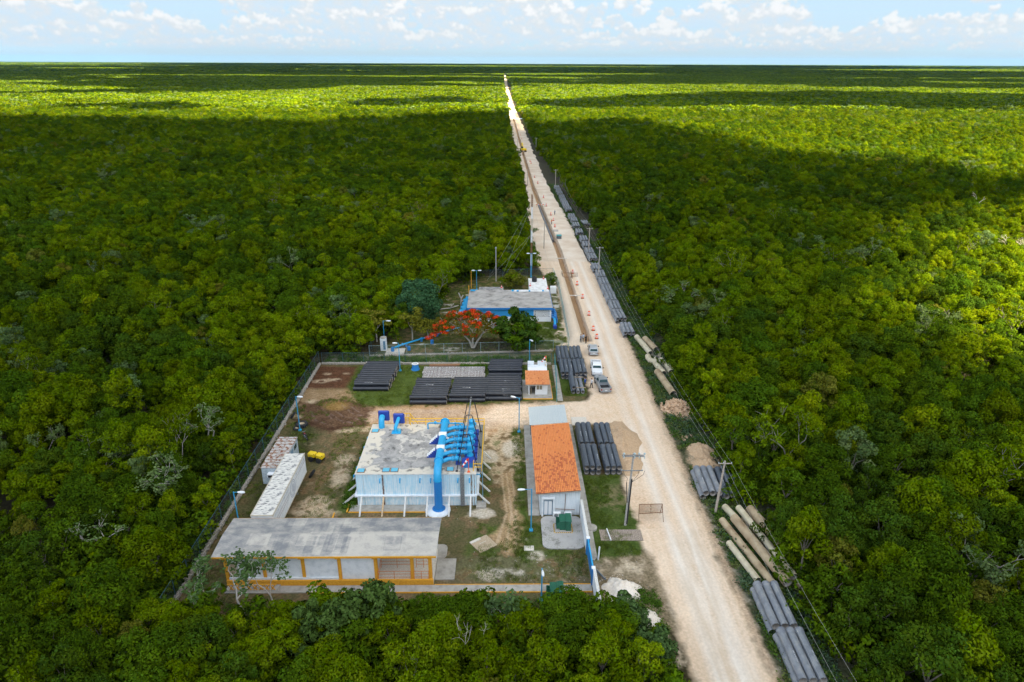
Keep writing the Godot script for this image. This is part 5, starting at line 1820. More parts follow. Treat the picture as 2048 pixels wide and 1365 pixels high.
func build_upper_buildings() -> void:
	var t := thing("pump_house", "flat grey-roofed pump house with blue walls and white lattice block corner", "building", Vector3(1.2, 0, -139))
	var x0 := -7.45
	var x1 := 9.8
	var zf := -133.4
	var zb := -144.9
	var h := 2.95
	part("dado", boxes([[x0, 0, zf - 0.27, 6.15, 1.098, zf + 0.02]]), M.white_wall, t)
	part("wall", boxes([[x0, 1.1, zf - 0.25, 6.15, h, zf], [x0, 0, zb, x0 + 0.25, h, zf - 0.252], [x0 + 0.252, 0, zb, x1, h, zb + 0.25], [x1 - 0.25, 0, zb + 0.252, x1, h, zf - 0.252]]), M.gate_sky, t)
	var rf := part("roof", boxes([[x0 - 0.25, h + 0.002, zb - 0.2, x1 + 0.25, h + 0.2, zf + 0.35]]), M.roof_pale, t)
	part("fascia", boxes([[x0 - 0.25, h - 0.22, zf + 0.352, x1 + 0.25, h + 0.19, zf + 0.42], [x1 + 0.252, h - 0.22, zb, x1 + 0.32, h + 0.19, zf + 0.42]]), M.gate_blue, rf)
	# lattice corner: blocks with round-cornered gaps between them, each course shifted
	var lat := boxes([[6.15, 0, zf - 0.2, x1, 0.95, zf - 0.002], [6.15, h - 0.26, zf - 0.2, x1, h, zf - 0.002], [6.15, 0.95, zf - 0.2, 6.35, h - 0.26, zf - 0.002], [x1 - 0.35, 0.95, zf - 0.2, x1, h - 0.26, zf - 0.002]])
	var cw := 0.47
	var cy := 0.25
	for j in 8:
		var y := 0.95 + j * cy
		if y + cy * 0.5 > h - 0.26:
			break
		box(lat, Vector3((6.35 + x1 - 0.35) * 0.5, y + 0.035, zf - 0.1), Vector3(x1 - 0.7 - 6.35, 0.07, 0.196))
		for i in 9:
			var x := 6.42 + (i + (0.5 if j % 2 == 0 else 0.0)) * cw
			if x < x1 - 0.45:
				box(lat, Vector3(x + 0.12, y + 0.16, zf - 0.1), Vector3(0.24, 0.18, 0.192), 0.0)
	part("lattice_wall", lat, M.white_paint, t)
	part("white_roof", boxes([[5.65, h + 0.202, -153.6, x1, h + 0.32, zb - 0.202], [1.6, h + 0.203, zb - 0.2, x1 + 0.2, h + 0.24, zb + 1.1]]), M.white_roof, t)
	part("rear_wing", boxes([[5.75, 0, -153.5, x1 - 0.1, h + 0.2, zb - 0.002]]), M.white_wall, t)
	part("annexe", boxes([[-5.7, 0, -149.0, -0.15, 2.6, zb - 0.21]]), M.roof_grey, t)
	for s in [[-6.9, -144.2, 1.1, .5], [1.9, -144.1, .5, .5], [3.0, -143.9, .5, .35], [5.6, -143.9, .4, .4], [8.6, -144.0, .4, .4]]:
		part("roof_box", boxes([[s[0] - s[2] * .5, h + 0.25, s[1] - s[3] * .5, s[0] + s[2] * .5, h + 0.5, s[1] + s[3] * .5]], 0.04), M.sky_blue, t)
	part("conduit", bars([[Vector3(-5.2, h + 0.22, -133.9), Vector3(1.5, h + 0.22, -141.5)]], 0.05, 5), M.pipe_grey, t)
	part("downspout", bars([[Vector3(9.9, h + 0.1, -134.5), Vector3(11.4, h + 0.1, -134.5)]], 0.06, 5), M.white_paint, t)
	for z in [-134.2, -145.5]:
		part("corner_post", bars([[Vector3(x0 - 0.4, 0, z - 10.8), Vector3(x0 - 0.4, 4.2, z - 10.8)]], 0.09, 6), M.ochre, t)
	# black water tank on the white roof
	var wt := thing("roof_tank", "black plastic water tank standing on the white rear roof", "water tank", Vector3(6.98, h + 0.32, -151.0))
	var st := mb()
	lathe(st, Vector3.ZERO, Vector3.UP, [[0.0, 0.0], [0.55, 0.0], [0.58, 0.1], [0.58, 0.95], [0.5, 1.1], [0.22, 1.18], [0.22, 1.28], [0.0, 1.3]], 16)
	for y in [0.25, 0.45, 0.65]:
		lathe(st, Vector3(0, y, 0), Vector3.UP, [[0.58, -0.03], [0.605, 0.0], [0.58, 0.03]], 16)
	obj("shell", st, M.rubber, wt)
	# blue pumping gear along the house's right side
	var g := thing("pumping_gear", "deep blue valves and pipes along the pump house's right wall", "pipe", Vector3(10.3, 0, -133))
	var b := mb()
	for k in 4:
		var z := -135.8 + k * 1.05
		tube(b, [Vector3(9.85, 1.5 - k * 0.1, z), Vector3(10.7, 1.5 - k * 0.1, z), Vector3(10.9, 1.1 - k * 0.1, z), Vector3(10.9, 0.0, z)], [.2, .2, .2, .2], 10)
		lathe(b, Vector3(10.5, 1.5 - k * 0.1, z), Vector3.RIGHT, [[.2, -.08], [.34, -.08], [.34, .08], [.2, .08]], 12)
		blob(b, Vector3(10.55, 1.75 - k * 0.1, z), Vector3(.26, .3, .26), 8, 5)
	part("valve", b, M.gate_blue, g)
	var b2 := mb()
	tube(b2, [Vector3(10.4, 1.0, -132.6), Vector3(10.4, 0.9, -130.6), Vector3(10.3, 0.2, -129.3)], [.24, .24, .24], 10)
	part("outlet", b2, M.sky_blue, g)
	part("elbow_block", boxes([[10.0, 0, -130.0, 10.7, 0.7, -128.9]], 0.06), M.deep_blue, g)
	var s2 := thing("pump_skid", "sky blue slanting pump skid along the pump house's left wall", "pump", Vector3(-8.7, 0, -139))
	var bb := mb()
	strut(bb, Vector3(-8.6, 1.2, -134.5), Vector3(-8.0, 1.6, -143.8), 0.9)
	for k in 4:
		box(bb, Vector3(-8.9 + k * 0.15, 0.9, -135.5 - k * 2.3), Vector3(1.1, 1.8, 1.2), 0.1)
	part("casing", bb, M.sky_blue, s2)
	part("guard", bars([[Vector3(-9.3, 0.1, -135.5), Vector3(-9.1, 1.5, -135.5)], [Vector3(-9.1, 1.5, -135.5), Vector3(-8.6, 1.5, -138.0)], [Vector3(-9.2, 0.1, -138.6), Vector3(-8.9, 1.5, -138.6)]], 0.05, 5), M.black_steel, s2)
	# white cabinet and small white kiosk
	var c := thing("cabinet", "white metal cabinet standing between the pump house and the road fence", "cabinet", Vector3(11.5, 0, -152.5))
	obj("body", boxes([[-.7, 0.1, -.6, .7, 1.6, .6]], 0.04), M.white_paint, c)
	obj("plinth", boxes([[-.8, 0, -.7, .8, 0.098, .7]]), M.concrete, c)
	var k2 := thing("kiosk", "narrow white concrete kiosk on a pale slab behind the rear fence", "kiosk", Vector3(-22.55, 0, -118.2))
	obj("wall", boxes([[-.55, 0, -.5, .55, 2.5, .5]], 0.03), M.white_wall, k2)
	obj("door", boxes([[0.0, 0.3, .502, .42, 2.0, .53]]), M.frame_blue, k2)
	var cap := mb()
	lathe(cap, Vector3(0, 2.5, 0), Vector3.UP, [[.62, 0.0], [.6, .12], [.0, .22]], 10)
	obj("roof", cap, M.concrete, k2)
	# the long sky blue pipe on the grass
	var p := thing("surface_pipe", "long sky blue pipe running across the grass to the slab", "pipe", Vector3(-16, 0, -122.7))
	var ps := mb()
	tube(ps, [Vector3(-20.6, 0.5, -118.2), Vector3(-19.4, 0.62, -119.2), Vector3(-11.8, 0.45, -126.5), Vector3(-9.0, 0.3, -129.2)], [.17, .17, .15, .12], 8)
	lathe(ps, Vector3(-19.2, 0.62, -119.4), Vector3(0.72, 0, -0.69), [[.17, -.06], [.3, -.06], [.3, .06], [.17, .06]], 10)
	lathe(ps, Vector3(-16.0, 0.55, -122.5), Vector3(0.72, 0, -0.69), [[.17, -.06], [.28, -.06], [.28, .06], [.17, .06]], 10)
	part("tube", ps, M.sky_blue, p)
	for q in [Vector3(-18.6, 0, -120.0), Vector3(-16.0, 0, -122.5), Vector3(-13.2, 0, -125.2)]:
		part("saddle", boxes([[q.x - .2, 0, q.z - .2, q.x + .2, 0.42, q.z + .2]]), M.gate_blue, p)

# ------------------------------------------------------------------ fences and walls
# chain link: posts, a top rail and a net of crossing wires
func fence(label: String, pts: Array, high: float, base_h: float, post_mat: Material, gap := 3.0, wire := 0.13, rail := true) -> Node3D:
	var c := Vector3.ZERO
	for p in pts:
		c += Vector3(p.x, 0, p.y) / pts.size()
	var t := thing("chain_link_fence", label, "fence", c)
	var net := mb()
	var rails := mb()
	for k in pts.size() - 1:
		var a := Vector3(pts[k].x, base_h, pts[k].y)
		var b := Vector3(pts[k + 1].x, base_h, pts[k + 1].y)
		var d := (b - a).normalized()
		var len := a.distance_to(b)
		var n := maxi(1, roundi(len / gap))
		for i in n + (1 if k == pts.size() - 2 else 0):
			var q := a + (b - a) * (float(i) / n)
			var post := mb()
			bar(post, Vector3(0, -base_h, 0), Vector3(0, high + 0.08, 0), 0.035, 6)
			obj("post", post, post_mat, t, q - c)
		if rail:
			bar(rails, a + Vector3(0, high, 0) - c, b + Vector3(0, high, 0) - c, 0.025, 5)
		var m := int((len + high) / wire)
		var w := 0.003
		for s in [0, 1]:
			for i in m:
				var u0 := i * wire - high
				var lo := maxf(u0, 0.0)
				var hi := minf(u0 + high, len)
				if hi - lo < 0.02:
					continue
				var y0 := lo - u0
				var y1 := hi - u0
				if s == 1:
					y0 = high - y0
					y1 = high - y1
				var p0 := a + d * lo + Vector3(0, y0, 0) - c
				var p1 := a + d * hi + Vector3(0, y1, 0) - c
				var side := (p1 - p0).cross(d.cross(Vector3.UP)).normalized() * w
				quad(net, p0 - side, p1 - side, p1 + side, p0 + side)
	obj("wire_net", net, M.wire, t)
	if rail:
		obj("top_rail", rails, post_mat, t)
	return t

# a low wall of rubble: a lumpy core with stones standing proud of it
func rubble_wall(label: String, a: Vector2, b: Vector2, w: float, h: float, seed: int) -> Node3D:
	rng.seed = seed
	var c := (a + b) * 0.5
	var t := thing("rubble_wall", label, "wall", Vector3(c.x, 0, c.y))
	var d := (b - a).normalized()
	var s := Vector2(-d.y, d.x)
	var len := a.distance_to(b)
	var core := mb()
	var tr := Transform3D(Basis(Vector3(d.x, 0, d.y), Vector3.UP, Vector3(-d.y, 0, d.x)), Vector3.ZERO)
	box(core, Vector3(0, h * 0.45, 0), Vector3(len, h * 0.9, w * 0.8), 0.03, tr)
	obj("core", core, M.stone, t)
	var st := mb()
	var n := int(len / 0.33)
	for i in n:
		for k in 3:
			var q := d * ((i + rng.randf()) * 0.33 - len * 0.5) + s * (w * (0.45 * (k - 1)) + rng.randf_range(-.06, .06))
			rock(st, Vector3(q.x, h * (rng.randf_range(0.75, 0.98) if k == 1 else rng.randf_range(0.15, 0.9)), q.y), rng.randf_range(0.09, 0.2))
	var o := obj("stones", st, M.stone, t)
	o.set_meta("kind", "stuff")
	return t

# an angular stone of a few faces
func rock(st: SurfaceTool, c: Vector3, r: float) -> void:
	var pts := []
	for k in [Vector3(1, 0, 0), Vector3(-1, 0, 0), Vector3(0, 1, 0), Vector3(0, -1, 0), Vector3(0, 0, 1), Vector3(0, 0, -1)]:
		pts.append(k * r * rng.randf_range(0.65, 1.25) + Vector3(rng.randf_range(-.3, .3), rng.randf_range(-.3, .3), rng.randf_range(-.3, .3)) * r)
	var b := Basis.from_euler(Vector3(rng.randf() * TAU, rng.randf() * TAU, rng.randf() * TAU))
	for f in [[0, 2, 4], [4, 2, 1], [1, 2, 5], [5, 2, 0], [4, 3, 0], [1, 3, 4], [5, 3, 1], [0, 3, 5]]:
		var p: Vector3 = b * pts[f[0]]
		var q: Vector3 = b * pts[f[1]]
		var s: Vector3 = b * pts[f[2]]
		var n := (q - p).cross(s - p).normalized()
		st.set_normal(n if n.dot(p + q + s) > 0.0 else -n)
		if n.dot(p + q + s) > 0.0:
			st.add_vertex(c + p); st.add_vertex(c + s); st.add_vertex(c + q)
		else:
			st.add_vertex(c + p); st.add_vertex(c + q); st.add_vertex(c + s)

func build_boundaries() -> void:
	rubble_wall("low grey rubble wall along the yard's left side under the fence", V(-32.85, -46), V(-32.85, -111.5), 0.42, 0.5, 401)
	fence("tall chain link fence on the rubble wall along the yard's left side", [V(-32.95, -48), V(-32.95, -111.6)], 2.1, 0.42, M.fence_blue, 3.0)
	rubble_wall("low rubble wall closing the yard behind the stacked black pipes", V(-32.5, -111.7), V(8.4, -111.5), 0.4, 0.38, 402)
	fence("chain link fence behind the stacked black pipes, on a low rubble wall", [V(-32.5, -111.75), V(8.4, -111.5)], 1.9, 0.3, M.fence_blue, 3.6)
	rubble_wall("thin rubble kerb in front of the flame tree's lawn", V(-24.6, -115.1), V(9.0, -117.6), 0.35, 0.28, 403)
	fence("chain link fence in front of the flame tree's lawn", [V(-24.7, -115.2), V(9.2, -117.7)], 1.9, 0.2, M.fence_pale, 3.3)
	fence("short teal chain link fence beside the guard hut facing the road", [V(8.35, -96.8), V(8.75, -104), V(9.0, -111.3)], 2.1, 0.1, M.fence_teal, 2.4, 0.11)
	fence("teal chain link fence between the pump house lawn and the sandy bank", [V(12.3, -119.8), V(12.6, -135), V(12.9, -154), V(12.4, -166)], 2.0, 0.1, M.fence_teal, 2.6, 0.11)
	fence("dark blue chain link fence behind the pump house at the wood's edge", [V(-13.0, -164.0), V(12.2, -166.4)], 1.9, 0.1, M.fence_blue, 3.2)
	fence("short chain link fence at the lawn's left end beside the kiosk", [V(-24.7, -115.4), V(-25.2, -122)], 1.9, 0.1, M.fence_blue, 3.0)
	# white boundary wall and blue gate by the road
	var w := thing("boundary_wall", "white plastered wall running from the tiled house to the blue gate", "wall", Vector3(9.15, 0, -64.1))
	part("wall", boxes([[9.03, 0, -67.58, 9.24, 2.1, -60.72]]), M.white_wall, w)
	part("coping", boxes([[8.99, 2.102, -67.58, 9.28, 2.18, -60.7]]), M.old_white, w)
	var g := thing("gate", "closed blue sheet metal gate between two pillars in the white wall", "gate", Vector3(9.12, 0, -58.1))
	part("leaf", boxes([[9.08, 0.12, -60.35, 9.15, 2.05, -58.22], [9.08, 0.12, -58.18, 9.15, 2.05, -56.0]]), M.gate_blue, g)
	part("rail", boxes([[9.04, 2.052, -60.35, 9.19, 2.12, -56.0], [9.152, 1.0, -60.35, 9.19, 1.08, -56.0], [9.152, 0.14, -60.35, 9.19, 0.22, -56.0]]), M.sky_blue, g)
	part("pillar", boxes([[8.97, 0, -60.7, 9.3, 2.15, -60.38]]), M.deep_sky, g)
	part("pillar", boxes([[8.97, 0, -55.95, 9.3, 2.15, -55.63]]), M.gate_blue, g)
	for z in [-60.54, -55.79]:
		part("pillar_cap", boxes([[8.93, 2.152, z - .21, 9.34, 2.26, z + .21]], 0.02), M.white_paint, g)
	var w2 := thing("boundary_wall", "short white wall end between the blue gate and the near trees", "wall", Vector3(9.25, 0, -54.3))
	part("wall", boxes([[9.1, 0, -55.6, 9.32, 2.1, -50.5]]), M.white_wall, w2)
	part("coping", boxes([[9.06, 2.102, -55.58, 9.36, 2.18, -50.5]]), M.old_white, w2)

# a pipe lying along its own z axis: barrel, socket end at -z, lining, painted print on its upper side
func make_pipe(called: String, label: String, group: String, r: float, length: float, m: Material, bell := 0.05, prints := true, wall := 0.035) -> Node3D:
	var t := thing(called, label, "pipe", Vector3.ZERO, 0.0, group)
	var st := mb()
	var l := length * 0.5
	var prof := [[r - wall, l], [r, l], [r, -l + 0.45], [r + bell, -l + 0.36], [r + bell, -l], [r - wall, -l]] if bell > 0.0 else [[r - wall, l], [r, l], [r, -l], [r - wall, -l]]
	prof.reverse()
	lathe(st, Vector3.ZERO, Vector3(0, 0, 1), prof, 18)
	obj("barrel", st, m, t)
	var inner := mb()
	lathe(inner, Vector3.ZERO, Vector3(0, 0, 1), [[r - wall, l - 0.002], [r - wall - 0.012, -l + 0.002]], 14)
	obj("lining", inner, M.lining, t)
	if prints:
		var pr := mb()
		var rr := r + 0.004
		var marks := [[-0.1, .30, .10], [.28, .10, .07], [.44, .22, .06], [.72, .12, .06], [.9, .3, .05]]
		for q in marks:
			for k in int(q[1] / 0.05):
				var z: float = q[0] + k * 0.055
				var a0: float = PI / 2 - 0.22
				var a1: float = a0 - q[2] / r
				quad(pr, Vector3(cos(a0) * rr, sin(a0) * rr, z), Vector3(cos(a0) * rr, sin(a0) * rr, z + 0.036), Vector3(cos(a1) * rr, sin(a1) * rr, z + 0.036), Vector3(cos(a1) * rr, sin(a1) * rr, z))
		obj("print", pr, M.print_white, t)
	return t

func lay_pipe(proto: Array, at: Vector3, turn: float, label: String, group: String) -> Node3D:
	var o: Node3D
	if proto.size() == 1:
		o = proto[0]
		proto.append(true)
		o.position = at
		o.rotation.y = turn
		o.set_meta("label", label)
		o.set_meta("group", group)
	else:
		o = dup(proto[0], at, turn, label, group)
	if rng.randf() < 0.6:
		o.rotation.z = rng.randf_range(1.2, 5.0)      # rolled, its print out of sight
	return o

func end_pipe(called: String, label: String, group: String, a: Vector3, b: Vector3, r: float, m: Material, bell := 0.0) -> Node3D:
	var t := make_pipe(called, label, group, r, a.distance_to(b), m, bell, false, 0.03)
	var d := (b - a).normalized()
	t.transform = Transform3D(Basis.looking_at(-d, Vector3.UP), (a + b) * 0.5)
	return t

const NTH := ["first", "second", "third", "fourth", "fifth", "sixth", "seventh", "eighth", "ninth", "tenth", "eleventh", "twelfth", "thirteenth", "fourteenth", "fifteenth", "sixteenth", "seventeenth", "eighteenth", "nineteenth", "twentieth", "twenty-first", "twenty-second", "twenty-third", "twenty-fourth"]

func build_pipes() -> void:
	rng.seed = 31
	M.print_white = flat_mat(lin(.62, .64, .66), 0.7)
	var black := [make_pipe("black_pipe", "", "", 0.355, 5.75, M.pipe_black)]
	# stacks lying across the yard: x of the middle, z of the front row, rows, layers shown below, drift
	var stacks := [
		["leftmost yard stack beside the bare red field", -21.8, -100.95, 12, 12, 0.05, 0.77],
		["second yard stack from the left behind the tank", -12.0, -96.15, 9, 4, 0.06, 0.79],
		["third yard stack from the left behind the hoist", -5.85, -96.85, 9, 4, 0.04, 0.75],
		["rightmost yard stack nearest the guard hut", -0.15, -97.4, 9, 4, 0.02, 0.77],
		["short rear stack left of the guard hut's annexe", 0.15, -106.4, 6, 3, 0.04, 0.78]]
	for s in stacks:
		var group: String = "black pipes in the " + s[0]
		for j in s[4]:
			lay_pipe(black, Vector3(s[1] + j * s[5] + rng.randf_range(-.12, .12), 0.42, s[2] - j * s[6]), PI / 2 if rng.randf() < 0.5 else -PI / 2, "lower black pipe, %s from the front, %s" % [NTH[j], s[0]], group)
		for j in s[3]:
			lay_pipe(black, Vector3(s[1] + j * s[5] + rng.randf_range(-.16, .16), 1.07 + rng.randf_range(-.02, .03), s[2] - 0.36 - j * s[6]), PI / 2 if rng.randf() < 0.5 else -PI / 2, "upper black pipe, %s from the front, %s" % [NTH[j], s[0]], group)
		for x in [-1.9, 1.9]:
			var tb := thing("timber", "%s wooden bearer under the %s" % ["left" if x < 0 else "right", s[0]], "timber", Vector3(s[1] + x, 0, s[2] - 4.0))
			obj("beam", boxes([[-.06, 0, -4.4, .06, 0.064, 4.2]]), M.wood, tb)
	# old long grey pipes, and a brown one behind them
	var old := [make_pipe("grey_pipe", "", "", 0.34, 10.6, M.pipe_old, 0.0, false)]
	for j in 5:
		lay_pipe(old, Vector3(-8.7 + rng.randf_range(-.2, .2), 0.36 + 0.02 * j, -105.4 - j * 0.86), PI / 2, "long weathered grey pipe behind the black stacks, %s from the front" % NTH[j], "long weathered grey pipes")
	end_pipe("brown_pipe", "rust brown pipe with pale bands lying against the rear fence", "", Vector3(-13.2, .35, -110.3), Vector3(-7.8, .35, -110.5), .28, M.rust)
	# slate pipes in two layers, stood along the road's direction
	var slate := [make_pipe("slate_pipe", "", "", 0.345, 5.55, M.pipe_slate)]
	for row in 2:
		for c in 6:
			for layer in 2:
				if layer == 0 and row == 0 and c > 0 and c < 5:
					continue
				lay_pipe(slate, Vector3(9.95 + c * 0.735 + (0.09 if c > 2 else 0.0) + row * 0.1 + rng.randf_range(-.03, .03), 0.38 + layer * 0.73, -114.0 + row * 6.05 + rng.randf_range(-.15, .15)), PI if rng.randf() < 0.3 else 0.0, "dark slate pipe beside the parked cars, %s row, %s layer, %s from the fence" % [["far", "near"][row], ["lower", "upper"][layer], NTH[c]], "slate pipes beside the parked cars")
	lay_pipe(slate, Vector3(11.35, 1.1, -102.5), 0.0, "single slate pipe lying on top at the near end of the stack by the fence", "slate pipes beside the parked cars")
	lay_pipe(slate, Vector3(11.25, 0.38, -102.4), 0.0, "slate pipe at the bottom left of the small near pile by the fence", "slate pipes beside the parked cars")
	for c in 2:
		end_pipe("grey_pipe", "%s of two pale grey pipes under wooden bars by the fence" % ["left", "right"][c], "pale grey pipes under wooden bars", Vector3(12.05 + c * 0.78, .36, -105.2), Vector3(12.05 + c * 0.78, .36, -99.7), .31, M.pipe_grey, 0.04)
	for z in [-104.6, -100.6]:
		var wb := thing("timber", "wooden bar laid across the two pale grey pipes, %s one" % ("far" if z < -102 else "near"), "timber", Vector3(12.5, 0.69, z))
		obj("beam", boxes([[-.9, 0, -.06, .9, .09, .06]]), M.wood, wb)
	for row in 2:
		for c in 6:
			for layer in 2:
				lay_pipe(slate, Vector3(10.75 + c * 0.76 + (0.42 if c > 2 else 0.0) + row * 0.08 + rng.randf_range(-.03, .03), 0.38 + layer * 0.73, -84.9 + row * 6.05 + rng.randf_range(-.12, .12)), 0.0, "slate pipe right of the tiled house, %s row, %s layer, %s from the left" % [["far", "near"][row], ["lower", "upper"][layer], NTH[c]], "slate pipes right of the tiled house")
	# grey pipes in rows of three along the far side of the road
	var grey := [make_pipe("road_pipe", "", "", 0.345, 5.35, M.pipe_grey)]
	var ends := [-123.8, -131.8, -137.8, -143.7, -149.4, -155.3, -161.6, -168.2, -178.2, -184.6, -191.8, -199.0, -208.4, -217.8, -225.5, -231.8, -244.2, -250.2, -256.2, -262.2, -268.8, -277.0, -284.0, -291.0]
	for k in ends.size():
		var z: float = ends[k] - 2.9
		var x := 23.35 - 0.0145 * maxf(absf(z) - 190.0, 0.0) + (0.45 if k == 0 else 0.0) + rng.randf_range(-.15, .15)
		var tilt := rng.randf_range(-.03, .03)
		var group := "grey pipes lying in threes along the road's far side"
		for c in 3:
			for layer in 2:
				if k > 15 and layer == 0 and c > 0:
					continue
				if layer == 0 and c == 1:
					continue
				lay_pipe(grey, Vector3(x + c * 0.76 - (0.12 if layer == 0 else 0.0), 0.37 + layer * 0.7, z), tilt, "grey pipe on the far verge, %s of its three, %s layer, %s three" % [["road side", "middle", "wood side"][c], ["lower", "upper"][layer], ["nearest"][0] if k == 0 else NTH[k]], group)
	for c in 3:
		lay_pipe(grey, Vector3(26.6 + c * 0.8, 0.4, -227.0), 0.12, "dark pipe of a separate three lying deeper in the verge, %s" % ["left", "middle", "right"][c], "separate pipes deeper in the verge")
	# the nearest ones at the bottom right
	var big := [make_pipe("road_pipe", "", "", 0.385, 5.65, M.pipe_grey)]
	for row in 2:
		var z: float = [-51.7, -45.6][row]
		for c in 3:
			for layer in 2:
				if layer == 0 and c == 1:
					continue
				lay_pipe(big, Vector3(25.55 + row * 0.1 + c * 0.86 - (0.2 if layer == 0 else 0.0), 0.40 + layer * 0.74, z), -0.03, "smooth grey pipe at the bottom right, %s row, %s, %s layer" % [["far", "near"][row], ["road side", "middle", "wood side"][c], ["lower", "upper"][layer]], "smooth grey pipes at the bottom right")
	for c in 3:
		lay_pipe(big, Vector3(24.95 + c * 0.83, 1.12, -73.1), -0.05, "grey pipe of three beside the leaning timber pole, %s" % ["road side", "middle", "wood side"][c], "grey pipes beside the timber pole")
		if c == 0:
			lay_pipe(big, Vector3(24.7, 0.4, -73.3), -0.05, "lowest grey pipe half sunk in weeds beside the timber pole", "grey pipes beside the timber pole")
	var slate2 := [make_pipe("slate_pipe", "", "", 0.37, 6.2, M.pipe_slate)]
	for c in 3:
		lay_pipe(slate2, Vector3(27.5 + c * 0.85, 1.0 if c < 2 else 0.9, -72.8 - c * 0.3), -0.1, "dark slate pipe of three behind the timber pole, %s" % ["left", "middle", "right"][c], "slate pipes behind the timber pole")
	lay_pipe(slate2, Vector3(27.0, 0.4, -73.4), -0.1, "dark slate pipe lowest in the weeds behind the timber pole", "slate pipes behind the timber pole")
	# wide glass fibre pipes
	var wide := [
		["short cream pipe nearest the road among the wide tan pipes", Vector3(25.1, .45, -61.8), Vector3(26.3, .45, -55.8), .36, M.pipe_cream],
		["long slender tan pipe, second from the road among the wide ones", Vector3(25.5, .5, -65.8), Vector3(27.6, .5, -55.3), .42, M.pipe_tan],
		["widest long tan pipe in the middle of the wide pipes", Vector3(26.7, 1.2, -65.3), Vector3(28.8, 1.2, -54.6), .52, M.pipe_tan],
		["long pale yellow pipe right of the widest tan one", Vector3(27.8, 1.25, -67.2), Vector3(29.8, 1.25, -55.4), .38, M.pipe_cream],
		["wide brown tan pipe at the wood's edge", Vector3(29.2, .95, -67.3), Vector3(31.5, .95, -56.6), .56, M.pipe_tan],
		["dusky tan pipe lying low between the wide pipes", Vector3(28.3, .48, -66.2), Vector3(30.6, .48, -54.8), .45, M.pipe_tan],
		["short tan stub behind the wide pipes", Vector3(26.6, .5, -68.4), Vector3(27.3, .5, -65.9), .42, M.pipe_cream],
		["cream pipe at the road verge beyond the loose couplings", Vector3(25.85, .6, -123.3), Vector3(26.95, .6, -115.0), .52, M.pipe_cream],
		["tan pipe just right of the cream one beyond the couplings", Vector3(27.25, .65, -122.2), Vector3(28.3, .65, -116.6), .60, M.pipe_tan],
		["pale grey cream pipe right behind the rubble heap's long pipe", Vector3(26.9, .6, -111.2), Vector3(27.45, .6, -106.2), .54, M.pipe_cream],
		["short wide tan pipe standing off to the right of the line", Vector3(28.7, .65, -110.8), Vector3(28.95, .65, -106.6), .62, M.pipe_cream],
		["long tan pipe that ends against the rubble heap", Vector3(26.5, .65, -107.0), Vector3(27.3, .65, -98.3), .58, M.pipe_tan]]
	for w in wide:
		end_pipe("wide_pipe", w[0], "wide tan and cream pipes", w[1], w[2], w[3], w[4])
	# loose couplings and a bend
	var rings := [["flat lying tan coupling ring with weeds in it", Vector3(27.1, .2, -113.9), Vector3(27.15, .55, -113.8), .62], ["upright tan coupling ring at the wood side", Vector3(28.5, .62, -114.2), Vector3(28.9, .75, -113.6), .64],
		["cream coupling ring leaning on another", Vector3(27.5, .5, -112.6), Vector3(27.7, .85, -112.3), .55], ["tan coupling ring next to the long bend", Vector3(28.2, .5, -112.2), Vector3(28.5, .6, -111.5), .58], ["small broken coupling at the wood's edge", Vector3(29.8, .5, -109.0), Vector3(29.9, .8, -108.4), .4]]
	for q in rings:
		end_pipe("coupling", q[0], "loose pipe couplings", q[1], q[2], q[3], M.pipe_cream)
	var bend := thing("pipe_bend", "cream pipe bend of several segments lying by the verge", "pipe", Vector3(26.5, 0, -112.3))
	var bs := mb()
	tube(bs, [Vector3(26.1, .9, -113.4), Vector3(26.05, .7, -112.7), Vector3(26.3, .55, -112.0), Vector3(26.8, .5, -111.6), Vector3(27.3, .5, -111.5)], [.5, .5, .5, .5, .5], 14, false)
	for q in [Vector3(26.05, .7, -112.7), Vector3(26.3, .55, -112.0), Vector3(26.8, .5, -111.6)]:
		blob(bs, q, Vector3(.52, .52, .52), 12, 7)
	part("shell", bs, M.pipe_cream, bend)
	# what lies in the trench
	for k in 9:
		var z := -208.0 - k * 6.6
		end_pipe("trench_pipe", "dark pipe laid on the trench floor, number %s from the near end" % ["one", "two", "three", "four", "five", "six", "seven", "eight", "nine"][k], "pipes laid in the trench", Vector3(along(TRENCH, z), -1.3, z), Vector3(along(TRENCH, z - 6.4), -1.3, z - 6.4), .36, M.pipe_grey, 0.05)

# ------------------------------------------------------------------ heaps
func heap(called: String, label: String, at: Vector3, rx: float, rz: float, h: float, m: Material, seed: int, sharp := 1.0) -> Node3D:
	var n := noise(seed, 0.9, 4)
	var o := thing(called, label, "heap", at)
	var st := mb()
	st.set_smooth_group(0)
	var rows := 14
	var sides := 34
	var grid := []
	for j in rows + 1:
		var ring := []
		var r := float(j) / rows
		for i in sides:
			var a := TAU * i / sides
			var wob := 1.0 + n.get_noise_2d(cos(a) * 1.3, sin(a) * 1.3) * 0.35
			var p := Vector3(cos(a) * rx * r * wob, 0, sin(a) * rz * r * wob)
			var f := pow(1.0 - pow(r, sharp), 1.15)
			p.y = h * f * (1.0 + n.get_noise_2d(p.x * 0.8 + 40.0, p.z * 0.8) * 0.6) + n.get_noise_2d(p.x * 2.6, p.z * 2.6) * 0.10 * (1.0 - r) - (0.05 if j == rows else 0.0)
			ring.append(p)
		grid.append(ring)
	for j in rows:
		for i in sides:
			var k := (i + 1) % sides
			for q in [grid[j][i], grid[j][k], grid[j + 1][k], grid[j][i], grid[j + 1][k], grid[j + 1][i]]:
				st.add_vertex(q)
	st.generate_normals()
	obj("mound", st, m, o)
	return o

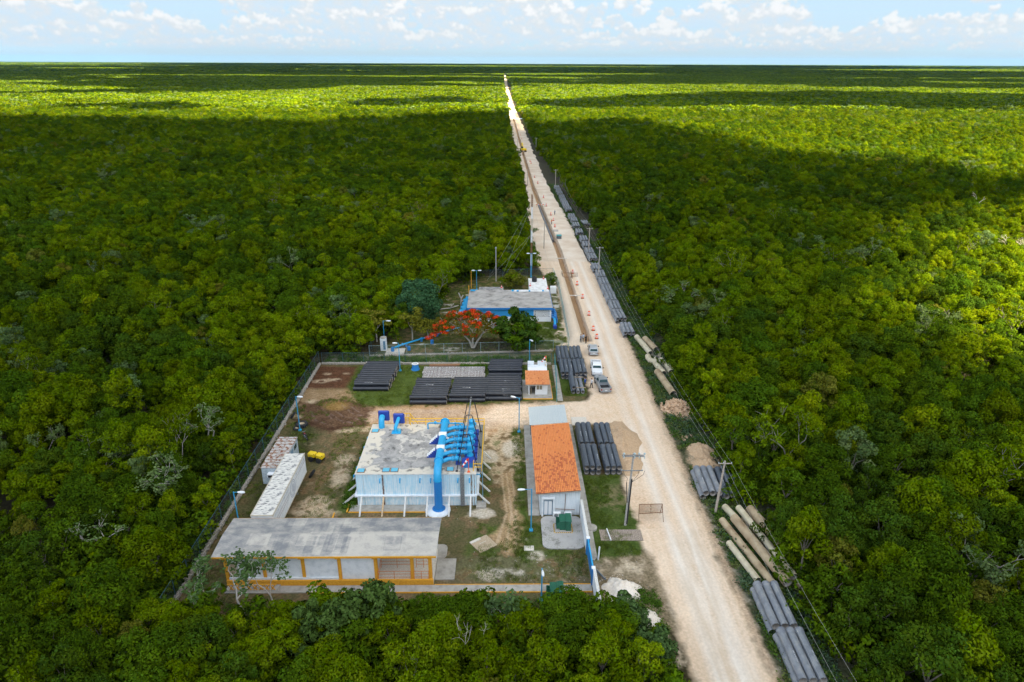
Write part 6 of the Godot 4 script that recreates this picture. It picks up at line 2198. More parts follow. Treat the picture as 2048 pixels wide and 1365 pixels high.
func scatter_stones(parent: Node3D, count: int, rx: float, rz: float, h: float, lo: float, hi: float, m: Material) -> void:
	var st := mb()
	for k in count:
		var a := rng.randf() * TAU
		var r := sqrt(rng.randf()) * 1.15
		rock(st, Vector3(cos(a) * rx * r, maxf(h * (1.0 - r), 0.0) + 0.02, sin(a) * rz * r), rng.randf_range(lo, hi))
	var o := obj("stones", st, m, parent)
	o.set_meta("kind", "stuff")

func build_heaps() -> void:
	rng.seed = 55
	heap("sand_heap", "large brown sand heap between the slate pipes and the road", Vector3(16.4, 0, -84.2), 2.9, 6.6, 1.9, M.sand_heap, 501, 1.2)
	heap("sand_heap", "low brown sand spill at the near foot of the slate pipes", Vector3(16.9, 0, -79.0), 2.1, 3.0, 0.6, M.sand_heap, 502, 1.3)
	var ph := heap("gravel_heap", "pale cream gravel heap outside the short white wall end", Vector3(12.0, 0, -54.9), 2.0, 1.9, 1.2, M.pale_heap, 503, 1.3)
	scatter_stones(ph, 120, 2.2, 2.2, 0.0, 0.03, 0.07, M.pale_heap)
	heap("gravel_heap", "second pale gravel heap half hidden by the near trees", Vector3(13.4, 0, -51.0), 1.6, 1.7, 1.0, M.pale_heap, 504, 1.3)
	heap("dirt_heap", "tan dirt heap by the far verge, the farther of two", Vector3(27.3, 0, -82.0), 1.9, 2.2, 1.2, M.sand_heap, 505, 1.2)
	var d2 := heap("dirt_heap", "tan dirt heap by the far verge beside the grey pipes", Vector3(27.1, 0, -78.2), 2.0, 2.0, 1.1, M.sand_heap, 506, 1.2)
	scatter_stones(d2, 60, 2.4, 2.4, 0.2, 0.05, 0.14, M.rock)
	# a heap of broken rock: every block is a piece
	var rp := thing("rubble_heap", "heap of broken tan rock at the end of the long tan pipe", "rubble heap", Vector3(26.9, 0, -94.2))
	rng.seed = 77
	var shapes := []
	for k in 5:
		var st := mb()
		rock(st, Vector3.ZERO, 0.42)
		shapes.append(st.commit())
	for k in 120:
		var a := rng.randf() * TAU
		var r := sqrt(rng.randf())
		var y := maxf(0.0, 1.8 * (1.0 - r)) * rng.randf_range(0.75, 1.0)
		var o := inst("rock", shapes[k % 5], M.rock, rp, Vector3(cos(a) * 2.5 * r, y + 0.12, sin(a) * 2.6 * r))
		o.rotation = Vector3(rng.randf() * TAU, rng.randf() * TAU, rng.randf() * TAU)
		o.scale = Vector3.ONE * rng.randf_range(0.5, 1.25) * Vector3(1.0, 0.75, 1.2)
	heap("dirt_heap", "earth core under the heap of broken tan rock", Vector3(26.9, 0, -94.2), 2.3, 2.4, 1.5, M.rock, 507, 1.3)
	var s2 := thing("rubble_heap", "small scatter of broken rock behind the tan dirt heap", "rubble heap", Vector3(26.4, 0, -85.4))
	for k in 16:
		var o := inst("rock", shapes[k % 5], M.rock, s2, Vector3(rng.randf_range(-.9, .9), 0.12, rng.randf_range(-.8, .8)))
		o.rotation = Vector3(rng.randf() * TAU, rng.randf() * TAU, rng.randf() * TAU)
		o.scale = Vector3.ONE * rng.randf_range(0.4, 0.8)
	# the spoil bank left of the trench
	var n := noise(520, 0.35, 4)
	var bank := mb()
	var z := -120.6
	while z > -171.0:
		for i in 7:
			var q := []
			for k in [[i, 0], [i, 1], [i + 1, 1], [i + 1, 0]]:
				var zz: float = z - k[1] * 0.6
				var u: float = k[0] / 7.0
				var x := lerpf(12.7, along(TRENCH, zz) - 0.75, u)
				var end := smoothstep(-120.6, -125.0, zz) * smoothstep(-171.5, -160.0, zz)
				var y := (pow(sin(u * PI), 0.7) * (1.0 + 0.35 * n.get_noise_2d(zz * 0.5, 3.0)) + n.get_noise_2d(x * 3.0, zz * 2.0) * 0.16 * sin(u * PI)) * end
				q.append(Vector3(x + n.get_noise_2d(x, zz) * 0.25 * sin(u * PI), y + 0.012, zz))
			for w in [0, 1, 2, 0, 2, 3]:
				bank.add_vertex(q[w])
		z -= 0.6
	bank.generate_normals()
	var b := obj("spoil_bank", bank, M.spoil)
	tag(b, "long pale bank of dug earth between the teal fence and the trench", "earth bank")

# ------------------------------------------------------------------ vehicles: front towards -z
func ring(z: float, w: float, y0: float, y1: float, tuck := 0.06) -> Array:
	return [Vector3(-w * 0.90, y0, z), Vector3(w * 0.90, y0, z), Vector3(w, y0 + (y1 - y0) * 0.3, z), Vector3(w * 0.985, y1 - tuck * 1.6, z), Vector3(w * 0.90, y1, z), Vector3(-w * 0.90, y1, z), Vector3(-w * 0.985, y1 - tuck * 1.6, z), Vector3(-w, y0 + (y1 - y0) * 0.3, z)]

func loft(st: SurfaceTool, rings: Array) -> void:
	for i in rings.size() - 1:
		var n: int = rings[i].size()
		for k in n:
			var k2 := (k + 1) % n
			quad(st, rings[i + 1][k], rings[i + 1][k2], rings[i][k2], rings[i][k])
	for e in [0, rings.size() - 1]:
		var r = rings[e]
		for k in range(1, r.size() - 1):
			var nn := Vector3(0, 0, 1) if r[0].z > rings[rings.size() - 1 - e][0].z else Vector3(0, 0, -1)
			st.set_normal(nn)
			st.set_uv(Vector2.ZERO)
			if nn.z > 0.0:
				st.add_vertex(r[0]); st.add_vertex(r[k + 1]); st.add_vertex(r[k])
			else:
				st.add_vertex(r[0]); st.add_vertex(r[k]); st.add_vertex(r[k + 1])

func wheels(t: Node3D, w: float, zs: Array, r: float) -> void:
	for z in zs:
		for s in [-1.0, 1.0]:
			var tyre := mb()
			lathe(tyre, Vector3.ZERO, Vector3.RIGHT, [[r * 0.6, -0.11], [r * 0.96, -0.11], [r, -0.07], [r, 0.07], [r * 0.96, 0.11], [r * 0.6, 0.11]], 16)
			var wh := obj("wheel", tyre, M.rubber, t, Vector3(s * (w - 0.10), r, z))
			var rim := mb()
			lathe(rim, Vector3.ZERO, Vector3.RIGHT, [[0.0, -0.07], [r * 0.6, -0.1], [r * 0.62, 0.0], [r * 0.6, 0.1], [0.0, 0.07]], 12)
			obj("rim", rim, M.steel, wh)

func car_common(t: Node3D, w: float, front: float, rear: float, belt: float, paint: Material) -> void:
	for s in [-1.0, 1.0]:
		obj("headlight", boxes([[s * w * 0.62 - .18, belt - .22, front - .02, s * w * 0.62 + .18, belt - .06, front + .08]], 0.02), M.lamp_glass, t)
		obj("tail_light", boxes([[s * w * 0.82 - .1, belt - .36, rear - .05, s * w * 0.82 + .1, belt - .1, rear + .02]], 0.02), M.red_glass, t)
		obj("mirror", boxes([[s * (w + .02) - (.22 if s < 0 else 0.0), belt + .06, front + 1.42, s * (w + .02) + (.22 if s > 0 else 0.0), belt + .22, front + 1.54]], 0.02), M.black_steel, t)
	obj("front_bumper", boxes([[-w * .93, .32, front - .1, w * .93, .58, front + .02]], 0.05), M.bumper, t)
	obj("rear_bumper", boxes([[-w * .93, .34, rear - .02, w * .93, .56, rear + .1]], 0.05), paint if rear < 2.2 else M.steel, t)
	obj("licence_plate", boxes([[-.2, .62, rear + .012, .2, .75, rear + .03]]), M.white_paint, t)
	obj("licence_plate", boxes([[-.2, .40, front - .12, .2, .52, front - .102]]), M.white_paint, t)

func glass_quad(called: String, t: Node3D, a: Vector3, b: Vector3, c: Vector3, d: Vector3) -> void:
	var st := mb()
	quad(st, a, b, c, d)
	obj(called, st, M.glass_dark, t)

func cabin(t: Node3D, paint: Material, w: float, z: Array, belt: float, top: float) -> void:
	# z: foot of windscreen, roof front, roof rear, foot of rear window
	var wr := w * 0.76
	var wb := w * 0.90
	var st := mb()
	loft(st, [[Vector3(-wb, belt - .03, z[0]), Vector3(wb, belt - .03, z[0]), Vector3(wb, belt, z[0]), Vector3(-wb, belt, z[0])], [Vector3(-wb, belt - .03, z[1]), Vector3(wb, belt - .03, z[1]), Vector3(wr, top - .05, z[1]), Vector3(-wr, top - .05, z[1])], [Vector3(-wb, belt - .03, z[1] + .15), Vector3(wb, belt - .03, z[1] + .15), Vector3(wr * .97, top, z[1] + .25), Vector3(-wr * .97, top, z[1] + .25)], [Vector3(-wb, belt - .03, z[2] - .1), Vector3(wb, belt - .03, z[2] - .1), Vector3(wr * .97, top, z[2] - .2), Vector3(-wr * .97, top, z[2] - .2)], [Vector3(-wb, belt - .03, z[2]), Vector3(wb, belt - .03, z[2]), Vector3(wr, top - .05, z[2]), Vector3(-wr, top - .05, z[2])], [Vector3(-wb, belt - .03, z[3]), Vector3(wb, belt - .03, z[3]), Vector3(wb, belt, z[3]), Vector3(-wb, belt, z[3])]])
	obj("cab", st, paint, t)
	var e := 0.012
	var f := 0.10
	glass_quad("windscreen", t, Vector3(wb * .88, belt + .04, z[0] + f * .3 - e), Vector3(-wb * .88, belt + .04, z[0] + f * .3 - e), Vector3(-wr * .88, top - .10, z[1] - f * .3 - e), Vector3(wr * .88, top - .10, z[1] - f * .3 - e))
	glass_quad("rear_window", t, Vector3(-wb * .85, belt + .05, z[3] + e), Vector3(wb * .85, belt + .05, z[3] + e), Vector3(wr * .85, top - .11, z[2] + .03 + e), Vector3(-wr * .85, top - .11, z[2] + .03 + e))
	var mid: float = (z[1] + z[2]) * 0.5
	for s in [-1.0, 1.0]:
		var xb: float = s * (wb + .004)
		var xt: float = s * (wr + .012)
		for q in [[z[0] + .38, z[1] + .12, mid - .05], [mid + .05, mid + .05, z[2] - .1]]:
			var p := [Vector3(xb, belt + .05, q[0]), Vector3(xb, belt + .05, q[2] + (.05 if q[0] > z[1] + .3 else 0.0)), Vector3(xt, top - .12, q[2]), Vector3(xt, top - .12, q[1])]
			if s > 0:
				glass_quad("side_window", t, p[1], p[0], p[3], p[2])
			else:
				glass_quad("side_window", t, p[0], p[1], p[2], p[3])

func pickup(label: String, paint: Material, at: Vector3, turn: float) -> void:
	var t := thing("pickup_truck", label, "pickup truck", at, turn)
	var w := 0.93
	var st := mb()
	loft(st, [ring(-2.62, w * .90, .42, .95), ring(-2.45, w * .98, .36, 1.06), ring(-1.35, w, .34, 1.14), ring(0.55, w, .34, 1.12), ring(0.56, w, .34, .66), ring(2.58, w * .98, .40, .66)])
	obj("body", st, paint, t)
	obj("bed_side", boxes([[-w, .6, .60, -w + .13, 1.13, 2.58]], 0.03), paint, t)
	obj("bed_side", boxes([[w - .13, .6, .60, w, 1.13, 2.58]], 0.03), paint, t)
	obj("tailgate", boxes([[-w + .13, .58, 2.47, w - .13, 1.12, 2.6]], 0.02), paint, t)
	obj("bed_floor", boxes([[-w + .132, .665, .58, w - .132, .69, 2.468]]), M.rubber, t)
	obj("bed_rail", bars([[Vector3(-w + .06, 1.17, 1.35), Vector3(w - .06, 1.17, 1.35)]], 0.035, 6), paint, t)
	cabin(t, paint, w, [-1.25, -.55, .40, .58], 1.12, 1.74)
	car_common(t, w, -2.62, 2.6, 1.06, paint)
	wheels(t, w, [-1.65, 1.62], .38)

func build_vehicles() -> void:
	M.lamp_glass = flat_mat(lin(.55, .58, .6), 0.15)
	M.red_glass = flat_mat(lin(.30, .02, .015), 0.2)
	M.bumper = flat_mat(lin(.10, .11, .12), 0.6)
	M.silver = flat_mat(lin(.40, .42, .44), 0.35, 0.35)
	M.white_car = flat_mat(lin(.66, .67, .68), 0.3)
	M.grey_car = flat_mat(lin(.30, .32, .34), 0.35, 0.35)
	var t := thing("hatchback_car", "silver hatchback parked farthest along the line, its back to the yard gate", "car", Vector3(16.6, 0, -117.0), -0.06)
	var w := 0.86
	var st := mb()
	loft(st, [ring(-2.0, w * .86, .36, .70), ring(-1.85, w * .95, .30, .84), ring(-0.95, w, .28, .96), ring(1.2, w, .28, .98), ring(1.85, w * .97, .32, .98), ring(2.02, w * .90, .38, .90)])
	obj("body", st, M.silver, t)
	cabin(t, M.silver, w, [-1.0, -.30, 1.15, 1.75], .96, 1.46)
	car_common(t, w, -2.0, 2.0, .90, M.silver)
	wheels(t, w, [-1.22, 1.25], .31)
	pickup("white pickup truck facing the yard, parked between the two grey vehicles", M.white_car, Vector3(16.15, 0, -108.6), PI - 0.06)
	pickup("grey double cab pickup truck with open bed, nearest of the three parked vehicles", M.grey_car, Vector3(16.35, 0, -102.2), 0.10)
	# white box trailer and grey office trailer
	var b := thing("box_trailer", "long white box trailer with a flaking roof and faded ring emblem on its side", "trailer", Vector3(-26.7, 0, -68.9))
	var z0 := -75.3
	var z1 := -62.4
	var x0 := -27.85
	var x1 := -25.45
	var lean := 0.0
	part("body", boxes([[x0, 1.15, z0, x1, 3.84, z1]], 0.03), M.trailer_side, b)
	part("roof", boxes([[x0 + .05, 3.842, z0 + .05, x1 - .05, 3.90, z1 - .05]]), M.flaked, b)
	part("edge_rail", boxes([[x1 - .02, 3.72, z0 - .02, x1 + .035, 3.93, z1 + .02], [x0 - .035, 3.72, z0 - .02, x0 + .02, 3.93, z1 + .02], [x1 + .002, 1.12, z0, x1 + .04, 1.24, z1], [x0 - .03, 3.84, z1 - .03, x1 + .03, 3.935, z1 + .04]]), M.rail_buff, b)
	var seams := mb()
	for k in 26:
		box(seams, Vector3(x1 + .006, 2.45, z0 + .25 + k * .49), Vector3(.012, 2.4, .035))
	part("seam", seams, M.old_white, b)
	# emblem: faded ring with a slanting figure, and two rows of worn letter strokes that can no longer be read
	var em := mb()
	for q in [[1.08, 1.0], [0.86, 0.8]]:
		for k in 40:
			var a0 := TAU * k / 40.0
			var a1 := TAU * (k + 1) / 40.0
			var c := Vector3(x1 + .016, 2.5, -69.6)
			quad(em, c + Vector3(0, sin(a0) * q[1], -cos(a0) * q[1]), c + Vector3(0, sin(a0) * q[0], -cos(a0) * q[0]), c + Vector3(0, sin(a1) * q[0], -cos(a1) * q[0]), c + Vector3(0, sin(a1) * q[1], -cos(a1) * q[1]))
	for k in 4:
		var z := -69.9 + k * .2
		quad(em, Vector3(x1 + .017, 1.9 + k * .1, z), Vector3(x1 + .017, 1.9 + k * .1, z - .07), Vector3(x1 + .017, 2.9 + k * .08, z - .27), Vector3(x1 + .017, 2.9 + k * .08, z - .2))
	var mark := part("emblem", em, M.faded_ink, b)
	var ls := mb()
	rng.seed = 3
	for row in [[-68.3, -63.2, 3.2], [-74.9, -71.0, 3.2]]:
		var z: float = row[0]
		while z < row[1]:
			var hh := rng.randf_range(.22, .42)
			quad(ls, Vector3(x1 + .018, row[2], z + .05), Vector3(x1 + .018, row[2], z), Vector3(x1 + .018, row[2] + hh, z), Vector3(x1 + .018, row[2] + hh, z + .05))
			if rng.randf() < 0.6:
				quad(ls, Vector3(x1 + .019, row[2] + .15, z + .2), Vector3(x1 + .019, row[2] + .15, z), Vector3(x1 + .019, row[2] + .2, z), Vector3(x1 + .019, row[2] + .2, z + .2))
			z += rng.randf_range(.16, .36)
	part("lettering", ls, M.faded_ink, mark)
	var lines := mb()
	for q in [[2.72, -68.4, -62.5], [2.3, -67.6, -62.5], [2.95, -75.2, -70.8]]:
		quad(lines, Vector3(x1 + .015, q[0], q[2]), Vector3(x1 + .015, q[0], q[1]), Vector3(x1 + .015, q[0] + .05, q[1]), Vector3(x1 + .015, q[0] + .05, q[2]))
	part("stripe", lines, M.maroon, b)
	for q in [Vector3(-25.75, .5, -64.0), Vector3(-27.55, .5, -64.0), Vector3(-25.75, .5, -65.2), Vector3(-27.55, .5, -65.2)]:
		var ty := mb()
		lathe(ty, Vector3.ZERO, Vector3.RIGHT, [[.0, -.12], [.3, -.13], [.5, -.12], [.5, .12], [.3, .13], [0, .12]], 16)
		obj("wheel", ty, M.rubber, b, q - b.position)
	part("leg", boxes([[-25.9, 0, -72.0, -25.75, 1.15, -71.85], [-27.55, 0, -72.0, -27.4, 1.15, -71.85]]), M.steel, b)
	var o := thing("office_trailer", "grey site office trailer with rusty roof bands behind the white trailer", "trailer", Vector3(-29.3, 0, -77.2))
	part("body", boxes([[-30.45, .55, -80.9, -28.05, 2.9, -73.4]], 0.03), M.office_grey, o)
	var rf := part("roof", boxes([[-30.5, 2.902, -80.95, -28.0, 3.0, -73.35]]), M.office_roof, o)
	var ribs := mb()
	for k in 10:
		box(ribs, Vector3(-29.25, 3.012, -80.5 + k * .75), Vector3(2.46, .03, .06))
	part("rib", ribs, M.rust, rf)
	part("window", boxes([[-28.046, 1.9, -80.2, -28.02, 2.5, -79.7], [-28.046, 1.9, -79.6, -28.02, 2.5, -79.2]]), M.glass_dark, o)
	part("door", boxes([[-28.046, .7, -78.6, -28.02, 2.55, -77.8]]), M.frame_blue, o)
	part("wheel", boxes([[-30.0, 0, -75.2, -28.5, .55, -74.4], [-30.0, 0, -79.6, -28.5, .55, -79.0]]), M.rubber, o)
	var ac := thing("air_conditioner", "white window air conditioner sticking out of the grey office trailer", "air conditioner", Vector3(-29.15, 1.85, -73.05))
	obj("casing", boxes([[-.42, 0, -.34, .42, .55, .3]], 0.04), M.white_paint, ac)
	obj("grille", boxes([[-.32, .08, .302, .32, .4, .32]]), M.black_steel, ac)
	# yellow trench roller
	var r := thing("trench_roller", "small yellow trench roller standing by the end of the white trailer", "roller", Vector3(-25.4, 0, -79.8), -0.35)
	for s in [-1.0, 1.0]:
		obj("body", boxes([[s * .62 - .55, .5, -.42, s * .62 + .55, 1.15, .42]], 0.12), M.yellow_bright, r)
		for z in [-.42, .42]:
			var d := mb()
			lathe(d, Vector3(s * .6, .34, z), Vector3(0, 0, 1), [[0, -.22], [.34, -.22], [.34, .22], [0, .22]], 14)
			for k in 12:
				var a := TAU * k / 12.0
				box(d, Vector3(s * .6 + cos(a) * .35, .34 + sin(a) * .35, z), Vector3(.07, .07, .3))
			obj("drum", d, M.rubber, r)
	obj("hitch", boxes([[-.15, .4, -.15, .15, .8, .15]]), M.black_steel, r)
	# excavator over the trench, and a truck far down the road
	var ex := thing("excavator", "orange yellow excavator straddling the trench far up the road", "excavator", Vector3(11.8, 0, -428), 0.25)
	for s in [-1.0, 1.0]:
		obj("track", boxes([[s * 1.3 - .3, 0, -2.0, s * 1.3 + .3, .85, 2.0]], 0.3), M.rubber, ex)
	obj("house", boxes([[-1.35, .95, -1.2, 1.35, 2.1, 2.0]], 0.15), M.yellow_bright, ex)
	obj("cab", boxes([[-1.3, 2.1, -1.1, -.3, 3.1, .5]], 0.1), M.glass_dark, ex)
	obj("counterweight", boxes([[-1.3, 1.0, 2.002, 1.3, 2.2, 2.7]], 0.2), M.yellow_bright, ex)
	var boom := mb()
	strut(boom, Vector3(.2, 1.6, -1.0), Vector3(.2, 4.8, -3.4), .5)
	strut(boom, Vector3(.2, 4.8, -3.4), Vector3(.2, 4.2, -5.6), .45)
	obj("boom", boom, M.yellow_bright, ex)
	var arm := mb()
	strut(arm, Vector3(.2, 4.5, -5.4), Vector3(.2, 1.2, -6.2), .36)
	obj("arm", arm, M.yellow_bright, ex)
	obj("bucket", boxes([[-.4, .3, -6.7, .8, 1.3, -5.8]], 0.1), M.black_steel, ex)
	var tr := thing("truck", "dusty brown dump truck far down the bright stretch of road", "truck", Vector3(6.0, 0, -815), 0.05)
	obj("bed", boxes([[-1.25, 1.1, -1.6, 1.25, 2.9, 3.4]], 0.06), M.rust, tr)
	obj("cab", boxes([[-1.2, .8, -3.8, 1.2, 2.9, -1.8]], 0.15), M.yellow, tr)
	wheels(tr, 1.25, [-2.8, 1.2, 2.5], .52)

# ------------------------------------------------------------------ people: one skin over tapered bones
func figure(bones: Array, cell: float) -> ArrayMesh:
	var lo := Vector3(1e9, 1e9, 1e9)
	var hi := -lo
	for b in bones:
		var r: float = maxf(b[2], b[3]) + cell * 2.0
		lo = lo.min(b[0] - Vector3.ONE * r).min(b[1] - Vector3.ONE * r)
		hi = hi.max(b[0] + Vector3.ONE * r).max(b[1] + Vector3.ONE * r)
	var n := Vector3i(((hi - lo) / cell).ceil()) + Vector3i.ONE
	var val := PackedFloat32Array()
	val.resize(n.x * n.y * n.z)
	val.fill(1.0)
	var who := PackedInt32Array()
	who.resize(val.size())
	for bi in bones.size():
		var b = bones[bi]
		var r: float = maxf(b[2], b[3]) + cell * 2.5
		var i0 := Vector3i(((Vector3(b[0]).min(b[1]) - Vector3.ONE * r - lo) / cell).floor()).clamp(Vector3i.ZERO, n - Vector3i.ONE)
		var i1 := Vector3i(((Vector3(b[0]).max(b[1]) + Vector3.ONE * r - lo) / cell).ceil()).clamp(Vector3i.ZERO, n - Vector3i.ONE)
		var ab: Vector3 = b[1] - b[0]
		var l2 := maxf(ab.length_squared(), 1e-6)
		for x in range(i0.x, i1.x + 1):
			for y in range(i0.y, i1.y + 1):
				for z in range(i0.z, i1.z + 1):
					var p := lo + Vector3(x, y, z) * cell
					var t := clampf((p - b[0]).dot(ab) / l2, 0.0, 1.0)
					var d: float = p.distance_to(b[0] + ab * t) - lerpf(b[2], b[3], t)
					var at := (x * n.y + y) * n.z + z
					if d < val[at]:
						who[at] = bi
					var k := 0.03
					var hmix := clampf(0.5 + 0.5 * (val[at] - d) / k, 0.0, 1.0)
					val[at] = lerpf(val[at], d, hmix) - k * hmix * (1.0 - hmix)
	var st := mb()
	st.set_smooth_group(0)
	var verts := {}
	var edges := [[0, 1], [0, 2], [0, 4], [1, 3], [1, 5], [2, 3], [2, 6], [3, 7], [4, 5], [4, 6], [5, 7], [6, 7]]
	for x in n.x - 1:
		for y in n.y - 1:
			for z in n.z - 1:
				var v := []
				var inside := 0
				for c in 8:
					var q := val[((x + (c & 1)) * n.y + y + ((c >> 1) & 1)) * n.z + z + ((c >> 2) & 1)]
					v.append(q)
					if q < 0.0:
						inside += 1
				if inside == 0 or inside == 8:
					continue
				var s := Vector3.ZERO
				var m := 0
				for e in edges:
					if (v[e[0]] < 0.0) != (v[e[1]] < 0.0):
						var t: float = v[e[0]] / (v[e[0]] - v[e[1]])
						s += Vector3(e[0] & 1, (e[0] >> 1) & 1, (e[0] >> 2) & 1).lerp(Vector3(e[1] & 1, (e[1] >> 1) & 1, (e[1] >> 2) & 1), t)
						m += 1
				var p := lo + (Vector3(x, y, z) + s / m) * cell
				verts[Vector3i(x, y, z)] = [p, bones[who[(x * n.y + y) * n.z + z]][4]]
	for cell_at in verts:
		var x: int = cell_at.x
		var y: int = cell_at.y
		var z: int = cell_at.z
		for a in 3:
			var d := Vector3i.ZERO
			d[a] = 1
			var v0 := val[(x * n.y + y) * n.z + z]
			var q := Vector3i(x, y, z) + d
			var v1 := val[(q.x * n.y + q.y) * n.z + q.z]
			if (v0 < 0.0) == (v1 < 0.0):
				continue
			var u := Vector3i.ZERO
			u[(a + 1) % 3] = 1
			var w := Vector3i.ZERO
			w[(a + 2) % 3] = 1
			var c := [cell_at, cell_at - u, cell_at - u - w, cell_at - w]
			var ok := true
			for k in c:
				ok = ok and verts.has(k)
			if not ok:
				continue
			var order := [0, 2, 1, 0, 3, 2] if v0 < 0.0 else [0, 1, 2, 0, 2, 3]
			for k in order:
				st.set_color(verts[c[k]][1])
				st.add_vertex(verts[c[k]][0])
	st.index()
	st.generate_normals()
	return st.commit()

func person(label: String, at: Vector3, turn: float, shirt: Color, legs: Color, hair: Color, step: float, arms: float, hat := false) -> void:
	var skin := Color(.28, .15, .09)
	var shoe := Color(.03, .028, .026)
	var t := thing("person", label, "person", at, turn)
	var hip := Vector3(0, .93, 0)
	var chest := Vector3(0, 1.32, .01)
	var neck := Vector3(0, 1.50, 0)
	var head := Vector3(0, 1.66, -.02)
	var b := [[hip, chest, .135, .155, shirt], [chest + Vector3(-.13, .06, 0), chest + Vector3(.13, .06, 0), .09, .09, shirt], [neck - Vector3(0, .03, 0), neck + Vector3(0, .06, 0), .055, .05, skin], [head - Vector3(0, .04, .01), head + Vector3(0, .05, 0), .085, .095, skin], [head + Vector3(0, .06, .03), head + Vector3(0, .07, .02), .093, .09, hair], [head + Vector3(0, 0.0, -.095), head + Vector3(0, -.02, -.105), .018, .02, skin]]
	for s in [-1.0, 1.0]:
		var sh := Vector3(s * .20, 1.40, 0)
		var el := Vector3(s * .27, 1.13, .03 - arms * .3)
		var wr := Vector3(s * (.27 - arms * .2), 1.13 - .24 * (1.0 - arms), -.05 - arms * .26)
		b.append([sh, el, .058, .046, shirt])
		b.append([el, wr, .042, .032, skin])
		b.append([wr, wr + (wr - el).normalized() * .09, .034, .026, skin])
		var d := (wr - el).normalized()
		for f in 4:
			var o := Vector3((f - 1.5) * .019, 0, -.004)
			b.append([wr + d * .09 + o, wr + d * (.16 + .012 * (1.5 - absf(f - 1.5))) + o + Vector3(0, 0, -.02), .010, .009, skin])
		b.append([wr + d * .04, wr + d * .1 + Vector3(-s * .045, 0, -.02), .012, .010, skin])
		var k := Vector3(s * .105, .50, -.02 - s * step * .12)
		var an := Vector3(s * .11, .09, s * -step * .2 + .02)
		b.append([hip + Vector3(s * .08, -.03, 0), k, .098, .066, legs])
		b.append([k, an, .064, .045, legs])
		b.append([an + Vector3(0, -.035, .03), an + Vector3(0, -.05, -.15), .045, .038, shoe])
	if hat:
		b.append([head + Vector3(0, .085, .02), head + Vector3(0, .10, -.10), .075, .03, hair])
	inst("body", figure(b, 0.026), vertex_mat(0.9), t)

func build_people() -> void:
	person("person in a grey top and dark trousers, left of three beside the trench", Vector3(14.75, 0, -121.6), -0.9, Color(.16, .18, .22), Color(.02, .022, .03), Color(.02, .015, .012), 0.2, 0.3)
	person("person in a pale blue shirt and khaki trousers, middle of three beside the trench", Vector3(15.3, 0, -122.2), 0.3, Color(.42, .50, .62), Color(.16, .12, .08), Color(.02, .015, .012), 0.1, 0.7)
	person("person dressed all in black, nearest the trench end", Vector3(15.75, 0, -121.4), 0.6, Color(.012, .012, .014), Color(.012, .012, .015), Color(.02, .015, .012), 0.1, 0.5)
	person("person in a blue top standing against the pale pipes near the grey pickup", Vector3(13.45, 0, -102.2), 1.2, Color(.02, .06, .26), Color(.02, .03, .07), Color(.02, .015, .012), 0.1, 0.6, true)
	person("person in a white shirt and black trousers with brown hair beside the grey pickup", Vector3(14.5, 0, -102.0), -1.1, Color(.60, .60, .62), Color(.012, .012, .014), Color(.13, .05, .02), 0.7, 0.5)
	person("person walking on the road far up beside the orange drums", Vector3(18.0, 0, -241.4), 0.2, Color(.22, .25, .28), Color(.02, .02, .03), Color(.3, .3, .3), 0.8, 0.2, true)
	person("person in an orange vest standing at the edge of the trench far up", Vector3(15.9, 0, -226.0), 0.9, Color(.60, .16, .03), Color(.03, .04, .08), Color(.5, .45, .1), 0.1, 0.5, true)

# ------------------------------------------------------------------ poles, lamps, drums
func street_lamp(label: String, at: Vector3, high: float, arms: Array, col: Material) -> void:
	var t := thing("street_lamp", label, "street lamp", at)
	var st := mb()
	tube(st, [Vector3.ZERO, Vector3(0, high, 0)], [.075, .06], 8)
	obj("post", st, col, t)
	obj("base", boxes([[-.22, 0, -.22, .22, .22, .22]], 0.04), col, t)
	for a in arms:
		var d := Vector3(a[0], 0, a[1]).normalized()
		var arm := mb()
		bar(arm, Vector3(0, high - .08, 0), Vector3(0, high - .02, 0) + d * a[2], .035, 6)
		obj("arm", arm, col, t)
		var hd := mb()
		var o: Vector3 = Vector3(0, high - .03, 0) + d * a[2]
		tube(hd, [o, o + d * .12, o + d * .45, o + d * .78, o + d * .86], [.06, .10, .15, .12, .03], 10)
		obj("lamp_head", hd, M.lamp_white, t)

func utility_pole(label: String, at: Vector3, high: float, m: Material, arm_w: float, arms := 1, lean := Vector3.ZERO) -> Node3D:
	var t := thing("utility_pole", label, "utility pole", at, 0.0, "utility poles along the road")
	var top := Vector3(lean.x, high, lean.z)
	var st := mb()
	tube(st, [Vector3.ZERO, top], [.16, .10], 10)
	obj("post", st, m, t)
	for k in arms:
		var f := 1.0 - 0.035 - k * 0.19
		var c := top * f
		var cm := mb()
		box(cm, c + Vector3(0, 0, .14), Vector3(arm_w, .10, .09), 0.01)
		if arms > 1 and k == 0:
			box(cm, c + Vector3(0, 0, -.14), Vector3(arm_w, .10, .09), 0.01)
		var ca := obj("crossarm", cm, m if arms == 1 else M.steel, t)
		for x in [-arm_w * .46, 0.0 if arms > 1 else -arm_w * .12, arm_w * .46]:
			var ins := mb()
			lathe(ins, c + Vector3(x, .05, .14), Vector3.UP, [[.02, 0], [.055, .03], [.03, .06], [.055, .09], [.03, .13], [0, .15]], 8)
			obj("insulator", ins, M.insulator, ca)
	return t

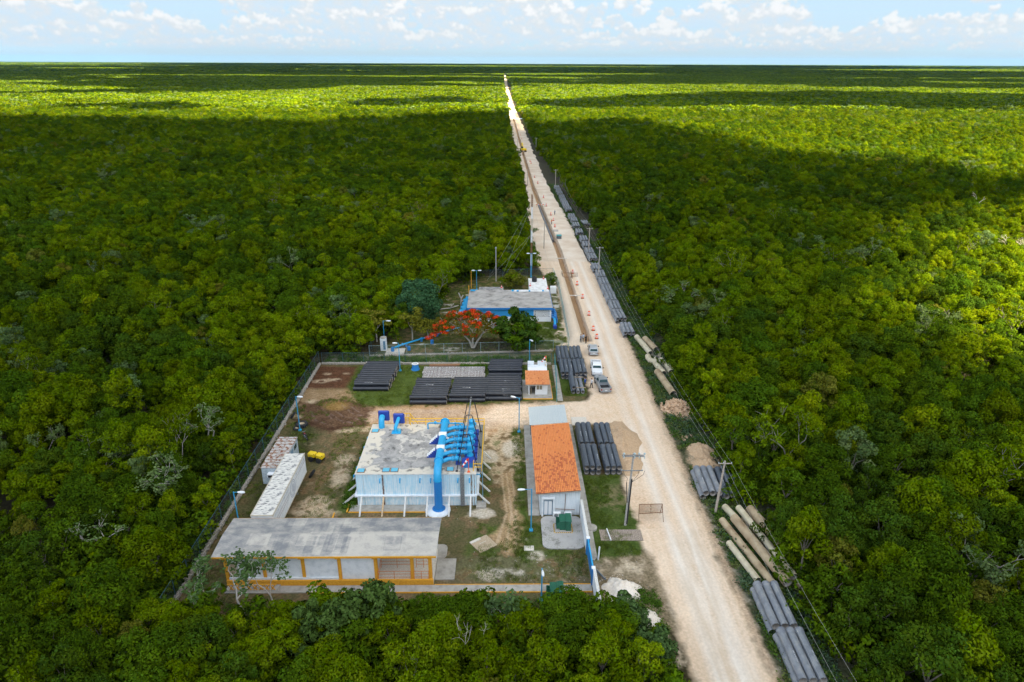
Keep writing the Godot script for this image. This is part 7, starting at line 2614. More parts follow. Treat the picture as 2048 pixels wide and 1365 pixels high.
func wire(label: String, a: Vector3, b: Vector3, sag: float, r := 0.009) -> void:
	var c := (a + b) * 0.5
	var t := thing("power_line", label, "cable", Vector3(c.x, 0, c.z), 0.0, "wires along the road")
	var path := []
	var radii := []
	for i in 13:
		var u := i / 12.0
		path.append(a.lerp(b, u) - Vector3(c.x, 4.0 * sag * u * (1.0 - u), c.z))
		radii.append(r)
	var st := mb()
	tube(st, path, radii, 4, false)
	obj("strand", st, M.wire_grey, t)

func build_street_furniture() -> void:
	M.lamp_white = flat_mat(lin(.66, .68, .70), 0.35)
	M.insulator = flat_mat(lin(.36, .44, .46), 0.3)
	M.wire_grey = flat_mat(lin(.40, .40, .36), 0.5)
	M.timber_pole = worn([lin(.24, .20, .16), lin(.36, .31, .26), lin(.46, .41, .36)], [0.2, 0.5, 0.8], 2.0, 0.03, 0.9, 0.3, 220)
	street_lamp("blue lamp post on the grass left of the tiled house's front", Vector3(3.09, 0, -64.6), 5.75, [[-1, 0.1, .75]], M.lamp_blue)
	street_lamp("blue lamp post behind the footpath near the green transformer, head turned away", Vector3(3.72, 0, -53.5), 4.1, [[0.05, 1, .25]], M.lamp_blue)
	street_lamp("blue lamp post beside the tiled house's grey carport", Vector3(2.16, 0, -87.3), 5.6, [[-1, -.5, .5]], M.lamp_blue)
	street_lamp("blue lamp post beside the old tyres at the yard's left fence", Vector3(-29.9, 0, -87.9), 5.6, [[1, 0.1, .2]], M.lamp_blue)
	street_lamp("blue lamp post behind the yellow hall's left end", Vector3(-30.2, 0, -64.4), 5.6, [[1, 0.05, .45]], M.lamp_blue)
	street_lamp("blue lamp post between the leftmost black stack and the blue reducer", Vector3(-18.2, 0, -108.8), 5.3, [[-1, 0, .2]], M.lamp_blue)
	street_lamp("twin headed blue lamp post behind the pump house's left end", Vector3(-6.5, 0, -154.9), 4.8, [[-1, 0, .3], [1, 0, .3]], M.lamp_blue)
	street_lamp("blue lamp post behind the guard hut", Vector3(4.55, 0, -112.6), 4.4, [[0.7, 1, .15]], M.lamp_blue)
	street_lamp("blue lamp post among the yellowish trees beside the white kiosk", Vector3(-23.0, 0, -121.6), 4.6, [[1, 0, .6]], M.lamp_blue)
	var p0 := utility_pole("concrete utility pole with two steel crossarms and black cable guards beside the rusty frame", Vector3(14.15, 0, -65.6), 9.6, M.pole_concrete, 2.5, 2, Vector3(0.35, 0, -.2))
	var sl := mb()
	bar(sl, Vector3(.14, .3, .12), Vector3(.33, 6.3, .0), .09, 8)
	bar(sl, Vector3(-.02, 3.2, .1), Vector3(-.25, 5.9, .05), .05, 6)
	obj("cable_guard", sl, M.rubber, p0)
	var drops := mb()
	for x in [-1.0, .75, 1.4]:
		tube(drops, [Vector3(.3 + x, 7.5, .1), Vector3(.3 + x * .9, 7.0, .1), Vector3(.3 + x * .5, 6.5, .1), Vector3(.3 if x > 0 else -.25, 5.9, .05)], [.02, .02, .02, .02], 5, false)
	obj("cable", drops, M.black_steel, p0)
	var bracket := mb()
	for x in [-1.1, 0.1, .6, 1.2]:
		lathe(bracket, Vector3(.35 + x, 9.4, 0), Vector3(0, -1, .2), [[.02, 0], [.07, .06], [.04, .14], [.07, .2], [.04, .3], [0, .42]], 8)
		blob(bracket, Vector3(.35 + x, 9.6, -.1), Vector3(.14, .12, .14), 8, 5)
	obj("arrester", bracket, M.insulator, p0)
	utility_pole("leaning timber utility pole between the grey and the dark slate pipes", Vector3(25.3, 0, -67.7), 7.3, M.timber_pole, 1.6, 1, Vector3(.35, 0, -.1))
	var right := [[23.7, -164.8, 8.0, "third"], [23.9, -188.0, 7.5, "fourth"], [21.9, -294.4, 8.4, "fifth"], [19.6, -432.0, 7.8, "sixth"], [20.0, -565, 7.5, "seventh"], [17.6, -680, 7.5, "eighth"]]
	for r in right:
		utility_pole("utility pole on the right verge, %s from the near end of the road" % r[3], Vector3(r[0], 0, r[1]), r[2], M.timber_pole if r[3] != "third" else M.pole_concrete, 1.7, 1)
	for r in [[11.6, -194, 7.5, "nearest"], [10.3, -304, 7.0, "middle"], [8.4, -432, 7.2, "farthest"]]:
		utility_pole("slender utility pole between the trench and the left wood, %s of three" % r[3], Vector3(r[0], 0, r[1]), r[2], M.timber_pole, 0.5, 1)
	# wires: from below the picture over the timber pole and on along the verge
	for k in 3:
		var x: float = [-.7, -.1, .72][k]
		var nm: String = ["road side", "middle", "wood side"][k]
		wire("thin power line sagging to the timber pole from below the picture, %s one" % nm, Vector3(25.6 + x, 7.2, -67.6), Vector3(25.2 + x * 2.6, 7.6, -12.0), .8)
		wire("thin power line from the timber pole to the third pole, %s one" % nm, Vector3(25.6 + x, 7.2, -67.6), Vector3(23.7 + x, 7.8, -164.8), 1.6)
		wire("thin power line between the third and fourth pole, %s one" % nm, Vector3(23.7 + x, 7.8, -164.8), Vector3(23.9 + x, 7.35, -188.0), .3)
		wire("thin power line between the fourth and fifth pole, %s one" % nm, Vector3(23.9 + x, 7.35, -188.0), Vector3(21.9 + x, 8.2, -294.4), 1.4)
	# radio mast with its guys, and a plain concrete pole
	var mast := thing("radio_mast", "tall slender lattice mast banded pale and rusty behind the white roof", "mast", Vector3(6.8, 0, -165.6))
	for k in 7:
		var y0 := k * 2.95
		var seg := mb()
		for q in [Vector3(.17, 0, .1), Vector3(-.17, 0, .1), Vector3(0, 0, -.2)]:
			bar(seg, q + Vector3(0, y0, 0), q + Vector3(0, y0 + 2.95, 0), .06, 5)
		for j in 6:
			var y := y0 + j * .49
			bar(seg, Vector3(.17, y, .1), Vector3(-.17, y + .25, .1), .035, 4)
			bar(seg, Vector3(-.17, y + .25, .1), Vector3(0, y + .49, -.2), .035, 4)
			bar(seg, Vector3(0, y, -.2), Vector3(.17, y + .3, .1), .035, 4)
		obj("segment", seg, [M.steel_blue, M.white_paint, M.rust, M.white_paint, M.rail_buff, M.white_paint, M.rust][k], mast)
	var guys := mb()
	for a in [Vector3(-11, 0, 3), Vector3(5.5, 0, 5), Vector3(2, 0, -10), Vector3(-8, 0, 6)]:
		for y in [11.0, 18.5]:
			bar(guys, Vector3(0, y, 0), a, .012, 4)
	obj("guy_wire", guys, M.wire_grey, mast)
	street_lamp("twin white floodlights on a bracket low on the lattice mast", Vector3(6.8, 0, -165.2), 6.2, [[-1, 0, .35], [1, 0, .35]], M.lamp_blue)
	utility_pole("plain concrete pole with a rusty foot behind the pump house's annexe", Vector3(-2.0, 0, -161.7), 8.7, M.pole_concrete, 0.4, 1)
	# orange and white drums
	var drum := thing("traffic_drum", "", "traffic drum")
	var dm := mb()
	lathe(dm, Vector3.ZERO, Vector3.UP, [[.0, .06], [.29, .06], [.285, .3], [.27, .3], [.265, .62], [.25, .62], [.24, .96], [.1, 1.0], [.0, 1.0]], 14)
	obj("body", dm, M.orange, drum)
	var db := mb()
	for y in [.34, .66]:
		lathe(db, Vector3(0, y, 0), Vector3.UP, [[.278, 0.0], [.272, .16]], 14)
	obj("stripe", db, M.white_paint, drum)
	var dbase := mb()
	lathe(dbase, Vector3.ZERO, Vector3.UP, [[.38, 0], [.38, .06], [.0, .07]], 14)
	obj("base", dbase, M.rubber, drum)
	var spots := [[18.15, -123.9, "nearest the parked cars, pale with dust"], [18.0, -128.3, "second along the trench from the cars"], [18.15, -137.2, "third along the trench from the cars"], [18.0, -148.6, "fourth along the trench from the cars"], [17.75, -158.7, "fifth along the trench, right of the timber shoring"], [17.6, -168.6, "sixth along the trench, beyond the timber shoring"], [16.7, -222.0, "beside the concrete slabs at the trench"], [16.9, -231.8, "just short of the person on the road"], [16.6, -240.8, "level with the person on the road"], [15.9, -257.3, "at the plank barrier over the trench"], [15.8, -274.5, "first beyond the plank barrier"], [15.1, -309.6, "second beyond the plank barrier"], [14.4, -326.5, "third beyond the plank barrier"], [14.5, -375, "right one of a pair farther up"], [14.2, -382, "left one of a pair farther up"], [12.6, -502, "first beyond the excavator"], [12.1, -529, "second beyond the excavator"], [11.4, -567, "third beyond the excavator"], [16.85, -86.9, "standing alone beside the brown sand heap"]]
	for k in spots.size():
		var s = spots[k]
		var label: String = "orange and white traffic drum, " + s[2]
		if k == 0:
			drum.position = Vector3(s[0], 0, s[1])
			drum.set_meta("label", label)
			drum.set_meta("group", "traffic drums along the trench")
		else:
			dup(drum, Vector3(s[0], 0, s[1]), rng.randf() * TAU, label, "traffic drums along the trench")
	# small cones on the roofs
	for s in [[9.2, 3.32, -153.0, "at the white roof's far right corner"], [9.75, 3.32, -145.6, "at the white roof's near right edge"], [-.6, 2.6, -148.6, "on the grey annexe roof"], [5.9, 3.32, -147.6, "at the white roof's left edge"]]:
		var c := thing("traffic_cone", "red and white traffic cone " + s[3], "traffic cone", Vector3(s[0], s[1], s[2]), 0.0, "cones on the pump house roofs")
		var cs := mb()
		lathe(cs, Vector3.ZERO, Vector3.UP, [[.26, 0.0], [.26, .05], [.17, .05], [.04, .62], [0, .62]], 10)
		obj("cone", cs, M.red, c)
		var cb := mb()
		lathe(cb, Vector3(0, .24, 0), Vector3.UP, [[.135, 0.0], [.10, .14]], 10)
		obj("band", cb, M.white_paint, c)

func transformer(label: String, at: Vector3, turn: float, sticker: bool) -> void:
	var t := thing("transformer", label, "transformer", at, turn, "green pad transformers")
	obj("tank", boxes([[-.62, .08, -.75, .05, 1.28, .55]], 0.02), M.green_box, t)
	obj("lid", boxes([[-.68, 1.282, -.8, .06, 1.36, .62]], 0.02), M.green_box, t)
	obj("cabinet", boxes([[.052, .06, -.8, .66, 1.36, .68]], 0.02), M.green_box, t)
	obj("cabinet_lid", boxes([[.04, 1.362, -.86, .72, 1.44, .75]], 0.02), M.green_box, t)
	for k in 6:
		obj("cooling_fin", boxes([[-1.0, .25, -.66 + k * .22, -.622, 1.05, -.61 + k * .22]]), M.green_box, t)
	obj("door", boxes([[.1, .15, .682, .62, 1.25, .70]]), M.green_box, t)
	obj("plinth", boxes([[-.75, 0, -.85, .75, .078, .75]]), M.concrete, t)
	if sticker:
		var s := obj("warning_label", boxes([[.28, .72, .702, .48, 1.0, .708]]), M.white_paint, t)
		obj("warning_mark", boxes([[.34, .84, .709, .42, .94, .712]]), M.red, s)

func build_small_things() -> void:
	transformer("dark green transformer inside the hazard border before the tiled house", Vector3(7.0, .14, -64.95), 0.0, false)
	transformer("green transformer with a white warning label among the near trees", Vector3(5.25, 0, -53.9), 0.0, true)
	# rusty frame
	var f := thing("steel_frame", "rusty steel frame of wire mesh on four legs at the road's edge", "frame", Vector3(17.3, 0, -66.6))
	var legs := [Vector3(-1.45, 0, .5), Vector3(1.45, 0, .45), Vector3(-1.2, 0, -1.0), Vector3(1.35, 0, -1.05)]
	var tops := [Vector3(-1.55, 1.2, .5), Vector3(1.3, 1.25, .3), Vector3(-1.2, 1.35, -1.15), Vector3(1.55, 1.4, -1.15)]
	for k in 4:
		obj("leg", bars([[legs[k], tops[k]]], .035, 5), M.rust, f)
	obj("rail", bars([[tops[0], tops[1]], [tops[1], tops[3]], [tops[3], tops[2]], [tops[2], tops[0]], [tops[0].lerp(tops[1], .5), tops[2].lerp(tops[3], .5)]], .04, 5), M.rust, f)
	var mesh := mb()
	for k in 22:
		var u := (k + .5) / 22.0
		bar(mesh, tops[0].lerp(tops[1], u), tops[2].lerp(tops[3], u), .016, 4)
	for k in 10:
		var u := (k + .5) / 10.0
		bar(mesh, tops[0].lerp(tops[2], u), tops[1].lerp(tops[3], u), .016, 4)
	obj("wire_mesh", mesh, M.rust, f)
	obj("plank", boxes([[-.6, 1.33, -.6, .5, 1.37, -.45], [-.9, 1.3, .1, .2, 1.34, .22]]), M.wood, f)
	# sheet of plywood on the grass
	var ply := thing("plywood_sheet", "weathered square sheet of plywood lying on the grass by the hall", "plywood sheet", Vector3(-2.35, 0, -62.3), 0.63)
	obj("sheet", boxes([[-1.15, .01, -1.1, 1.15, .07, 1.1]]), M.wood, ply)
	obj("batten", boxes([[-1.15, .071, -1.1, .2, .11, -.75], [-.4, .071, -.2, .5, .09, -.15]]), M.pale_slab, ply)
	# blue reducer
	var rd := thing("pipe_reducer", "blue bell shaped pipe reducer standing on the grass beside the black stacks", "pipe fitting", Vector3(-15.6, 0, -109.4))
	var rs := mb()
	lathe(rs, Vector3.ZERO, Vector3.UP, [[.78, 0], [.78, .1], [.66, .12], [.48, 1.0], [.62, 1.02], [.62, 1.12], [.42, 1.12]], 18)
	obj("bell", rs, M.mid_blue, rd)
	var ri := mb()
	lathe(ri, Vector3.ZERO, Vector3.UP, [[.42, 1.122], [.62, 1.122]], 18)
	lathe(ri, Vector3.ZERO, Vector3.UP, [[.42, 1.12], [.56, .1]], 18)
	obj("rim", ri, M.white_paint, rd)
	# tyres, motorcycle
	for s in [[-30.0, -89.3, .85, .5, "big tractor tyre lying flat at the yard's left side"], [-30.4, -88.4, .6, .25, "smaller tyre lying flat in front of the tractor tyre"], [-32.0, -91.8, .5, .3, "tyre leaning near the fence left of the tractor tyre"], [-25.0, -75.9, .55, .28, "black tyre leaning at the rear of the white trailer"]]:
		var ty := thing("tyre", s[4], "tyre", Vector3(s[0], s[3] * .5, s[1]), 0.0, "old tyres in the yard")
		var ts := mb()
		var r: float = s[2]
		var h: float = s[3]
		lathe(ts, Vector3.ZERO, Vector3.UP, [[r * .55, -h * .5], [r * .9, -h * .5], [r, -h * .3], [r, h * .3], [r * .9, h * .5], [r * .55, h * .5], [r * .5, 0], [r * .55, -h * .5]], 20)
		for k in 20:
			var a := TAU * k / 20.0
			box(ts, Vector3(cos(a) * r, 0, sin(a) * r), Vector3(.1, h * .8, .1))
		obj("tread", ts, M.rubber, ty)
		var rm := mb()
		lathe(rm, Vector3.ZERO, Vector3.UP, [[r * .54, -h * .2], [r * .54, h * .3], [r * .4, h * .15], [0.0, h * .12]], 14)
		obj("rim", rm, M.wood if r > .58 and h > .2 else M.rubber, ty)
		if r < .56:
			ty.rotation.z = 0.9
			ty.position.y = .45
	var mo := thing("motorcycle", "small motorcycle parked on the grass near the grey trailer", "motorcycle", Vector3(-28.5, 0, -85.6), 0.6)
	for z in [-.65, .65]:
		var ws := mb()
		lathe(ws, Vector3(0, .3, z), Vector3.RIGHT, [[.22, -.05], [.3, -.05], [.3, .05], [.22, .05]], 14)
		obj("wheel", ws, M.rubber, mo)
	obj("frame", bars([[Vector3(0, .3, .65), Vector3(0, .6, .2)], [Vector3(0, .6, .2), Vector3(0, .75, -.35)], [Vector3(0, .3, -.65), Vector3(0, .95, -.42)], [Vector3(-.32, .98, -.38), Vector3(.32, .98, -.38)], [Vector3(0, .3, .65), Vector3(0, .35, 0)]], .035, 5), M.steel, mo)
	obj("engine", boxes([[-.14, .25, -.2, .14, .55, .2]], 0.04), M.steel, mo)
	obj("tank", boxes([[-.13, .66, -.35, .13, .86, .05]], 0.06), M.maroon, mo)
	obj("seat", boxes([[-.13, .7, .06, .13, .8, .7]], 0.04), M.rubber, mo)
	# generator, slabs, boards and shoring along the trench
	var gn := thing("generator", "teal topped generator set with a cone on it beside the trench", "generator", Vector3(16.85, 0, -205.8))
	obj("body", boxes([[-.75, .15, -.6, .75, 1.0, .6]], 0.05), M.bumper, gn)
	obj("hood", boxes([[-.8, 1.002, -.65, .8, 1.25, .65]], 0.06), M.fence_teal, gn)
	var cb := thing("concrete_slab", "grey concrete slab lying beside the trench near the drums", "slab", Vector3(16.5, 0, -216.7))
	obj("slab", boxes([[-.9, 0, -1.0, .9, .18, 1.0]], 0.02), M.concrete, cb)
	for s in [[-183.1, "farther"], [-150.5, "nearer"]]:
		var z: float = s[0]
		var c := along(TRENCH, z)
		var bd := thing("plank_bridge", "pale plank laid across the trench, the %s one" % s[1], "plank", Vector3(c, 0.02, z))
		obj("board", boxes([[-1.6, 0, -.22, 1.6, .08, .22]]), M.pale_slab, bd)
	var bar2 := thing("barrier", "orange and white plank barrier across the trench", "barrier", Vector3(along(TRENCH, -256.0), 0, -256.0))
	for x in [-1.5, 1.5]:
		obj("leg", boxes([[x - .05, 0, -.25, x + .05, 1.0, .25]]), M.wood, bar2)
	for k in 6:
		obj("plank", boxes([[-1.8 + k * .6, .75, -.03, -1.2 + k * .6 - .002, .98, .03]]), M.orange if k % 2 == 0 else M.white_paint, bar2)
	var sh := thing("trench_shoring", "timber and steel shoring panels standing in the trench", "shoring", Vector3(along(TRENCH, -166), 0, -166))
	for x in [-1.15, 1.15]:
		for k in 5:
			obj("plank", boxes([[x - .04, -1.6, -2.4 + k * .9, x + .04, .75, -1.65 + k * .9]]), M.rust if k % 2 == 0 else M.wood, sh)
	for z in [-2.0, 1.6]:
		obj("brace", bars([[Vector3(-1.1, .3, z), Vector3(1.1, .3, z)]], .06, 6), M.rust, sh)
	var pl := thing("mesh_panel", "rusty mesh panel standing right of the timber shoring", "panel", Vector3(17.75, 0, -165.6))
	var pm := []
	for k in 9:
		pm.append([Vector3(-.8 + k * .2, 0, 0), Vector3(-.8 + k * .2, 1.1, -.1)])
	for k in 5:
		pm.append([Vector3(-.8, .1 + k * .25, 0), Vector3(.8, .1 + k * .25, -.05)])
	obj("grid", bars(pm, .02, 4), M.rust, pl)
	# pole and post lying by the gate, a drum shaped manhole, a fallen branch
	var pp := thing("white_post", "white pipe post standing outside the blue gate", "post", Vector3(10.2, 0, -59.6))
	obj("post", bars([[Vector3.ZERO, Vector3(.1, 1.6, -.15)]], .09, 8), M.white_paint, pp)
	var lp := thing("lying_pole", "grey pole lying on the ground against the pale gravel heap", "pole", Vector3(10.15, 0, -57.0))
	obj("pole", bars([[Vector3(-.35, .1, -.9), Vector3(.35, .35, .8)]], .11, 8), M.steel, lp)
	var mh := thing("manhole", "round concrete manhole cover on the pavement outside the white wall", "manhole", Vector3(10.15, 0.0, -65.0))
	var ms := mb()
	lathe(ms, Vector3.ZERO, Vector3.UP, [[.62, 0], [.62, .2], [.5, .22], [.5, .2], [0, .2]], 20)
	obj("ring", ms, M.concrete, mh)
	var sp := thing("white_post", "white pipe lying across the old slab by the road", "post", Vector3(11.9, .1, -63.7))
	obj("post", bars([[Vector3(-.05, .06, -1.0), Vector3(.15, .06, 1.0)]], .08, 8), M.white_paint, sp)
	var br := thing("fallen_branch", "bare grey fallen branch on the grass left of the pump house", "branch", Vector3(-12.0, 0, -141))
	obj("wood", bars([[Vector3(-2.3, .15, .4), Vector3(.2, .3, 0)], [Vector3(.2, .3, 0), Vector3(2.0, .7, -.6)], [Vector3(.2, .3, 0), Vector3(1.0, 1.4, .3)]], .12, 6), M.pale_bark, br)
	var st := thing("tree_stump", "bare forked dead stump beside the pump house's left wall", "stump", Vector3(-9.6, 0, -143.0))
	obj("wood", bars([[Vector3.ZERO, Vector3(.1, 1.8, 0)], [Vector3(.1, 1.8, 0), Vector3(-.4, 3.2, .2)], [Vector3(.1, 1.8, 0), Vector3(.6, 2.6, -.2)], [Vector3(.1, 1.2, 0), Vector3(.9, 1.7, .2)]], .13, 6), M.pale_bark, st)
	var cr := thing("scrap_crates", "brown crates and drums piled between the grey trailer and the fence", "crates", Vector3(-31.5, 0, -79.2))
	obj("crate", boxes([[-.5, 0, -.5, .4, .8, .4]], 0.02), M.wood, cr)
	obj("crate", boxes([[-.3, 0, -1.6, .5, .6, -.8]], 0.02), M.rust, cr)
	var dr := mb()
	lathe(dr, Vector3(.3, 0, -2.2), Vector3.UP, [[.3, 0], [.3, .9], [0, .9]], 12)
	obj("drum", dr, M.steel, cr)
	for s in [[-22.0, -118.0, "on the slab beside the white kiosk"], [-19.0, -118.4, "beside the slab's right edge"], [-15.0, -121.6, "beside the long blue surface pipe"]]:
		var d2 := thing("blue_drum", "dark blue plastic drum " + s[2], "drum", Vector3(s[0] + 1.2, .1, s[1] + .6))
		var d3 := mb()
		lathe(d3, Vector3.ZERO, Vector3.UP, [[.3, 0], [.33, .2], [.3, .4], [.33, .6], [.28, .8], [0, .8]], 12)
		obj("shell", d3, M.gate_blue, d2)
	# litter of pale stones over both compounds
	rng.seed = 606
	var stones := mb()
	for k in 620:
		var p := Vector3(rng.randf_range(-32, 9), .01, rng.randf_range(-111, -56))
		if k < 220:
			p = Vector3(rng.randf_range(-4, 15), .01, rng.randf_range(-61, -53))
		elif k < 340:
			p = Vector3(rng.randf_range(-30, 8), .01, rng.randf_range(-117, -111))
		elif k < 460:
			p = Vector3(rng.randf_range(-15, 11), .01, rng.randf_range(-150, -118))
		rock(stones, p, rng.randf_range(.03, .085))
	var so := obj("scattered_stones", stones, M.stone)
	so.set_meta("kind", "stuff")
	so.set_meta("label", "pale stones strewn over the yard and the lawn")

# ------------------------------------------------------------------ single trees, weeds and grass
func crowned(called: String, label: String, at: Vector3, crown_mesh: ArrayMesh, trunk: ArrayMesh, bark: Material, mat: Material = null) -> Node3D:
	var t := thing(called, label, "tree", at)
	inst("crown", crown_mesh, mat if mat else M.leaf, t)
	inst("trunk", trunk, bark, t)
	return t

# a crown from given lobes [x, y, z, rx, ry, count, colours]
func lobed(lobes: Array, seed: int, size: float, shell := 0.16) -> ArrayMesh:
	rng.seed = seed
	var st := mb()
	for l in lobes:
		var c := Vector3(l[0], l[1], l[2])
		var cols: Array = l[6]
		for i in int(l[5]):
			var d := Vector3(rng.randfn(), rng.randfn() + 0.2, rng.randfn()).normalized()
			var r := 1.0 - absf(rng.randfn()) * shell
			var s := size * rng.randf_range(0.6, 1.3)
			var base: Color = cols[rng.randi() % cols.size()]
			leaf(st, c + Vector3(d.x * l[3], d.y * l[4], d.z * l[3]) * r, d + Vector3(rng.randfn(), rng.randfn() + .5, rng.randfn()) * .6, Vector2(s, s * .6), base * rng.randf_range(.72, 1.28), (d + Vector3(0, .3, 0)).normalized())
	return st.commit()

func build_vegetation() -> void:
	var dark_glossy := [Color(.030, .066, .010), Color(.040, .080, .012), Color(.055, .095, .014)]
	var ficus := [Color(.034, .088, .036), Color(.044, .104, .044), Color(.055, .118, .050)]
	var flame := [Color(.62, .050, .012), Color(.58, .10, .012), Color(.50, .035, .02)]
	var flame_leaf := [Color(.10, .085, .010), Color(.085, .105, .012), Color(.13, .075, .012)]
	var yellowish := [Color(.15, .15, .018), Color(.17, .165, .02), Color(.11, .125, .016)]
	var cecropia := [Color(.060, .105, .032), Color(.075, .125, .042), Color(.050, .090, .026)]
	# flame tree
	var lobes := []
	rng.seed = 700
	for k in 120:
		var a := rng.randf() * TAU
		var r := sqrt(rng.randf()) * 5.8
		var p := Vector3(cos(a) * r - .6, 5.6 - r * r * .055 + rng.randf_range(-.5, .4), sin(a) * r * .75 - 1.2)
		var red := k % 5 < 3
		lobes.append([p.x, p.y, p.z, rng.randf_range(.3, .75), rng.randf_range(.18, .3), 50, flame if red else flame_leaf])
		lobes.append([p.x, p.y - .25, p.z, rng.randf_range(.6, .95), .28, 60, flame_leaf])
	for q in [[-6.2, 2.6, .6], [-5.4, 3.0, .2], [-6.9, 2.2, 1.0], [-4.6, 3.4, 0], [-1.2, 2.9, .9], [.2, 2.6, 1.0]]:
		lobes.append([q[0], q[1], q[2], .7, .3, 90, flame])
	var fw := mb()
	var tips := []
	rng.seed = 702
	for d in [Vector3(-.55, 1, -.1), Vector3(.55, 1, 0), Vector3(.05, 1, -.5)]:
		limb(fw, tips, Vector3(d.x * .2, -.1, 0), d.normalized(), 2.3, .19, 4)
	var ft := crowned("flame_tree", "spreading flame tree covered in red blossom in front of the pump house", Vector3(-5.9, 0, -119.2), lobed(lobes, 701, .13, .3), fw.commit(), M.pale_bark)
	ft.scale = Vector3(1.18, 1.16, 1.1)
	# the dense green tree to its right
	lobes = []
	rng.seed = 710
	for k in 60:
		var a := rng.randf() * TAU
		var r := sqrt(rng.randf()) * 4.2
		lobes.append([cos(a) * r, rng.randf_range(1.4, 8.0 - r * .75), sin(a) * r - .5, rng.randf_range(.8, 1.35), rng.randf_range(.6, .95), 190, dark_glossy if k % 3 else MID])
	crowned("almond_tree", "dense dark green tree just right of the red flame tree", Vector3(2.3, 0, -118.9), lobed(lobes, 711, .23), trunk_mesh(12, 3.2, 6.4, .2), M.trunk)
	# round bluish ficus
	lobes = [[0, 5.0, 0, 3.9, 4.8, 6000, ficus]]
	rng.seed = 720
	for k in 26:
		var d := Vector3(rng.randfn(), rng.randf_range(-.3, 1.0), rng.randfn()).normalized()
		lobes.append([d.x * 3.7, 5.0 + d.y * 4.7, d.z * 3.7, 1.2, 1.0, 260, ficus])
	crowned("ficus_tree", "tall round bluish dark green tree at the left edge of the lawn", Vector3(-17.2, 0, -131.3), lobed(lobes, 721, .2, .1), trunk_mesh(14, 2, 6, .25), M.trunk)
	# thin yellowish trees by the kiosk
	for s in [[-24.6, -122.3, "leaning over the white kiosk", 730], [-17.9, -123.4, "with white trunk left of the blue surface pipe", 740], [-14.9, -124.0, "lower one with drooping yellow crown above the blue surface pipe", 750]]:
		lobes = []
		rng.seed = s[3]
		for k in 16:
			var a := rng.randf() * TAU
			var r := sqrt(rng.randf()) * 2.6
			lobes.append([cos(a) * r, rng.randf_range(2.4, 6.2 if s[3] < 745 else 3.6), sin(a) * r, rng.randf_range(.7, 1.1), rng.randf_range(.4, .7), 105, yellowish])
		crowned("tree", "thin yellowish green tree " + s[2], Vector3(s[0], 0, s[1]), lobed(lobes, s[3] + 1, .19, .3), trunk_mesh(s[3], 2.2, 5.6 if s[3] < 745 else 3.4, .17), M.pale_bark)
	# olive bushes by the pump house and the fence
	lobes = []
	rng.seed = 760
	for k in 22:
		var a := rng.randf() * TAU
		var r := sqrt(rng.randf()) * 2.7
		lobes.append([cos(a) * r, 2.0 + rng.randf_range(0, 2.2) - r * .4, sin(a) * r, 1.0, .75, 170, RUSTY if k % 2 else OLIVE])
	crowned("bush", "rounded olive bush growing behind the pump house roof", Vector3(2.0, 0, -156.6), lobed(lobes, 761, .17), trunk_mesh(16, 2, 3.6, .12), M.trunk)
	lobes = []
	for k in 12:
		var a := rng.randf() * TAU
		var r := sqrt(rng.randf()) * 1.3
		lobes.append([cos(a) * r, rng.randf_range(.8, 2.9), sin(a) * r, .75, .6, 130, GREY if k % 2 else MID])
	crowned("bush", "grey green bush against the teal fence right of the white roof", Vector3(11.2, 0, -158.0), lobed(lobes, 766, .16), trunk_mesh(17, 1, 2.4, .08), M.trunk)
	# fan palm
	for s in [[-18.2, -153.5, 5.6, "fan palm at the wood's edge left of the pump house", 770], [41.0, -61.5, 3.2, "low fan palm in the wood right of the wide tan pipes", 771], [45.0, -60.0, 2.8, "second low fan palm deeper in the right wood", 772]]:
		rng.seed = s[4]
		var h: float = s[2]
		var fr := mb()
		for k in 34:
			var a := k * 2.4
			var el := rng.randf_range(-.7, 1.1)
			var d := Vector3(cos(a) * cos(el), sin(el), sin(a) * cos(el))
			var hub := Vector3(0, h, 0) + d * 1.0
			var side := d.cross(Vector3.UP).normalized()
			var upv := side.cross(d)
			var col: Color = Color(.05, .075, .018) if el > -.35 else Color(.16, .09, .03)
			for j in 11:
				var t := (j - 5) / 5.0 * 1.25
				var e := (d * cos(t) + side * sin(t)).normalized()
				var w := e.cross(upv).normalized() * .05
				fr.set_color(col * rng.randf_range(.75, 1.25))
				var tip := hub + e * rng.randf_range(.75, 1.0) - Vector3(0, .15, 0)
				for q in [hub, hub + e * .5 + w, tip, hub, tip, hub + e * .5 - w]:
					fr.set_normal(upv)
					fr.add_vertex(q)
			fr.set_color(col)
			fr.set_normal(upv)
			for q in [Vector3(0, h - .1, 0), hub + side * .02, hub - side * .02]:
				fr.add_vertex(q)
		var tw := mb()
		tube(tw, [Vector3(0, -.2, 0), Vector3(.08, h * .5, 0), Vector3(0, h, 0)], [.17, .13, .12], 8, false)
		crowned("palm_tree", s[3], Vector3(s[0], 0, s[1]), fr.commit(), tw.commit(), M.trunk)
	# sparse trees with bare pale limbs
	sparse_tree("cecropia_tree", "sparse tree with bare pale limbs and big leaves before the yellow hall's left end", Vector3(-25.2, 0, -51.6), Vector3(-.25, 0, -.05), 2.3, .14, 4, .18, cecropia, 12, 801)
	sparse_tree("cecropia_tree", "thin sparse tree with big leaves before the yellow hall's white panels", Vector3(-22.4, 0, -52.2), Vector3(-.15, 0, -.05), 2.2, .09, 4, .17, cecropia, 11, 802)
	sparse_tree("cecropia_tree", "sparse leaning tree with big leaves at the yard wall's near end", Vector3(-29.6, 0, -50.2), Vector3(-.1, 0, -.05), 2.1, .1, 4, .18, cecropia, 12, 812)
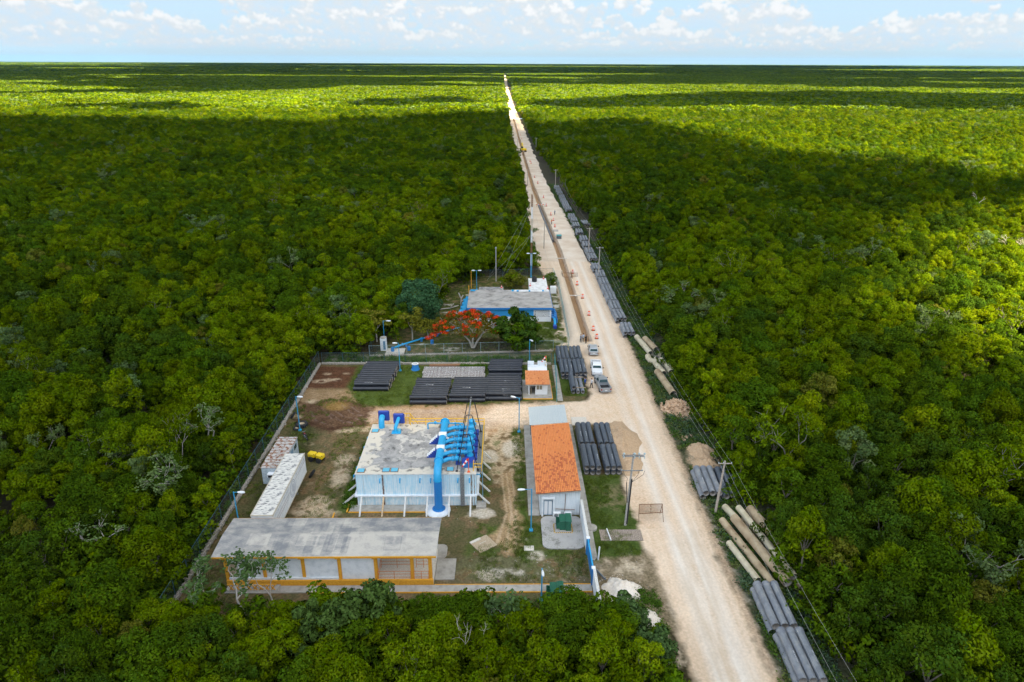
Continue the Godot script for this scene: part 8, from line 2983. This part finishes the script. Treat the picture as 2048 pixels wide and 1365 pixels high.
	sparse_tree("cecropia_tree", "big grey green tree with crooked pale limbs left of the white trailer", Vector3(-38.2, 0, -69.5), Vector3(-.1, 0, .05), 2.9, .18, 4, .20, GREY, 12, 803)
	sparse_tree("cecropia_tree", "grey green tree with pale limbs standing above the wood left of the grey trailer", Vector3(-39.5, 0, -79.5), Vector3(.1, 0, 0), 3.2, .18, 4, .20, GREY, 13, 804)
	sparse_tree("cecropia_tree", "nearly bare pale tree in the left wood's near hollow", Vector3(-43.0, 0, -59.0), Vector3(-.15, 0, 0), 2.4, .14, 3, .18, GREY, 7, 805)
	sparse_tree("cecropia_tree", "grey leaved tree with white limbs in the right wood beyond the rubble heap", Vector3(36.5, 0, -131.5), Vector3(0, 0, 0), 3.0, .18, 4, .22, GREY, 12, 806)
	sparse_tree("dead_tree", "leafless white tree standing in the sunlit right wood", Vector3(134.0, 0, -172.0), Vector3(0.05, 0, 0), 3.4, .20, 5, .1, GREY, 0, 807)
	sparse_tree("dead_tree", "leafless forked tree in the shaded right wood", Vector3(158.0, 0, -228.0), Vector3(0, 0, 0), 3.4, .22, 4, .1, GREY, 0, 808)
	sparse_tree("dead_tree", "half bare brownish shrub in the right wood near the bottom corner", Vector3(46.0, 0, -58.5), Vector3(0, 0, 0), 1.9, .12, 4, .10, RUSTY, 5, 809)
	sparse_tree("dead_tree", "bare grey shrub at the bottom edge before the yellow hall", Vector3(-3.6, 0, -44.6), Vector3(0, 0, 0), 2.2, .08, 4, .07, RUSTY, 2, 810)
	sparse_tree("cecropia_tree", "big leaved grey green tree before the green transformer", Vector3(0.4, 0, -48.4), Vector3(0, 0, 0), 1.6, .11, 4, .22, cecropia, 14, 811)
	# leafy trees at the near edge by the road
	for s in [[11.2, -49.0, 2.3, 4.2, "dark leafy tree at the near road corner by the gravel heap", 820], [12.8, -45.6, 2.2, 4.2, "low grey green leafy tree nearest the road at the bottom", 830], [-12.6, -48.6, 3.4, 6.6, "big leafy tree with drooping rosettes before the yellow hall", 840], [-16.5, -46.6, 2.9, 6.2, "leafy tree with drooping rosettes at the bottom, left of its twin", 850]]:
		lobes = []
		rng.seed = s[5]
		var cr: float = s[2]
		var ht: float = s[3]
		for k in 34:
			var a := rng.randf() * TAU
			var r := sqrt(rng.randf()) * cr * .85
			lobes.append([cos(a) * r, ht * rng.randf_range(.42, .95) - r * r / cr * .35, sin(a) * r, rng.randf_range(.5, .85), rng.randf_range(.4, .6), 125, [Color(.055, .095, .022), Color(.07, .115, .028), Color(.045, .08, .018)] if s[5] > 835 else cecropia])
		crowned("leafy_tree", s[4], Vector3(s[0], 0, s[1]), lobed(lobes, s[5] + 1, .19, .25), trunk_mesh(s[5], cr, ht, .13), M.trunk)
	# weeds along the verges, brush under the trees' edge, grass in the yard
	rng.seed = 871
	var weed := mb()
	for k in 64:
		var p := Vector3(rng.randfn() * .28, absf(rng.randfn()) * .22 + .05, rng.randfn() * .28)
		leaf(weed, p, Vector3(rng.randfn(), rng.randfn() + 1.0, rng.randfn()), Vector2(.10, .06) * rng.randf_range(.6, 1.3), Color(.075, .115, .040) * rng.randf_range(.65, 1.35), Vector3.UP)
	var weed_mesh := weed.commit()
	var buf := PackedFloat32Array()
	for k in 4200:
		var z := -36.0 - 270.0 * pow(rng.randf(), 1.5)
		var side := rng.randf()
		var r := along(RIGHT_EDGE, z)
		var x := r + 0.9 + rng.randf() * 5.0
		if z < -200.0:
			x = r + 0.2 + rng.randf() * 3.6
		if Vector2(x - 26.9, z + 94.2).length() < 2.6 or Vector2(x - 27.2, z + 80.0).length() < 3.2:
			continue
		if z > -86.0 and x < 25.2 and rng.randf() < 0.5:
			continue
		var s := rng.randf_range(.5, 1.3) * (1.5 if side < 0.12 else 1.0)
		var g := rng.randf()
		put_copy(buf, Transform3D(Basis(Vector3.UP, rng.randf() * TAU).scaled(Vector3(s, s * rng.randf_range(.7, 1.3), s)), Vector3(x, 0, z)), Color(.9, .95, 1.5) if g < .45 else (Color(.8, 1.0, .4) if g < .8 else Color(1.5, 1.2, 1.0)))
	var wv := multi("verge_weeds", weed_mesh, M.leaf, buf, null)
	wv.set_meta("label", "grey green weeds and low brush along the far verge of the road")
	buf = PackedFloat32Array()
	for k in 1500:
		var e := rng.randf()
		var p: Vector3
		if e < .25:
			p = Vector3(rng.randf_range(-32.2, 8), 0, rng.randf_range(-115, -112.2))
		elif e < .45:
			p = Vector3(rng.randf_range(-32, 12), 0, rng.randf_range(-53.5, -50.5))
		elif e < .6:
			p = Vector3(along(LEFT_EDGE, -44.0) + rng.randf_range(-3.5, .8), 0, rng.randf_range(-55, -38))
		elif e < .75:
			p = Vector3(rng.randf_range(-19.6, -18.2), 0, rng.randf_range(-84, -69))
		elif e < .85:
			p = Vector3(rng.randf_range(-8, -3), 0, rng.randf_range(-110.8, -109.5))
		else:
			p = Vector3(rng.randf_range(-33.9, -33.2), 0, rng.randf_range(-111, -52))
		var s := rng.randf_range(.4, 1.1)
		put_copy(buf, Transform3D(Basis(Vector3.UP, rng.randf() * TAU).scaled(Vector3(s, s, s)), p), Color(.8, 1.0, .35) * rng.randf_range(.7, 1.3))
	var yw := multi("yard_weeds", weed_mesh, M.leaf, buf, null)
	yw.set_meta("label", "green weeds along the fences, walls and the tank's left side")
	var tuft := mb()
	for k in 16:
		var a := rng.randf() * TAU
		var o := Vector3(rng.randfn(), 0, rng.randfn()) * .12
		var w := Vector3(cos(a), 0, sin(a)) * .018
		var tip := o + Vector3(rng.randfn() * .08, rng.randf_range(.12, .26), rng.randfn() * .08)
		tuft.set_color(Color(.13, .18, .03) * rng.randf_range(.7, 1.3))
		tuft.set_normal((w.cross(Vector3.UP).normalized() + Vector3(0, .5, 0)).normalized())
		for q in [o - w, tip, o + w]:
			tuft.add_vertex(q)
	var tuft_mesh := tuft.commit()
	buf = PackedFloat32Array()
	var gn := noise(88, .22, 3)
	var fields := [[-27, -99.5, -4, -95.2, 900], [-26, -111, 4, -96, 2600], [1.2, -88.5, 2.8, -60, 800], [-3, -66, 9, -56.3, 1500], [10.2, -76, 15, -60, 1700], [9.4, -112, 13.4, -99, 1500], [5, -133, 12.2, -119, 2600], [-16, -160, 4, -118, 3800], [-20, -84, -18.2, -68, 700], [-33, -98, -27, -52, 2600], [-24, -92, -19, -58, 1400]]
	for f in fields:
		for k in f[4]:
			var x := rng.randf_range(f[0], f[2])
			var z := rng.randf_range(f[1], f[3])
			if gn.get_noise_2d(x, z) < -.05:
				continue
			var s := rng.randf_range(.5, 1.15)
			put_copy(buf, Transform3D(Basis(Vector3.UP, rng.randf() * TAU).scaled(Vector3(s, s, s)), Vector3(x, 0, z)), Color.WHITE * rng.randf_range(.6, 1.35))
	var gr := multi("grass", tuft_mesh, M.leaf, buf, null)
	gr.set_meta("label", "short grass growing in patches over the yard")
